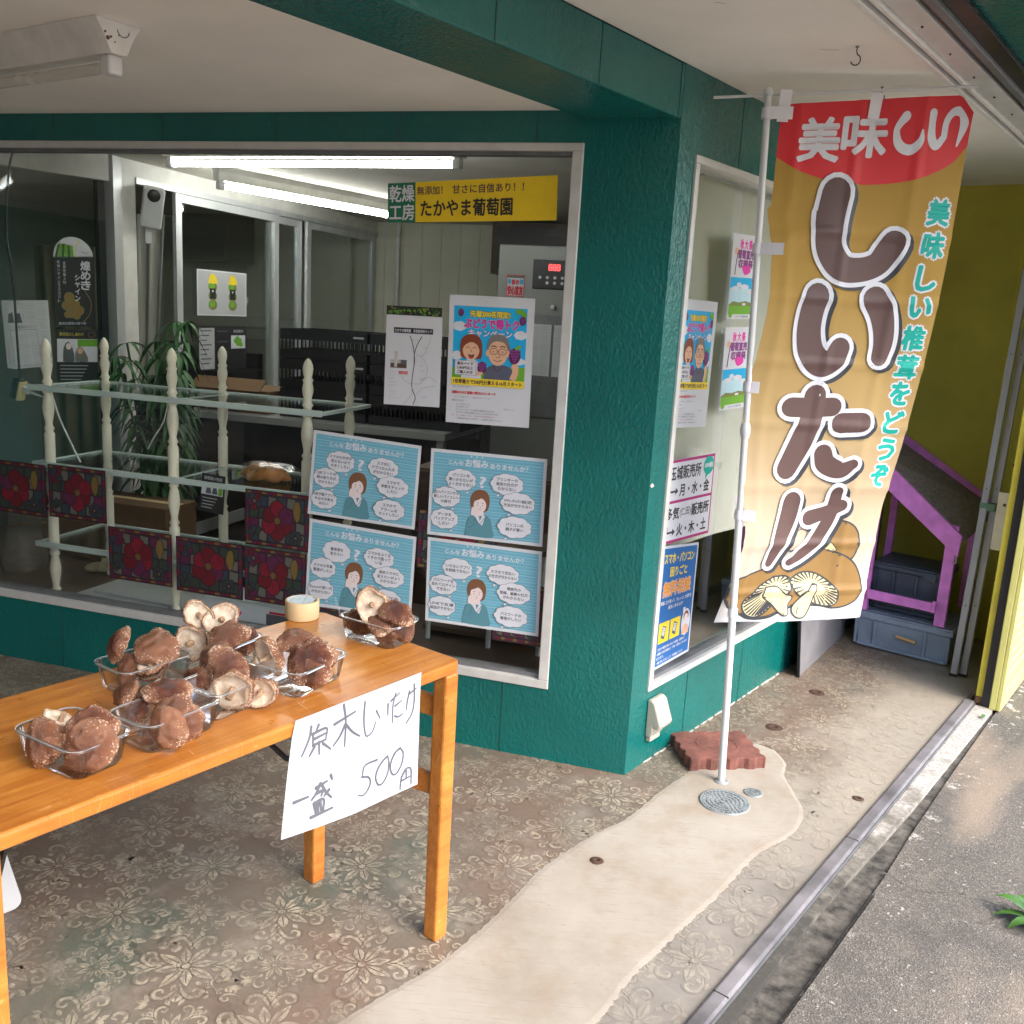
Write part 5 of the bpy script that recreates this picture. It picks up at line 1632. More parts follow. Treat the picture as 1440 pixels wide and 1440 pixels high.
# =================================================================== POSTERS ON THE FRONT WINDOW
BUB = [(116, 97, 57, 38), (65, 160, 53, 36), (62, 236, 53, 36), (284, 97, 60, 37), (326, 158, 62, 38), (319, 240, 62, 38)]
def advice_poster(texts, corners, lab):
    a = Art(.00005)
    a.rect(M_BLUE, 11, 11, 409, 286)
    a.up()
    for k in range(26):
        y = 18 + k * 10.4 + (k % 3) * .8
        a.rect(M_BLUEL, 11, y, 409, y + (1.1 if k % 2 else .7), up=False)
    a.up()
    for i, x in enumerate((150, 170, 190)):
        a.ell(M_INKW, x, 15, 2.2, 3.4, .3, 10, up=False)
    a.text(M_INKW, 'こんな', 68, 33, 122, 47, bold=.5)
    a.text(M_INKW, 'お悩み', 130, 24, 212, 50, bold=.9)
    a.text(M_INKW, 'ありませんか？', 220, 33, 356, 49, bold=.5)
    a.text(M_INKW, '?', 186, 80, 207, 117, bold=1.3)
    # figure
    body = [(139, 286), (143, 250), (150, 225), (166, 212), (190, 208), (214, 212), (228, 224), (236, 250), (239, 286)]
    a.stroke(M_INKG, body, 1.0, 4)
    a.poly(M_TEALC, body, smooth=3)
    a.poly(M_SKINP, [(180, 196), (204, 196), (206, 214), (178, 214)])
    a.poly(M_INKW, [(170, 212), (188, 214), (192, 232), (200, 214), (212, 211), (202, 246), (190, 240)])
    a.stroke(M_INKG, [(168, 212), (190, 242), (214, 211)], .8, 3)
    hair = [(160, 192), (154, 168), (157, 146), (170, 130), (192, 124), (212, 130), (223, 148), (224, 172), (216, 196), (190, 200), (168, 202)]
    a.poly(M_HAIR, hair, smooth=4)
    a.ell(M_SKINP, 190, 178, 23, 25, 0, 22)
    a.poly(M_HAIR, [(163, 172), (166, 146), (190, 132), (213, 143), (216, 172), (206, 160), (198, 152), (186, 158), (172, 164)], smooth=3)
    a.up()
    for x in (181, 200):
        a.ell(M_INKG, x, 177, 1.5, 2.2, 0, 8, up=False)
        a.stroke(M_HAIR, [(x - 4, 170), (x, 168.5), (x + 4, 170.5)], .7, 3, up=False)
    a.stroke(M_INKG, [(191, 182), (192.5, 186), (190.5, 187)], .5, 3)
    a.stroke(M_RED, [(186, 193), (190, 191.6), (194, 193)], .7, 3)
    a.poly(M_SKINP, [(160, 190), (168, 184), (180, 198), (178, 214), (168, 224), (158, 214)], smooth=3)
    a.stroke(M_INKG, [(160, 192), (158, 205), (160, 216)], .6, 3)
    a.poly(M_TEALC, [(143, 284), (140, 262), (150, 228), (160, 214), (176, 220), (166, 250), (164, 284)], smooth=2)
    a.stroke(M_INKG, [(176, 220), (167, 250), (150, 258)], .7, 3)
    # clouds
    for (cx, cy, rx, ry), lines in zip(BUB, texts):
        tx = 26 if cx < 190 else -30
        a.ell(M_INKG, cx + tx, cy + ry + 3, 7, 4.2, -.4, 12)
        a.ell(M_INKW, cx + tx, cy + ry + 3, 6, 3.3, -.4, 12)
        a.ell(M_INKG, cx, cy, rx * .93, ry * .93, 0, 72, bumps=9, amp=.10)
        a.ell(M_INKW, cx, cy, rx * .93 - 1.2, ry * .93 - 1.2, 0, 72, bumps=9, amp=.10)
        n = len(lines); a.up()
        lh = 15.5
        for i, tx_ in enumerate(lines):
            w = min(rx * .86, 6.3 * len(tx_))
            y = cy + (i - (n - 1) / 2) * lh
            a.text(M_INKG, tx_, cx - w, y - 5.6, cx + w, y + 5.6, bold=.35, up=False)
    for it in range(len(a.items)):
        pass
    o = sheet(a, 'advice_poster', corners, 420, 297, FRONT, lab, 'poster', 'blue advice posters on the front window')
    return o
b1 = (('スマホの文字が', '見えないので', '大きくしたい'), ('QRコードの', '読み取り方が', '分からない'), ('天気予報アプリで', '今日の天気を', 'みたい'), ('スマホに', 'アプリの入れ方', 'が分からない'), ('スマホで', '歩数をチェック', 'したい'), ('スマホで', 'アラームを', 'セットしたい'))
b2 = (('パソコンを', '買いかえたいが', 'よく分からない'), ('古いパソコンから', '新しいパソコンへ', 'の移行'), ('データを', 'バックアップ', 'したい'), ('プリンターの', '設定の仕方が', 'わからない'), ('Wi-Fiの設定', '方法が分からない'), ('パソコンの', '調子が悪い'))
b3 = (('着信音を', '変えたい'), ('スマホの写真', '整理がしたい'), ('Zoomの使い方', 'が分からない'), ('スマホをよくな', 'くすので困って', 'いる'), ('格安スマホに', '変えたいがよく', 'わからない'), ('ChatGPTを', '使ってみたい'))
b4 = (('いらないアプリ', 'を削除できない'), ('パスワードを', '忘れてログイン', 'できない'), ('LINEで友達', '追加ができない'), ('スマホで支払い', 'の仕方が分からない'), ('連絡先の', '登録、編集の仕方', 'がわからない'), ('パスワードの', '管理がしたい'))
YP = .030
def quadA(p, y=YP): return [(q[0], y, q[1]) for q in p]
advice_poster(b1, quadA(((-1.241, 1.097), (-.817, 1.077), (-.833, .772), (-1.263, .782))), 'upper left of the four blue advice posters in the front window')
advice_poster(b2, quadA(((-.780, 1.073), (-.357, 1.075), (-.355, .769), (-.783, .762))), 'upper right of the four blue advice posters, nearest the window corner')
advice_poster(b3, quadA(((-1.253, .764), (-.824, .746), (-.835, .436), (-1.270, .427))), 'lower left blue advice poster, partly behind the end tray of mushrooms')
advice_poster(b4, quadA(((-.780, .752), (-.354, .752), (-.349, .444), (-.778, .439))), 'lower right of the four blue advice posters, above the table corner')

def campaign(a):
    a.rect(M_SKYB, 17, 34, 273, 292)
    a.up()
    for cx, cy, rx, ry in ((28, 100, 22, 14), (262, 120, 20, 13), (24, 196, 16, 14), (254, 205, 22, 10)):
        a.ell(M_INKW, min(max(cx, 17 + rx), 273 - rx), cy, rx, ry, 0, 30, bumps=7, amp=.15, up=False)
    a.poly(M_GRASS, [(17, 292), (17, 236), (60, 226), (130, 238), (200, 230), (273, 222), (273, 292)])
    a.text(M_BROWNI, '先着200名限定!', 76, 47, 214, 68, bold=2.0)
    a.text(M_YEL, '先着200名限定!', 76, 47, 214, 68, bold=.9)
    a.text(M_INKW, 'ぶどうで得トク', 56, 74, 246, 104, bold=3.0)
    a.text(M_GRAPE, 'ぶどうで得トク', 56, 74, 246, 104, bold=2.0)
    a.text(M_PINK, 'ぶどうで得トク', 56, 74, 246, 104, bold=1.1)
    a.text(M_DBLUE, 'キャンペーン', 72, 109, 224, 131, bold=2.6)
    a.text(M_INKW, 'キャンペーン', 72, 109, 224, 131, bold=1.2)
    # vine leaves and grapes
    def bunch(cx, cy, s, n=5):
        a.ell(M_GRAPE, cx, cy, s * 2.5, s * 3.2, .1, 16)
        a.up()
        for r_ in range(n):
            for c_ in range(n - r_):
                a.ell(M_PURI, cx + (c_ - (n - 1 - r_) / 2) * s * 1.05, cy - s * 2 + r_ * s * 1.05, s * .42, s * .42, 0, 9, up=False)
    a.up()
    for cx, cy in ((254, 40), (264, 52), (243, 44), (268, 66)):
        a.ell(M_GRASS, min(cx, 262), max(cy, 45), 10, 7, .6, 12, bumps=5, amp=.2)
    bunch(259, 74, 4.6)
    bunch(43, 56, 4.0, 4)
    # woman
    a.poly(M_INKW, [(50, 270), (54, 220), (72, 206), (98, 206), (118, 222), (122, 270)])
    a.poly(M_HAIR2, [(46, 196), (44, 160), (54, 134), (82, 124), (110, 132), (122, 158), (121, 198), (108, 204), (60, 204)], smooth=4)
    a.ell(M_SKIN, 83, 174, 30, 34, 0, 24)
    a.poly(M_HAIR2, [(52, 176), (56, 146), (82, 132), (110, 144), (114, 176), (104, 158), (84, 150), (62, 160)], smooth=3)
    a.up()
    for x in (71, 95):
        a.stroke(M_BROWNI, [(x - 6, 170), (x, 166), (x + 6, 170)], 1.0, 3, up=False)
    a.stroke(M_SKINL, [(82, 174), (86, 181), (81, 182)], 1.2, 3)
    a.poly(M_BROWNI, [(72, 189), (84, 192), (96, 189), (91, 201), (84, 204), (77, 201)], smooth=2)
    a.poly(M_RED, [(78, 198), (84, 196), (90, 198), (84, 203)])
    # man
    a.poly(M_GRYC, [(130, 270), (138, 236), (160, 222), (205, 220), (228, 234), (238, 270)], smooth=2)
    a.poly(M_HAIRG, [(140, 182), (141, 148), (152, 128), (177, 120), (204, 128), (216, 150), (216, 182)], smooth=4)
    a.up()
    for x in (142, 215):
        a.ell(M_SKIN, x, 182, 7, 11, 0, 12, up=False)
    a.ell(M_SKIN, 178, 180, 34, 42, 0, 26)
    a.poly(M_HAIRG, [(146, 160), (152, 138), (178, 126), (204, 138), (211, 160), (196, 146), (166, 144)], smooth=3)
    a.up()
    for x in (163, 194):
        a.ell(M_BROWNI, x, 176, 14, 11, 0, 18, up=False)
    a.up()
    for x in (163, 194):
        a.ell(M_SKIN, x, 176, 12, 9, 0, 18, up=False)
    a.up()
    for x in (163, 194):
        a.ell(M_BROWNI, x, 177, 2.4, 2.6, 0, 10, up=False)
        a.stroke(M_BROWNI, [(x - 9, 161), (x, 158), (x + 9, 161)], 1.8, 3, up=False)
    a.stroke(M_BROWNI, [(176, 176), (181, 176)], 1, 2)
    a.stroke(M_SKINL, [(177, 180), (186, 194), (174, 195)], 1.4, 3)
    a.stroke(M_BROWNI, [(164, 204), (178, 208), (192, 203)], 1.1, 3)
    a.stroke(M_BROWNI, [(160, 222), (178, 240), (198, 221)], 1.6, 3)
    a.rect(M_DBLUE, 203, 244, 226, 262); a.rect(M_GRYC, 204, 245.5, 225, 261)
    a.poly(M_SKIN, [(222, 262), (232, 236), (226, 222), (240, 210), (252, 222), (250, 250), (240, 270)], smooth=2)
    bunch(237, 188, 8.2, 5)
    a.ell(M_GRASS, 248, 160, 12, 6, -.5, 12)
    bunch(124, 232, 6.5, 5)
    a.ell(M_SKIN, 112, 252, 17, 6, -.2, 14)
    a.rect(M_INKG, 27, 211, 103, 259); a.rect(M_INKW, 28, 212, 102, 258)
    a.up()
    for i, s_ in enumerate(('楽天ペイで', '1,000円以上', 'ご購入の方')):
        a.text(M_BROWNI, s_, 36, 216 + i * 14, 92, 226 + i * 14, bold=.5, up=False)
    a.rect(M_YEL, 17, 268, 273, 292)
    a.text(M_BROWNI, '1世帯最大で500円分買える♪6月スタート', 24, 273, 266, 287, bold=.7)
    a.up()
    a.text(M_INKG, '※期間・条件は店頭でご確認ください', 22, 296, 96, 300, up=False)
    a.text(M_RED, '店頭のPOPに従業に受付カウンターで', 20, 312, 176, 321, bold=.4, up=False)
    a.text(M_INKG, '（詳しくは係員まで）　ご参加をお待ちしています', 30, 330, 160, 334, up=False)
    a.text(M_INKG, '対象するもの', 20, 340, 64, 347, up=False)
    for i, s_ in enumerate(('メールアドレス', 'スマホケース', 'クレジットカードの番号が登録されたもの', '（すでに一般会員様アカウントをお持ちの方）')):
        a.text(M_INKG, s_, 38, 353 + i * 9.2, 38 + 7.2 * len(s_), 359 + i * 9.2, up=False)
    a.text(M_MAG, '（注）お一人様につき、１回のみ参加可能です', 20, 391, 176, 395.5, up=False)
    a.text(M_INKG, '不備書類の際はご利用不可　（店舗様は事前にてもよい）', 40, 401, 206, 406, up=False)
    a.text(M_INKG, '詳細はこちらから', 208, 362, 246, 366, up=False)
M_PURI = ink('grape_highlight', (.26, .06, .26)); M_HAIRG = ink('grey_hair_ink', (.20, .19, .18)); M_SKINL = ink('skin_line_ink', (.45, .20, .12))
a = Art(.00005); campaign(a)
sheet(a, 'campaign_poster', quadA(((-.734, 1.603), (-.433, 1.603), (-.429, 1.175), (-.730, 1.170))), 297, 420, FRONT, 'tall campaign poster of a smiling couple with grapes on the front window', 'poster', 'grape campaign posters')
a = Art(.00005); campaign(a)
sheet(a, 'campaign_poster', [BP(.170, -.030, 1.631), BP(.427, -.030, 1.630), BP(.423, -.030, 1.193), BP(.168, -.030, 1.203)], 297, 420, tuple(BN), 'campaign poster of a smiling couple with grapes on the side window', 'poster', 'grape campaign posters')

# shop map
a = Art(.00005)
a.rect(M_INKK, 42, 54, 250, 80)
a.text(M_INKW, 'たかやま葡萄園　多気直売所マップ', 48, 60, 244, 75, bold=.3)
road = [((130, 92), (142, 120), (152, 160), (158, 210), (150, 270), (148, 330), (168, 380), (158, 412)), ((192, 92), (170, 130), (156, 175), (156, 230)), ((240, 92), (228, 130), (205, 175), (180, 182), (156, 170)), ((188, 182), (215, 210), (228, 250), (215, 285), (190, 300)),
        ((148, 316), (190, 312), (232, 280), (276, 298)), ((176, 366), (200, 336), (268, 320)), ((148, 330), (146, 370), (108, 412)), ((90, 280), (112, 305), (146, 316))]
for k, r_ in enumerate(road):
    a.stroke(M_INKG if k in (0, 1) else M_LGREY, r_, 2.4 if k in (0, 1) else 1.4, 6)
a.rect(M_LGREY, 28, 205, 118, 245); a.rect(M_BROWNI, 30, 222, 116, 243); a.rect(M_LIME, 50, 165, 66, 240); a.rect(M_INKG, 84, 205, 116, 226)
a.rect(M_RED, 76, 258, 124, 272); a.text(M_INKW, '多気直売所', 79, 260, 121, 270)
a.up()
for i, s_ in enumerate(('直売所案内', 'ご来店ください', '駐車場あり', '営業時間は店頭', '火木土が営業日', '', '住所と電話は', 'ホームページへ', 'お問い合わせは係まで')):
    if s_: a.text(M_LGREY, s_, 26, 260 + i * 15.5, 26 + 6.4 * len(s_), 266 + i * 15.5, up=False)
for (x, y, s_) in ((140, 104, '松阪方面'), (196, 138, '多気駅'), (186, 225, '国道'), (190, 250, '相可台'), (186, 286, '郵便局'), (204, 372, '直売所'), (150, 396, '大台方面'), (206, 164, 'スーパー')):
    a.text(M_LGREY, s_, x, y, x + 8.5 * len(s_), y + 7, up=False)
sheet(a, 'map_poster', quadA(((-.965, 1.522), (-.757, 1.523), (-.756, 1.218), (-.967, 1.213))), 297, 420, FRONT, 'white map poster with grey roads left of the tall campaign poster', 'poster')
a = Art(.00005)
a.rect(M_INKK, 0, 0, 210, 30)
a.up(); rnd = random.Random(3)
for k in range(60):
    a.ell((M_GRASS, M_OLIVE, M_LEAF)[k % 3], rnd.uniform(8, 202), rnd.uniform(6, 26), rnd.uniform(3, 7), rnd.uniform(2, 4), rnd.uniform(0, 3), 7)
sheet(a, 'leafy_strip', quadA(((-.966, 1.555), (-.760, 1.556), (-.760, 1.5235), (-.966, 1.5225)), .031), 210, 32, FRONT, 'thin dark leafy strip along the top of the map poster', 'leaflet')

# yellow shop sign
a = Art(.00006)
a.rect(M_SIGNY, 0, 0, 600, 130); a.rect(M_SIGNG, 0, 0, 102, 130)
a.text(M_INKW, '乾燥', 6, 8, 97, 62, bold=1.0); a.text(M_INKW, '工房', 6, 70, 97, 122, bold=1.0)
a.text(M_BROWNI, '無添加！', 108, 15, 200, 42, bold=.6); a.text(M_BROWNI, '甘さに自信あり！！', 236, 15, 486, 42, bold=.6)
a.text(M_INKK, 'たかやま葡萄園', 122, 60, 448, 112, bold=1.3)
sheet(a, 'shop_sign', quadA(((-.974, 1.957), (-.382, 1.992), (-.378, 1.853), (-.970, 1.830)), .0305), 600, 130, FRONT, 'long yellow and green shop sign at the top of the front window', 'sign', base=M_SIGNY)

# stained glass window films
def film(corners, lab, sd, flipc=False):
    rnd = random.Random(sd)
    a = Art(.000012)
    a.rect(M_SGD, 0, 0, 300, 220)
    a.up()
    n = 12
    for k in range(n):
        x0 = 6 + k * 288 / n
        for y in (5, 205):
            a.rect((M_SGP, M_SGR, M_SGY)[(k + sd) % 3], x0 + 1, y, x0 + 288 / n - 1, y + 9, up=False)
    for k in range(8):
        y0 = 17 + k * 186 / 8
        for x in (5, 284):
            a.rect((M_SGR2, M_SGP, M_SGB)[(k + sd) % 3], x, y0 + 1, x + 10, y0 + 186 / 8 - 1, up=False)
    a.up()
    # background leaded pieces
    for gx in range(6):
        for gy in range(4):
            m = (M_SGL, M_SGG, M_SGB, M_SGP, M_SGG, M_SGL)[(gx * 3 + gy * 5 + sd) % 6]
            x0 = 20 + gx * 43.5; y0 = 19 + gy * 45.5
            j = [rnd.uniform(-5, 5) for _ in range(4)]
            a.poly(m, [(x0 + 3 + abs(j[0]), y0 + 2), (x0 + 41, y0 + 3 + abs(j[1])), (x0 + 40 - abs(j[2]), y0 + 43), (x0 + 2, y0 + 42 - abs(j[3]))], up=False)
    cx, cy = (140 + (sd % 3) * 6, 105 + (sd % 2) * 8)
    def petal(cx, cy, ang, L, w, m):
        def T(x, y): return (cx + x * math.cos(ang) - y * math.sin(ang), cy + x * math.sin(ang) + y * math.cos(ang))
        P = [T(8, 0), T(L * .35, w * .8), T(L * .75, w), T(L, w * .35), T(L, -w * .35), T(L * .75, -w), T(L * .35, -w * .8)]
        a.stroke(M_SGD, crom(P + [P[0]], 2), 2.2, 2)
        a.poly(m, P, smooth=4)
        a.stroke(M_SGD, [T(10, 0), T(L * .7, 0)], .9, 2)
    for k in range(6):
        petal(cx, cy, k * math.pi / 3 + math.pi / 6, 78 if k % 3 else 70, 32, (M_SGR, M_SGR2, M_SGR, M_SGR2, M_SGP, M_SGR)[(k + sd) % 6])
    a.ell(M_SGD, cx, cy, 15, 15); a.ell(M_SGY, cx, cy, 12.5, 12.5); a.up()
    for k in range(5):
        a.ell(M_SGD, cx + 6.5 * math.cos(k * 1.256), cy + 6.5 * math.sin(k * 1.256), 2.6, 2.6, 0, 8, up=False)
    a.stroke(M_SGD, [(236, 30), (226, 70), (244, 110), (262, 70), (254, 30), (236, 30)], 2, 3)
    a.poly(M_SGY, [(236, 30), (226, 70), (244, 110), (262, 70), (254, 30)], smooth=3)
    for k in range(7):
        petal(238, 172, k * .897, 30, 10, (M_SGB, M_SGG)[k % 2])
    a.ell(M_SGY, 238, 172, 5, 5)
    for k in range(5):
        petal(44, 44, k * 1.256 + .4, 34, 13, (M_SGR, M_SGP, M_SGB)[(k + sd) % 3])
    a.stroke(M_SGD, [(20, 196), (70, 160), (92, 150)], 1.6, 3); a.stroke(M_SGD, [(200, 20), (196, 60), (210, 90)], 1.6, 3)
    for k in range(3):
        petal(50, 180, 3.6 + k * .8, 40, 11, (M_SGG, M_SGB)[k % 2])
    return sheet(a, 'window_film', corners, 300, 220, FRONT, lab, 'window film', 'stained glass films on the front window', base=M_SGD)
YF = .0325
film(rectA(-2.760, .843, -2.462, .624, YF), 'stained glass style red flower film at the far left edge of the window', 1)
film(rectA(-2.447, .850, -2.166, .633, YF), 'shaded red flower film in the upper row, right of the leftmost shelf post', 2)
film(rectA(-2.161, .626, -1.862, .410, YF), 'red flower film below the shelf, left of the middle front post', 3)
film(rectA(-1.842, .625, -1.541, .403, YF), 'red flower film in the lower row, right of the middle front post', 4)
film(rectA(-1.529, .848, -1.258, .632, YF), 'upper red flower film left of the blue posters, below the bread', 5)
film(rectA(-1.533, .623, -1.268, .408, YF), 'lower red flower film behind the tape roll, left of the blue posters', 6)
film(rectA(-1.255, .425, -.975, .315, YF), 'mostly hidden red flower film under the lower left blue poster', 7)
film(rectA(-.822, .850, -.522, .632, .0333), 'red flower film mostly hidden behind the right pair of blue posters', 8)
film(rectA(-.520, .625, -.335, .405, .0333), 'red flower film peeping out right of the lower right blue poster', 9)

# posters on the side window
a = Art(.00005)
W_, H_ = 370, 300
a.rect(M_MAG, 0, 0, W_, H_)
a.rect(M_INKW, 8, 10, W_ - 8, 146); a.rect(M_INKW, 8, 156, W_ - 8, H_ - 10)
a.text(M_INKK, '玉城販売所', 30, 24, 262, 72, bold=1.4)
a.text(M_INKK, '月・水・金', 108, 90, 338, 134, bold=1.4)
a.text(M_INKK, '多気', 24, 172, 118, 216, bold=1.4); a.text(M_INKG, '(仁田)', 124, 178, 206, 212, bold=.5); a.text(M_INKK, '販売所', 212, 172, 350, 216, bold=1.4)
a.text(M_INKK, '火・木・土', 108, 236, 338, 280, bold=1.4)
for y in (110, 258):
    a.stroke(M_INKK, [(36, y - 16), (36, y), (37, y + 3), (52, y + 3), (84, y + 3)], 3.6, 2)
    a.poly(M_INKK, [(76, y - 10), (96, y + 3), (76, y + 16)])
a.ell(M_TEAL, 322, 40, 42, 34, 0, 28); a.poly(M_TEAL, [(300, 66), (322, 72), (300, 92)])
a.text(M_INKW, 'OPEN曜日', 288, 30, 356, 48, bold=.8)
sheet(a, 'opening_days_poster', [BP(.164, -.030, 1.088), BP(.528, -.030, 1.088), BP(.534, -.030, .784), BP(.168, -.030, .792)], W_, H_, tuple(BN), 'magenta bordered opening days notice on the side window', 'poster')
a = Art(.00005)
W_, H_ = 297, 430
a.rect(M_DBLUE, 9, 9, W_ - 9, H_ - 9)
a.text(M_YEL, 'スマホ・パソコン', 30, 28, 268, 62, bold=1.3)
a.text(M_YEL, '困りごと', 82, 76, 218, 110, bold=1.3)
a.text(M_INKW, '無料相談', 38, 126, 258, 178, bold=4.0); a.text(M_ORNG, '無料相談', 38, 126, 258, 178, bold=2.2)
a.up()
a.text(M_INKW, '気軽に立ち寄って、ちょっとした疑問を', 26, 192, 272, 206, bold=.4, up=False)
a.text(M_INKW, '解決しませんか？', 90, 213, 208, 227, bold=.4, up=False)
for x0, x1 in ((30, 110), (118, 198)):
    a.rect(M_YEL, x0, 268, x1, 342)
    a.poly(M_INKG, [(x0 + 30, 280), (x0 + 58, 288), (x0 + 46, 332), (x0 + 18, 322)])
    a.poly(M_INKW, [(x0 + 34, 286), (x0 + 53, 292), (x0 + 44, 320), (x0 + 24, 312)])
    for k in range(3): a.rect(M_INKG, x0 + 32, 294 + k * 8, x0 + 48, 296 + k * 8)
a.ell(M_INKW, 244, 300, 36, 52, 0, 24); a.ell(M_HAIR2, 244, 276, 20, 20); a.ell(M_SKINP, 244, 284, 15, 17); a.poly(M_SKIN, [(216, 346), (222, 316), (244, 306), (266, 316), (272, 346)])
a.rect(M_INKW, 214, 240, 232, 262)
a.up()
for i, s_ in enumerate(('ご自分や家族の使い方などの相談・登録など', 'お電話での受付時間など（予約・質問もございます）', 'おります。', '一緒に楽しみましょう！お気軽にどうぞ！')):
    a.text(M_INKW, s_, 28, 356 + i * 16, 28 + min(242, 11 * len(s_)), 366 + i * 16, bold=.3, up=False)
sheet(a, 'consultation_poster', [BP(.182, -.030, .786), BP(.464, -.030, .758), BP(.466, -.030, .330), BP(.185, -.030, .322)], W_, H_, tuple(BN), 'deep blue free consultation poster low on the side window', 'poster')
for k, (z1, z0, a0, a1, lab) in enumerate(((1.872, 1.575, .500, .712, 'upper of two stacked colourful leaflets on the side window behind the pole'), (1.545, 1.245, .512, .735, 'lower of two stacked colourful leaflets on the side window behind the pole'))):
    a = Art(.00005)
    a.rect(M_INKW, 0, 0, 210, 297); 
    for cx in (80, 118, 156): a.text(M_PINK, '秋大祭'[(cx - 80) // 38], cx - 14, 18, cx + 14, 50, bold=1.6)
    a.text(M_PURI, '葡萄直売', 50, 54, 190, 84, bold=1.8); a.text(M_PURI, '収穫祭', 60, 88, 186, 116, bold=1.8)
    a.poly(M_PINK, [(90, 112), (150, 106), (170, 128), (120, 140)], smooth=3)
    a.stroke(M_INKK, [(48, 62), (40, 100), (34, 140)], 3, 3); a.ell(M_SKIN, 34, 60, 14, 12); 
    a.rect(M_SKYB, 4, 150, 206, 240); a.rect(M_BLUEL, 4, 188, 206, 246)
    a.up()
    for cx, cy, r_ in ((50, 190, 28), (130, 182, 34), (180, 200, 22), (80, 176, 18)):
        a.ell(M_INKW, cx, cy, r_, 8, 0, 20, bumps=6, amp=.2, up=False)
    a.rect(M_GRASS, 4, 246, 206, 280); a.poly(M_OLIVE, [(4, 246), (40, 234), (90, 238), (150, 232), (206, 240), (206, 250), (4, 250)])
    a.rect(M_INKW, 120, 240, 150, 248); a.text(M_INKG, 'たかやま葡萄園', 70, 284, 180, 292)
    a.poly(M_GRASS, [(6, 280), (30, 262), (40, 285), (20, 294)], smooth=2)
    sheet(a, 'event_leaflet', [BP(a0, -.031, z1), BP(a1 - .012, -.031, z1 + .006), BP(a1, -.031, z0 + .006), BP(a0 + .012, -.031, z0)], 210, 297, tuple(BN), lab, 'leaflet', 'leaflets on the side window')

# =================================================================== INSIDE THE WINDOW
# turned-post display shelf
t = thing('display_shelf', 'cream display shelf with turned posts and three tiers of glass behind the window', 'shelf', (-1.915, .30, .263))
PROF = [(.018, 0), (.0195, .008), (.014, .016), (.019, .026), (.013, .036), (.0135, .05), (.021, .10), (.022, .125), (.017, .155), (.013, .175), (.019, .182), (.019, .192), (.014, .198), (.019, .206),
        (.020, .212), (.020, .37), (.014, .380), (.0205, .392), (.014, .402), (.0135, .415), (.021, .46), (.0225, .485), (.018, .52), (.0135, .535), (.0195, .545), (.014, .553), (.020, .562),
        (.020, .70), (.014, .71), (.0205, .722), (.014, .733), (.0135, .745), (.021, .785), (.0225, .81), (.018, .845), (.0135, .862), (.0195, .872), (.020, .89), (.020, .885),
        (.014, .905), (.0205, .915), (.014, .927), (.0145, .94), (.020, .965), (.0205, .978), (.016, 1.0), (.0205, 1.008), (.014, 1.018), (.0175, 1.035), (.0195, 1.05), (.017, 1.066), (.011, 1.080), (.004, 1.088), (.0001, 1.090)]
PROF = [(r * 1.02, z * .995) for r, z in sorted(PROF, key=lambda q: q[1])]
pm = None
for (x, y) in ((-2.512, .12), (-1.912, .12), (-1.318, .12), (-2.53, .48), (-1.927, .48), (-1.325, .48)):
    if pm is None:
        g = G(); g.lathe(PROF, M_CREAMW, 20); o = g.build('turned_post', t); pm = o.data
    else:
        o = bpy.data.objects.new('turned_post', pm); COL.objects.link(o); o.parent = t
    o.location = (x + 1.915, y - .30, 0)
for z, x0, x1 in ((1.148, -2.585, -1.245), (.832, -2.575, -1.25), (.490, -2.58, -1.25)):
    z -= .263
    g = G(); g.box(x0 + 1.915 + .012, x1 + 1.915 - .012, -.20, .20, z - .003, z + .003, M_GLASS); s_ = g.build('glass_tier', t)
    g = G()
    for (a, b) in (((x0 + 1.915, -.207, z), (x1 + 1.915, -.207, z)), ((x0 + 1.915, .207, z), (x1 + 1.915, .207, z))):
        g.bar(a, b, .012, .022 if a[1] < 0 else .012, M_GLASSE)
    for xx in (x0 + 1.915, x1 + 1.915, .0):
        g.bar((xx, -.20, z - (.004 if xx == 0 else 0)), (xx, .20, z - (.004 if xx == 0 else 0)), .012, .014 if xx else .006, M_GLASSE)
    g.build('edge_trim', s_)

# loaf in film on the middle tier
t = thing('wrapped_bread', 'glazed twisted loaf wrapped in clear film on the middle glass tier', 'bread', (-1.60, .29, .836))
g = G()
def breadfn(p, r, a):
    q = 1 + .06 * math.sin(5 * a + p[2] * 40)
    return Vector((p[0] * 1.75 * q, p[1] * q, max(0, p[2] + .008 * math.sin(a * 6 + r * 60))))
g.lathe([(.0001, .062), (.02, .061), (.04, .054), (.056, .036), (.062, .016), (.055, .002), (.0001, .001)], M_BREAD, 40, fn=breadfn); g.build('loaf', t)
g = G()
rnd = random.Random(8)
def bagfn(p, r, a):
    q = 1 + .07 * math.sin(9 * a + 3) + .05 * math.sin(17 * a)
    return Vector((p[0] * 1.9 * q + (.04 if math.cos(a) > .5 else 0), p[1] * q * 1.1, p[2] + .003 * math.sin(13 * a + r * 90)))
g.lathe([(.0001, .072), (.025, .070), (.045, .063), (.063, .044), (.072, .02), (.075, .003)], M_BAG, 40, fn=bagfn); g.build('wrapper', t)
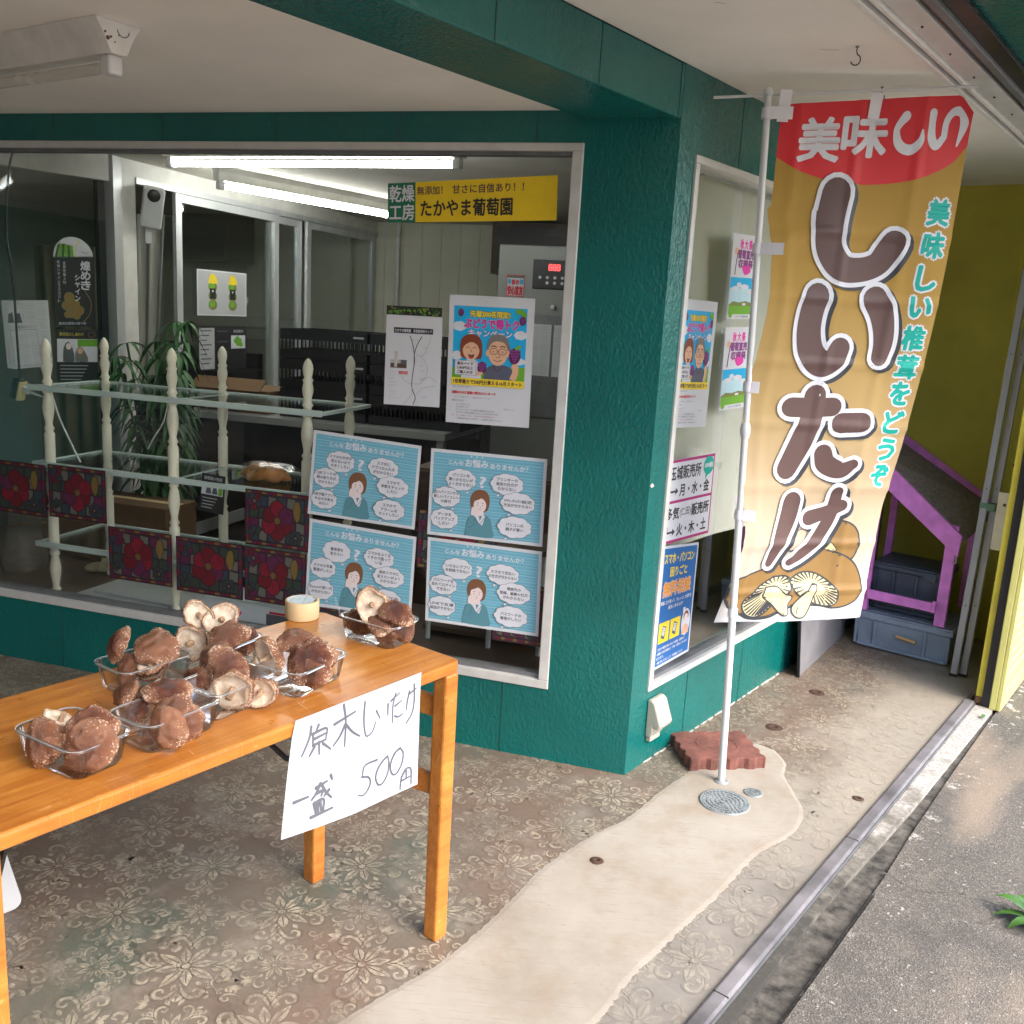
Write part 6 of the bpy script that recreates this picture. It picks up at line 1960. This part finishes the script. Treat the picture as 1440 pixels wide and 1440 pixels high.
# card hanging from the shelf edge
a = Art(.00006)
a.rect(M_INKW, 4, 28, 86, 70)
a.poly(M_INKG, [(20, 66), (24, 40), (36, 36), (42, 66)]); a.poly(M_INKG, [(44, 66), (48, 44), (60, 42), (66, 66)]); a.rect(M_GRASS, 68, 32, 84, 68)
a.up()
for k in range(4): a.rect(M_LGREY, 10, 80 + k * 11, 66 - k * 6, 83 + k * 11, up=False)
a.text(M_INKW, '葡萄園の物語', 10, 8, 80, 20)
sheet(a, 'shelf_card', [(-1.755, .085, .878), (-1.650, .085, .872), (-1.672, .100, .715), (-1.785, .100, .722)], 92, 130, FRONT, 'small black card with a photo hanging below the middle glass tier', 'card', base=M_INKK)

# power adapter on its cable
t = thing('power_adapter', 'black power adapter with white plug dangling at the far left of the window', 'adapter', (-2.63, .1, 1.13))
g = G(); g.tube(crom([(.0, 0, .04), (-.004, 0, .20), (-.01, 0, .45), (-.03, 0, .65), (.0, .02, .93), (.03, .12, 1.02), (.06, .35, 1.10)], 8), .0045, M_BLACK, 8); g.build('cable', t)
g = G(); g.bar((-.026, 0, -.034), (-.004, 0, .045), .034, .04, M_BLACK, up=(0, 1, 0)); g.build('adapter_body', t, bevel=.004)
g = G(); g.bar((-.004, -.001, -.042), (.018, -.001, .035), .008, .042, mat('pale_yellow_plastic', (.6, .5, .25), .5), up=(0, 1, 0)); g.build('face_plate', t, bevel=.002)
g = G(); g.bar((.014, 0, .008), (.052, 0, -.003), .022, .02, M_WHITE, up=(0, 1, 0)); g.tube([(.052, 0, -.003), (.075, 0, -.012), (.11, .01, -.02)], .004, M_WHITE, 8); g.build('plug', t, bevel=.003)
t = thing('white_cable', 'thin white cable looping down behind the top glass tier', 'cable', (-2.50, .14, 1.15))
g = G(); g.tube(crom([(-.02, 0, .005), (.012, .01, -.12), (.055, .03, -.24), (.085, .04, -.31)], 8), .0035, M_WHITE, 8); g.tube(crom([(.30, .35, -.02), (.29, .32, -.14), (.25, .30, -.22), (.22, .3, -.27)], 8), .003, M_WHITE, 8); g.build('cable', t)

# things on the ledge
t = thing('animal_figurine', 'grey brown clay animal figurine with pointed ears at the far left of the ledge', 'figurine', (-2.93, .38, .2625), -.5)
g = G()
bm_pts = [(0, 0, .0), (0, 0, .07), (.0, 0, .15), (.02, 0, .22), (.05, 0, .28), (.10, 0, .285), (.15, 0, .265)]
g.tube(crom(bm_pts, 5), [.085, .09, .094, .096, .097, .096, .094, .091, .088, .084, .08, .077, .073, .070, .067, .066, .066, .067, .068, .068, .068, .067, .065, .062, .057, .052, .047, .042, .038, .034, .028][:31], M_CLAY, 18)
g.build('body', t)
for s_ in (-1, 1):
    g = G(); g.tube([(.035, .035 * s_, .325), (.028, .045 * s_, .365), (.022, .052 * s_, .405)], [.028, .018, .003], M_CLAY, 12); g.build('ear', t)
    g = G(); g.tube([(.085, .05 * s_, .315), (.089, .055 * s_, .317)], .007, M_BLACK, 10); g.build('eye', t)
g = G(); g.tube([(.03 + .076 * math.cos(q), .076 * math.sin(q), .215 + .02 * math.cos(q)) for q in [i * math.pi / 12 for i in range(25)]], .007, M_RUST, 8); g.build('collar', t)
t0 = None
for (x, y, r, lab) in ((-2.60, .50, .35, 'left one of two straw slippers on the window ledge'), (-2.43, .55, .9, 'right one of two straw slippers, partly behind the shelf post')):
    t = thing('straw_slipper', lab, 'slipper', (x, y, .2625), r, 'straw slippers on the window ledge')
    g = G()
    g.lathe([(.0001, .052), (.02, .05), (.036, .038), (.042, .02), (.038, .004), (.0001, .0)], M_STRAW, 28, fn=lambda p, r_, a: Vector((p[0] * 2.1 * (1 + .12 * math.cos(a)), p[1] * (1 - .2 * math.cos(a)), p[2] * (1 + .25 * math.cos(a)))))
    g.build('slipper_body', t)
    g = G(); g.lathe([(.012, .0532), (.019, .0535), (.021, .050)], M_DWOOD, 20, fn=lambda p, r_, a: Vector((p[0] * 1.6 - .02, p[1], p[2]))); g.build('opening', t)
t = thing('flat_box_lids', 'two flat pale grey panels lying on the window ledge behind the shelf foot', 'board', (-2.13, .27, .2625), -.06)
g = G(); g.box(-.30, .16, -.20, .16, 0, .012, M_LGREY); g.build('panel', t, bevel=.002)
g = G(); g.box(-.24, .27, -.10, .20, .0125, .024, M_LGREY); g.build('panel', t, bevel=.002)
t = thing('white_carton', 'white carton with small coloured hearts and a label behind the lower flower films', 'box', (-1.51, .20, .2625))
g = G(); g.box(-.26, .24, -.10, .12, 0, .105, M_PAPER); g.build('carton', t, bevel=.002)
a = Art(.0001); a.up()
for k, m in enumerate((M_RED, M_GRASS, M_TEAL, M_PINK)):
    x = 40 + k * 34
    a.poly(m, [(x, 50), (x - 12, 34), (x - 8, 26), (x, 31), (x + 8, 26), (x + 12, 34)], up=False)
a.rect(M_INKG, 250, 20, 360, 70, up=False); a.rect(M_RED, 262, 8, 350, 18, up=False)
a.build('printing', quadmap((-.25, -.101, .095), (.20, -.101, .095), (.20, -.101, .01), (-.25, -.101, .01), 400, 90, FRONT), t)
t = thing('cardboard_box', 'tan cardboard box standing at the back of the ledge behind the left shelf post', 'box', (-2.75, .66, .2625))
g = G(); g.box(-.38, .40, -.02, .22, 0, .30, mat('tan_cardboard', (.15, .085, .04), .8, var=.12)); g.build('box_body', t, bevel=.004)
g = G(); g.box(-.38, .40, .08, .12, .3003, .302, M_TAPE); g.build('tape_strip', t)
t = thing('dark_bag', 'dark bundle with white dotted cloth under the middle glass tier', 'bag', (-1.62, .42, .2625))
g = G(); g.lathe([(.15, 0), (.19, .03), (.195, .09), (.16, .15), (.10, .185), (.04, .20), (.0001, .2)], M_BLACK, 26, fn=lambda p, r_, a: Vector((p[0] * 1.25 * (1 + .06 * math.sin(4 * a)), p[1] * .8 * (1 + .08 * math.sin(3 * a + 1)), p[2]))); g.build('bundle', t)
g = G(); rnd = random.Random(4)
for k in range(70):
    a_ = rnd.uniform(-2.2, -.6); zz = rnd.uniform(.04, .15)
    rr_ = .197 - max(0, zz - .09) * .55
    x = rr_ * 1.25 * math.cos(a_) * (1 + .06 * math.sin(4 * a_)); y = rr_ * .8 * math.sin(a_) * (1 + .08 * math.sin(3 * a_ + 1))
    s_ = rnd.uniform(.0025, .0045)
    g.add([(x - s_, y - .004, zz - s_), (x + s_, y - .004, zz - s_), (x + s_, y - .003, zz + s_), (x - s_, y - .003, zz + s_)], [(0, 1, 2, 3)], M_INKW)
g.build('dotted_cloth', t)
g = G(); g.tube(crom([(-.02, -.14, .15), (.04, -.16, .20), (.12, -.15, .25), (.20, -.12, .27)], 6), .008, M_CREAMW, 8); g.build('handle', t)

# steel stand low at the right
t = thing('steel_side_stand', 'dark low stand with thin steel legs inside the window, below the lower right poster', 'stand', (-.62, .42, .2625))
for x in (-.26, -.005, .20):
    g = G(); g.tube([(x, -.10, 0), (x, -.10, .40)], .010, M_ALU, 10); g.build('leg', t)
g = G(); g.box(-.30, .24, -.12, .18, .40, .42, M_DWOOD); g.build('shelf_top', t)
g = G(); g.box(-.30, .24, -.06, .18, .02, .04, M_DWOOD); g.build('lower_shelf', t)
t = thing('brown_chest', 'dark brown wooden chest in the shadow behind the steel stand', 'chest', (-.72, .80, .002))
g = G(); g.box(-.45, .50, 0, .45, 0, .86, M_DWOOD); g.build('body', t, bevel=.005)
for z in (.1, .36, .62):
    g = G(); g.box(-.43, .48, -.012, -.0005, z, z + .23, M_DWOOD); d = g.build('drawer', t, bevel=.004)
    g = G(); g.tube([(-.05, -.022, z + .12), (.10, -.022, z + .12)], .006, M_ALUD, 8); g.build('handle', d)

# plant
t = thing('potted_bamboo_palm', 'leafy dark green bamboo palm behind the glass shelf', 'plant', (-2.62, .98, .002))
g = G(); g.lathe([(.11, 0), (.14, .02), (.165, .25), (.172, .27), (.155, .27), (.15, .24), (.0001, .24)], M_CLAY, 28); g.build('pot', t)
rnd = random.Random(12)
stems = G(); leaves = G()
for k in range(11):
    a0 = k * .57; lean = rnd.uniform(.03, .22); hh = rnd.uniform(.75, 1.18)
    pts = crom([(.04 * math.cos(a0), .04 * math.sin(a0), .24), (lean * .5 * math.cos(a0), lean * .5 * math.sin(a0), .24 + hh * .5), (lean * math.cos(a0), lean * math.sin(a0), .24 + hh)], 6)
    stems.tube(pts, .006, M_LEAF, 7)
    for i in range(3, len(pts)):
        for j in range(6):
            b = Vector(pts[i]); aa = rnd.uniform(0, 6.28); L = rnd.uniform(.10, .20); w = rnd.uniform(.010, .017)
            d = Vector((math.cos(aa), math.sin(aa), 0)); n_ = Vector((-d.y, d.x, 0)); up_ = rnd.uniform(-.1, .5)
            vs = []
            for q in range(5):
                tt = q / 4
                c_ = b + d * (L * tt * .85) + Vector((0, 0, L * (up_ * tt - .95 * tt * tt)))
                ww = w * (.15, .9, 1.0, .6, .05)[q]
                vs += [c_ - n_ * ww, c_ + Vector((0, 0, -ww * .35)), c_ + n_ * ww]
            leaves.add(vs, [(q * 3 + r_, q * 3 + r_ + 1, q * 3 + r_ + 4, q * 3 + r_ + 3) for q in range(4) for r_ in range(2)], M_LEAF, True)
stems.build('stem', t); leaves.build('foliage', t)

# security camera
t = thing('security_camera', 'white box security camera with a black lens on the partition post', 'camera', (-3.125, 1.60, 2.02), .72)
g = G()
g.box(-.055, .055, -.10, .02, -.10, .11, M_WHITE); o = g.build('camera_body', t, bevel=.012, seg=3); o.rotation_euler = (.25, .12, 0)
g = G(); g.lathe([(.034, 0), (.034, .006), (.028, .010), (.0001, .010)], M_BLACK, 28); o = g.build('lens', t); o.rotation_euler = (math.pi / 2 + .25, 0, .0); o.location = (.004, -.112, .050)
g = G(); g.box(-.04, -.005, .0, .03, -.20, -.08, M_WHITE); g.build('bracket', t, bevel=.004)

# posters on the inner screens
LB = lambda s, z, d=.0065: Vector((-3.19, 1.33, 0)) + BD * s + BN * .0055 + Vector((0, 0, z))
a = Art(.00006)
for cx, cy, r_ in ((70, 200, 26), (55, 240, 24), (95, 235, 28), (80, 275, 28), (120, 265, 24), (60, 285, 18), (105, 290, 20)):
    a.ell(M_OLIVE, cx, cy, r_, r_, 0, 18); a.ell(M_CAPI, cx, cy, r_ * .82, r_ * .82, 0, 16)
a.stroke(M_CAPI, [(150, 170), (178, 220), (172, 280), (140, 320)], 2, 5)
for i, ch in enumerate('煌めき'): a.text(M_INKW, ch, 130, 22 + i * 48, 178, 66 + i * 48, bold=1.5)
for i, ch in enumerate('シャイン'): a.text(M_INKW, ch, 100, 90 + i * 34, 124, 116 + i * 34, bold=.8)
for i, ch in enumerate('金賞受賞入り'): a.text(M_INKW, ch, 42, 24 + i * 19, 56, 40 + i * 19, up=False)
for i, ch in enumerate('乾燥シャインマスカット'): a.text(M_INKW, ch, 14, 20 + i * 19, 28, 35 + i * 19, up=False)
a.text(M_INKW, '無添加葡萄の贈り物', 16, 322, 150, 336, up=False)
sheet(a, 'black_poster', [LB(-.309, 1.708), LB(-.0925, 1.721), LB(-.0975, 1.358), LB(-.3136, 1.353)], 200, 345, tuple(BN), 'tall black poster with white vertical lettering on the far left screen', 'poster', base=M_INKK)
a = Art(.00006); a.rect(M_INKW, 4, 48, 196, 160)
a.poly(M_INKG, [(30, 158), (34, 90), (56, 60), (76, 92), (84, 158)], smooth=2); a.ell(M_SKINP, 58, 84, 13, 16); a.poly(M_HAIRG, [(86, 158), (90, 110), (110, 84), (136, 112), (150, 158)], smooth=2); a.ell(M_SKIN, 112, 106, 13, 15)
a.rect(M_GRASS, 100, 50, 196, 84); a.text(M_YEL, '無添加のしあわせ', 16, 16, 130, 34); a.ell(M_RUST, 168, 26, 18, 16); a.ell(M_INKK, 168, 26, 13, 12)
a.up()
for k in range(5): a.rect(M_LGREY, 16, 176 + k * 17, 150 - k * 9, 180 + k * 17, up=False)
sheet(a, 'black_leaflet', [LB(-.314, 1.342), LB(-.084, 1.343), LB(-.092, 1.050), LB(-.319, 1.055)], 200, 270, tuple(BN), 'black leaflet with a photo of two people below the tall black poster', 'leaflet', base=M_INKK)
a = Art(.00006)
q = [(0, 100)] + [(100 - 100 * math.cos(i * math.pi / 14), 100 - 100 * math.sin(i * math.pi / 14)) for i in range(15)] + [(200, 100)]
o = None
a.poly(M_INKW, q[1:-1], up=False)
for k in range(6): a.poly(M_GRASS if k % 2 else M_LEAFB, [(8 + k * 16, 98), (24 + k * 12, 98 - 60 + abs(k - 2) * 3), (40 + k * 12, 30 + k * 2), (22 + k * 16, 98)])
a.stroke(M_YEL, [(112, 98), (110, 70), (118, 40), (134, 20)], 2, 4); a.stroke(M_INKG, [(140, 70), (158, 76), (176, 74)], 1.2, 3)
f_ = quadmap(LB(-.315, 1.812), LB(-.10, 1.815), LB(-.0975, 1.715), LB(-.3125, 1.702), 200, 100, tuple(BN))
o = a.build('round_fan', lambda u, v, h: f_(u, v, h)); c = f_(100, 50, 0); o.data.transform(Matrix.Translation(-c)); o.location = c
tag(o, 'round topped green and white paper fan showing above the tall black poster', 'fan')
def newsprint(a, w, h, cols):
    a.up()
    for c_ in range(cols):
        x = 8 + c_ * (w - 16) / cols
        for k in range(int((h - 20) / 5)):
            if (k * 7 + c_ * 3) % 11 > 1:
                a.rect(M_LGREY, x, 10 + k * 5, x + (w - 24) / cols - 3 - ((k * 5 + c_) % 4), 11.4 + k * 5, up=False)
a = Art(.00006); newsprint(a, 220, 300, 4); a.rect(M_PAPER, 14, 20, 90, 104); a.poly(M_INKG, [(20, 102), (26, 60), (46, 50), (52, 102)]); a.poly(M_INKG, [(54, 102), (60, 58), (80, 56), (90, 102)]); a.ell(M_SKINP, 36, 46, 8, 10); a.ell(M_SKINP, 70, 46, 8, 10)
sheet(a, 'newspaper_cutting', [LB(-.582, 1.474), LB(-.349, 1.485), LB(-.336, 1.145), LB(-.566, 1.14)], 220, 300, tuple(BN), 'grey newspaper cutting with a photo of two people at the far left edge', 'paper')
a = Art(.00006); a.rect(M_LGREY, 16, 36, 164, 240); a.rect(M_INKW, 20, 40, 160, 236); newsprint(a, 180, 250, 3); a.text(M_INKG, '葡萄だより', 60, 16, 130, 30)
sheet(a, 'printed_notice', [LB(-.565, 1.365, 0) + BN * .004, LB(-.40, 1.37) + BN * .004, LB(-.38, 1.15) + BN * .004, LB(-.545, 1.135) + BN * .004], 180, 250, tuple(BN), 'white printed notice taped over the newspaper cutting', 'paper')
# on the sliding door
SX = -3.158
def sheetX(a, nm, y0, z1, y1, z0, w, h, lab, cat, base=None):
    return sheet(a, nm, [(SX, y0, z1), (SX, y1, z1), (SX, y1, z0), (SX, y0, z0)], w, h, (1, 0, 0), lab, cat, base=base)
a = Art(.0001); a.rect(M_LGREY, 6, 6, 294, 204)
for cx in (90, 210):
    for k in range(3): a.ell(M_OLIVE, cx, 76 + k * 42, 26, 24, 0, 18); a.ell(M_GRASS, cx - 4, 72 + k * 42, 16, 14, 0, 14)
    a.poly(M_YEL, [(cx - 26, 60), (cx - 18, 28), (cx, 14), (cx + 22, 34), (cx + 28, 60)], smooth=2); a.rect(M_INKK, cx - 17, 84, cx + 17, 132); a.poly(M_INKW, [(cx - 6, 92), (cx + 6, 92), (cx, 104)])
sheetX(a, 'drink_photo', 2.05, 1.712, 2.589, 1.434, 300, 210, 'photo of two green fruit drinks taped high on the sliding glass door', 'photo')
a = Art(.0001); a.rect(M_LGREY, 8, 8, 98, 202); a.rect(M_INKW, 200, 44, 292, 108)
a.up()
for k in range(8): a.rect(M_INKG, 16, 18 + k * 22, 80 - (k % 3) * 14, 24 + k * 22, up=False)
for cx, cy in ((230, 70), (244, 84), (256, 70), (240, 60), (262, 88)): a.ell(M_GRASS, cx, cy, 13, 13, 0, 14)
for k in range(3): a.rect(M_INKG, 112, 20 + k * 50, 180, 26 + k * 50)
a.rect(M_DBLUE, 120, 150, 160, 200); a.text(M_INKW, '商品案内', 214, 16, 276, 30)
sheetX(a, 'black_flyer', 2.051, 1.368, 2.588, 1.09, 300, 210, 'black flyer with a price column and green grapes below the drink photo', 'flyer', base=M_INKK)

# work table with black baskets
t = thing('work_table', 'long grey work table in the shadow behind the shelf', 'table', (-2.05, 1.95, .002))
g = G(); g.box(-.95, .70, -.30, .40, .86, .90, M_MACH); g.build('table_top', t, bevel=.003)
for x in (-.92, .67):
    for y in (-.27, .37):
        g = G(); g.box(x - .02, x + .02, y - .02, y + .02, 0, .859, M_ALUD); g.build('leg', t)
g = G(); g.box(-.93, .68, .33, .35, .2, .8, M_DARK); g.build('back_panel', t)
basket0 = None
for k, (x, z, lab) in enumerate(((-2.14, .9035, 'bottom basket of the left stack of black plastic baskets'), (-2.14, 1.07, 'middle basket of the left stack of black plastic baskets'), (-2.14, 1.2365, 'top basket of the left stack of black plastic baskets'), (-1.58, .9035, 'bottom basket of the right stack of black plastic baskets'), (-1.58, 1.07, 'middle basket of the right stack of black plastic baskets'), (-1.58, 1.2365, 'top basket of the right stack of black plastic baskets'))):
    t = thing('plastic_basket', lab, 'basket', (x, 1.95, z), 0, 'black baskets stacked on the work table')
    if basket0 is None:
        g = G(); L, D, H = .54, .38, .163
        g.box(-L / 2, L / 2, -D / 2, D / 2, 0, .008, M_BLACK)
        for (x0, x1, y0, y1) in ((-L / 2, L / 2, -D / 2, -D / 2 + .008), (-L / 2, L / 2, D / 2 - .008, D / 2), (-L / 2, -L / 2 + .008, -D / 2 + .008, D / 2 - .008), (L / 2 - .008, L / 2, -D / 2 + .008, D / 2 - .008)):
            g.box(x0, x1, y0, y1, .008, .05, M_BLACK); g.box(x0, x1, y0, y1, .105, H, M_BLACK)
        for i in range(22):
            xx = -L / 2 + .012 + i * (L - .024) / 21
            for yy in (-D / 2, D / 2 - .006): g.box(xx - .004, xx + .004, yy, yy + .006, .05, .105, M_BLACK)
        g.build('basket_body', t)
        g = G(); g.box(-.012 + .2, .05 + .2, -D / 2 - .004, -D / 2 - .0008, .13, .14, M_LGREY); g.build('label_strip', t)
        basket0 = t
    else:
        for ch in list(basket0.children):
            c = ch.copy(); COL.objects.link(c); c.parent = t
t = thing('open_carton', 'brown cardboard carton on the left end of the grey work table', 'box', (-2.72, 1.95, .9035))
g = G(); g.box(-.22, .24, -.2, .2, 0, .13, MATS['tan_cardboard']); g.build('box_body', t)
g = G(); g.bar((-.22, -.25, .165), (.24, -.25, .165), .004, .10, MATS['tan_cardboard'], up=(0, 1, .8)); g.build('flap', t)
# drying machine
t = thing('food_dryer', 'tall grey food drying cabinet with a black control panel at the right of the room', 'cabinet', (-1.05, 2.42, .002))
g = G(); g.box(-.30, .62, 0, .75, 0, 1.945, M_MACH); g.build('cabinet_body', t, bevel=.006)
g = G(); g.box(-.298, .618, -.012, -.0005, .95, 1.55, M_ALUD); d = g.build('door', t, bevel=.004)
g = G(); g.tube([(.05, -.03, 1.60), (.05, -.004, 1.60)], .012, M_ALU, 12); g.build('knob', t)
g = G(); g.box(-.085, .19, -.012, -.0005, 1.70, 1.865, M_BLACK); p_ = g.build('control_panel', t, bevel=.004)
g = G()
a7 = ((1, 1, 1, 0, 1, 1, 0), (1, 1, 0, 1, 1, 0, 1), (1, 1, 1, 1, 1, 1, 1))
for i in range(3):
    x = .02 + i * .024; z = 1.805
    for (dx, dz, w, h) in ((0, .032, .014, .004), (0, .016, .014, .004), (0, 0, .014, .004), (-.008, .018, .004, .014), (.008, .018, .004, .014), (-.008, .002, .004, .014), (.008, .002, .004, .014))[:7]:
        g.box(x + dx - w / 2, x + dx + w / 2, -.0145, -.0125, z + dz, z + dz + h, M_LED)
g.build('digit', p_)
g = G()
for i in range(5):
    g.tube([(-.04 + i * .045, -.0125, 1.765), (-.04 + i * .045, -.0165, 1.765)], .009, M_INKW if i < 4 else M_RUST, 12)
for i in range(3): g.tube([(.005 + i * .045, -.0125, 1.735), (.005 + i * .045, -.0165, 1.735)], .009, M_INKW, 12)
g.build('button', p_)
a = Art(.0001); a.rect(M_RED, 0, 0, 100, 112); a.rect(M_INKW, 4, 4, 96, 108); a.rect(M_INKG, 4, 4, 96, 16)
a.text(M_SKYB, '県', 8, 24, 24, 48, bold=1.5); a.text(M_RED, '食の', 28, 24, 70, 50, bold=2); a.text(M_SKYB, '園', 76, 24, 92, 48, bold=1.5); a.text(M_RED, '安心宣言', 8, 58, 92, 104, bold=2.4)
sheet(a, 'red_sticker', [(-1.295, 2.418, 1.775), (-1.185, 2.418, 1.775), (-1.185, 2.418, 1.652), (-1.295, 2.418, 1.652)], 100, 112, FRONT, 'small red and white safety declaration sticker on the grey cabinet', 'sticker')
for k, (x0, x1) in enumerate(((-1.125, -1.00), (-.985, -.85))):
    a = Art(.0001); newsprint(a, 140, 300, 2 + k)
    sheet(a, 'paper_notice', [(x0, 2.404, 1.50), (x1, 2.404, 1.50), (x1, 2.404, 1.20), (x0, 2.404, 1.20)], 140, 300, FRONT, ('left', 'right')[k] + ' one of two printed sheets taped to the door of the grey cabinet', 'paper', 'printed sheets on the grey cabinet')
# pipe and duct on the back wall
t = thing('wall_pipe', 'thin white pipe running down the ribbed back wall', 'pipe', (-2.95, 4.55, .002))
g = G(); g.tube([(0, 0, 0), (0, 0, 2.24)], .018, M_WHITE2, 10); g.build('pipe', t)
t = thing('dark_duct', 'dark brown duct opening high behind the grey cabinet', 'duct', (-1.55, 4.2, 1.85))
g = G(); g.box(-.45, .95, 0, .38, 0, .39, M_DWOOD); g.box(-.40, .90, -.02, -.001, .04, .35, M_BLACK); g.build('duct_box', t)
# back room things behind the glass
t = thing('hanging_curtain', 'beige curtain hanging in the far left back room', 'curtain', (-4.62, 2.75, .1))
g = G(); vs = []
for i in range(41):
    x = -.42 + i * .021
    vs += [(x, .03 * math.sin(i * .9), 0), (x, .03 * math.sin(i * .9), 1.75)]
g.add(vs, [(2 * i, 2 * i + 1, 2 * i + 3, 2 * i + 2) for i in range(40)], M_CURT, True); g.build('cloth', t)
t = thing('grey_drape', 'pale grey drape gathered behind the partition post', 'curtain', (-3.55, 2.05, .1))
g = G(); vs = []
for i in range(31):
    x = -.16 + i * .011
    vs += [(x, .025 * math.sin(i * .8), 0), (x * .75 - .02, .02 * math.sin(i * .8 + .4), 1.0), (x * 1.1, .025 * math.sin(i * .8), 1.92)]
g.add(vs, [(3 * i + j, 3 * i + j + 1, 3 * i + j + 4, 3 * i + j + 3) for i in range(30) for j in range(2)], M_PLASTER, True); g.build('cloth', t)
t = thing('oven', 'grey oven with a dark door seen through the sliding glass door', 'oven', (-3.95, 4.15, .8))
g = G(); g.box(-.40, .40, 0, .40, 0, .50, M_MACH); g.box(-.42, .42, -.02, .40, .52, .60, M_ALUL); g.build('oven_body', t, bevel=.005)
g = G(); g.box(-.30, .30, -.014, -.0005, .08, .42, M_BLACK); g.build('oven_door', t)
t = thing('kitchen_counter', 'dark counter carrying the oven in the back room', 'counter', (-4.2, 4.15, .002))
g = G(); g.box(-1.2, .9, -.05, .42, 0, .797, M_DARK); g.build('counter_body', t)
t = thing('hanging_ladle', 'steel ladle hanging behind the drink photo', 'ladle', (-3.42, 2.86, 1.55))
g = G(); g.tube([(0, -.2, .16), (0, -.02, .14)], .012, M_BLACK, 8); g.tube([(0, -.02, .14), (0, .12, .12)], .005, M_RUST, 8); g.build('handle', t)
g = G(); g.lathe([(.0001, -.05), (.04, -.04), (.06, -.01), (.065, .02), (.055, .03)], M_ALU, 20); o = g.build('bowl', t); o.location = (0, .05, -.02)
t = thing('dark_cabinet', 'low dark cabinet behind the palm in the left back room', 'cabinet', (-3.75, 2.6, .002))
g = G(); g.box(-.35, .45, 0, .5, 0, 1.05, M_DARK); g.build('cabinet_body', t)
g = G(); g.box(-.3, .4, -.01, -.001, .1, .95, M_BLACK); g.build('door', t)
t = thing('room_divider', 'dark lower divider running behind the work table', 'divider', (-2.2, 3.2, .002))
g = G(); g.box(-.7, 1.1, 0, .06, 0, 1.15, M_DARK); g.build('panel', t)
# blind inside the side window
t = thing('window_blind', 'ivory roller blind pulled most of the way down inside the side window', 'blind', tuple(BP(.0, -.11)), BROT)
g = G(); vs = []
for i in range(21):
    yy = .30 + i * .052
    for j in range(15):
        zz = .735 + j * .0935
        vs.append((.006 * math.sin(i * .5 + j * .8) - .004 * math.cos(j * 2.1), yy, zz - .02 * (j == 0) * (i / 20)))
g.add(vs, [(i * 15 + j, i * 15 + j + 1, i * 15 + j + 16, i * 15 + j + 15) for i in range(20) for j in range(14)], M_BLIND, True); g.build('blind_sheet', t)
g = G(); g.tube([(0, .29, 2.055), (0, 1.35, 2.055)], .016, M_WHITE2, 12); g.build('roller', t)
g = G(); g.tube([(0, .285, 2.05), (.004, .287, 1.4), (0, .289, .95)], .002, M_WHITE, 6); g.build('pull_chain', t)
g = G(); g.tube([(.012, .34, 2.045), (.016, .352, 2.05), (.013, .366, 2.047)], .002, M_BLACK, 6); g.build('clip', t)

# =================================================================== ACROSS THE STREET
rnd = random.Random(21)
def shrub(p, s, lab, grp, tall):
    t = thing('garden_tree', lab, 'tree', p, rnd.uniform(0, 6), grp)
    g = G(); g.tube([(0, 0, 0), (.05, .02, tall * .5), (0, .05, tall * .95)], [.12, .08, .03], M_DWOOD, 10)
    for k in range(6):
        a_ = k * 1.05; g.tube([(0, 0, tall * (.3 + .08 * k)), (s * .5 * math.cos(a_), s * .5 * math.sin(a_), tall * (.5 + .07 * k))], [.04, .012], M_DWOOD, 7)
    g.build('trunk', t)
    g = G()
    for k in range(2600):
        while True:
            x, y, z = (rnd.uniform(-1, 1) for _ in range(3))
            r_ = x * x + y * y + z * z
            if .15 < r_ < 1 + .25 * math.sin(5 * x + 3) * math.sin(4 * y): break
        c_ = Vector((x * s, y * s, tall * .62 + z * tall * .42))
        n_ = Vector((rnd.uniform(-1, 1), rnd.uniform(-1, 1), rnd.uniform(-.3, 1))).normalized(); u_ = n_.orthogonal().normalized() * rnd.uniform(.05, .11); v_ = n_.cross(u_) * .55
        g.add([c_ - u_, c_ + v_, c_ + u_, c_ - v_], [(0, 1, 2, 3)], M_LEAF)
    g.build('crown', t)
shrub((9.5, -9.0, -.035), 1.9, 'leafy garden tree across the street, right of the house', 'trees across the street', 4.2)
shrub((-4.0, -13.0, -.035), 2.1, 'leafy garden tree across the street, behind the viewer on the left', 'trees across the street', 4.6)
t = thing('neighbour_house', 'plain pale rendered house with a grey tiled roof across the street', 'house', (3.5, -15.0, -.035), .15)
g = G(); g.box(-5, 5, -3, 3, 0, 3.4, M_PLASTER); g.build('wall', t)
g = G(); g.prism([(-3.6, 3.4), (3.6, 3.4), (0, 5.2)], -5.4, 5.4, M_ROOFB, axis='x'); g.build('roof', t)
for x in (-3.2, 0, 3.0):
    g = G(); g.box(x - .7, x + .7, 3.0, 3.04, 1.1, 2.3, M_ALUD); w_ = g.build('window', t)
    g = G(); g.box(x - .62, x + .62, 3.041, 3.05, 1.18, 2.22, M_BLACK); g.build('pane', w_)

t = thing('reflection_block_house', 'tall dark timber clad house added unseen behind the viewer on the left to darken window reflections', 'house', (-8.2, -10.5, -.035), 0)  # out-of-view dark house, added so the front glass reflects less sky
g = G(); g.box(-8, 8, -3, 1.2, 0, 5.6, M_DWOOD); g.build('wall', t)
g = G(); g.prism([(-3.6, 5.6), (1.8, 5.6), (-1.0, 7.6)], -8.3, 8.3, M_ROOFB, axis='x'); g.build('roof', t)
for x in (-5.2, -1.5, 2.2, 5.8):
    g = G(); g.box(x - .8, x + .8, 1.2, 1.24, 1.0, 2.3, M_ALUD); w_ = g.build('window', t)
    g = G(); g.box(x - .72, x + .72, 1.241, 1.25, 1.08, 2.22, M_BLACK); g.build('pane', w_)
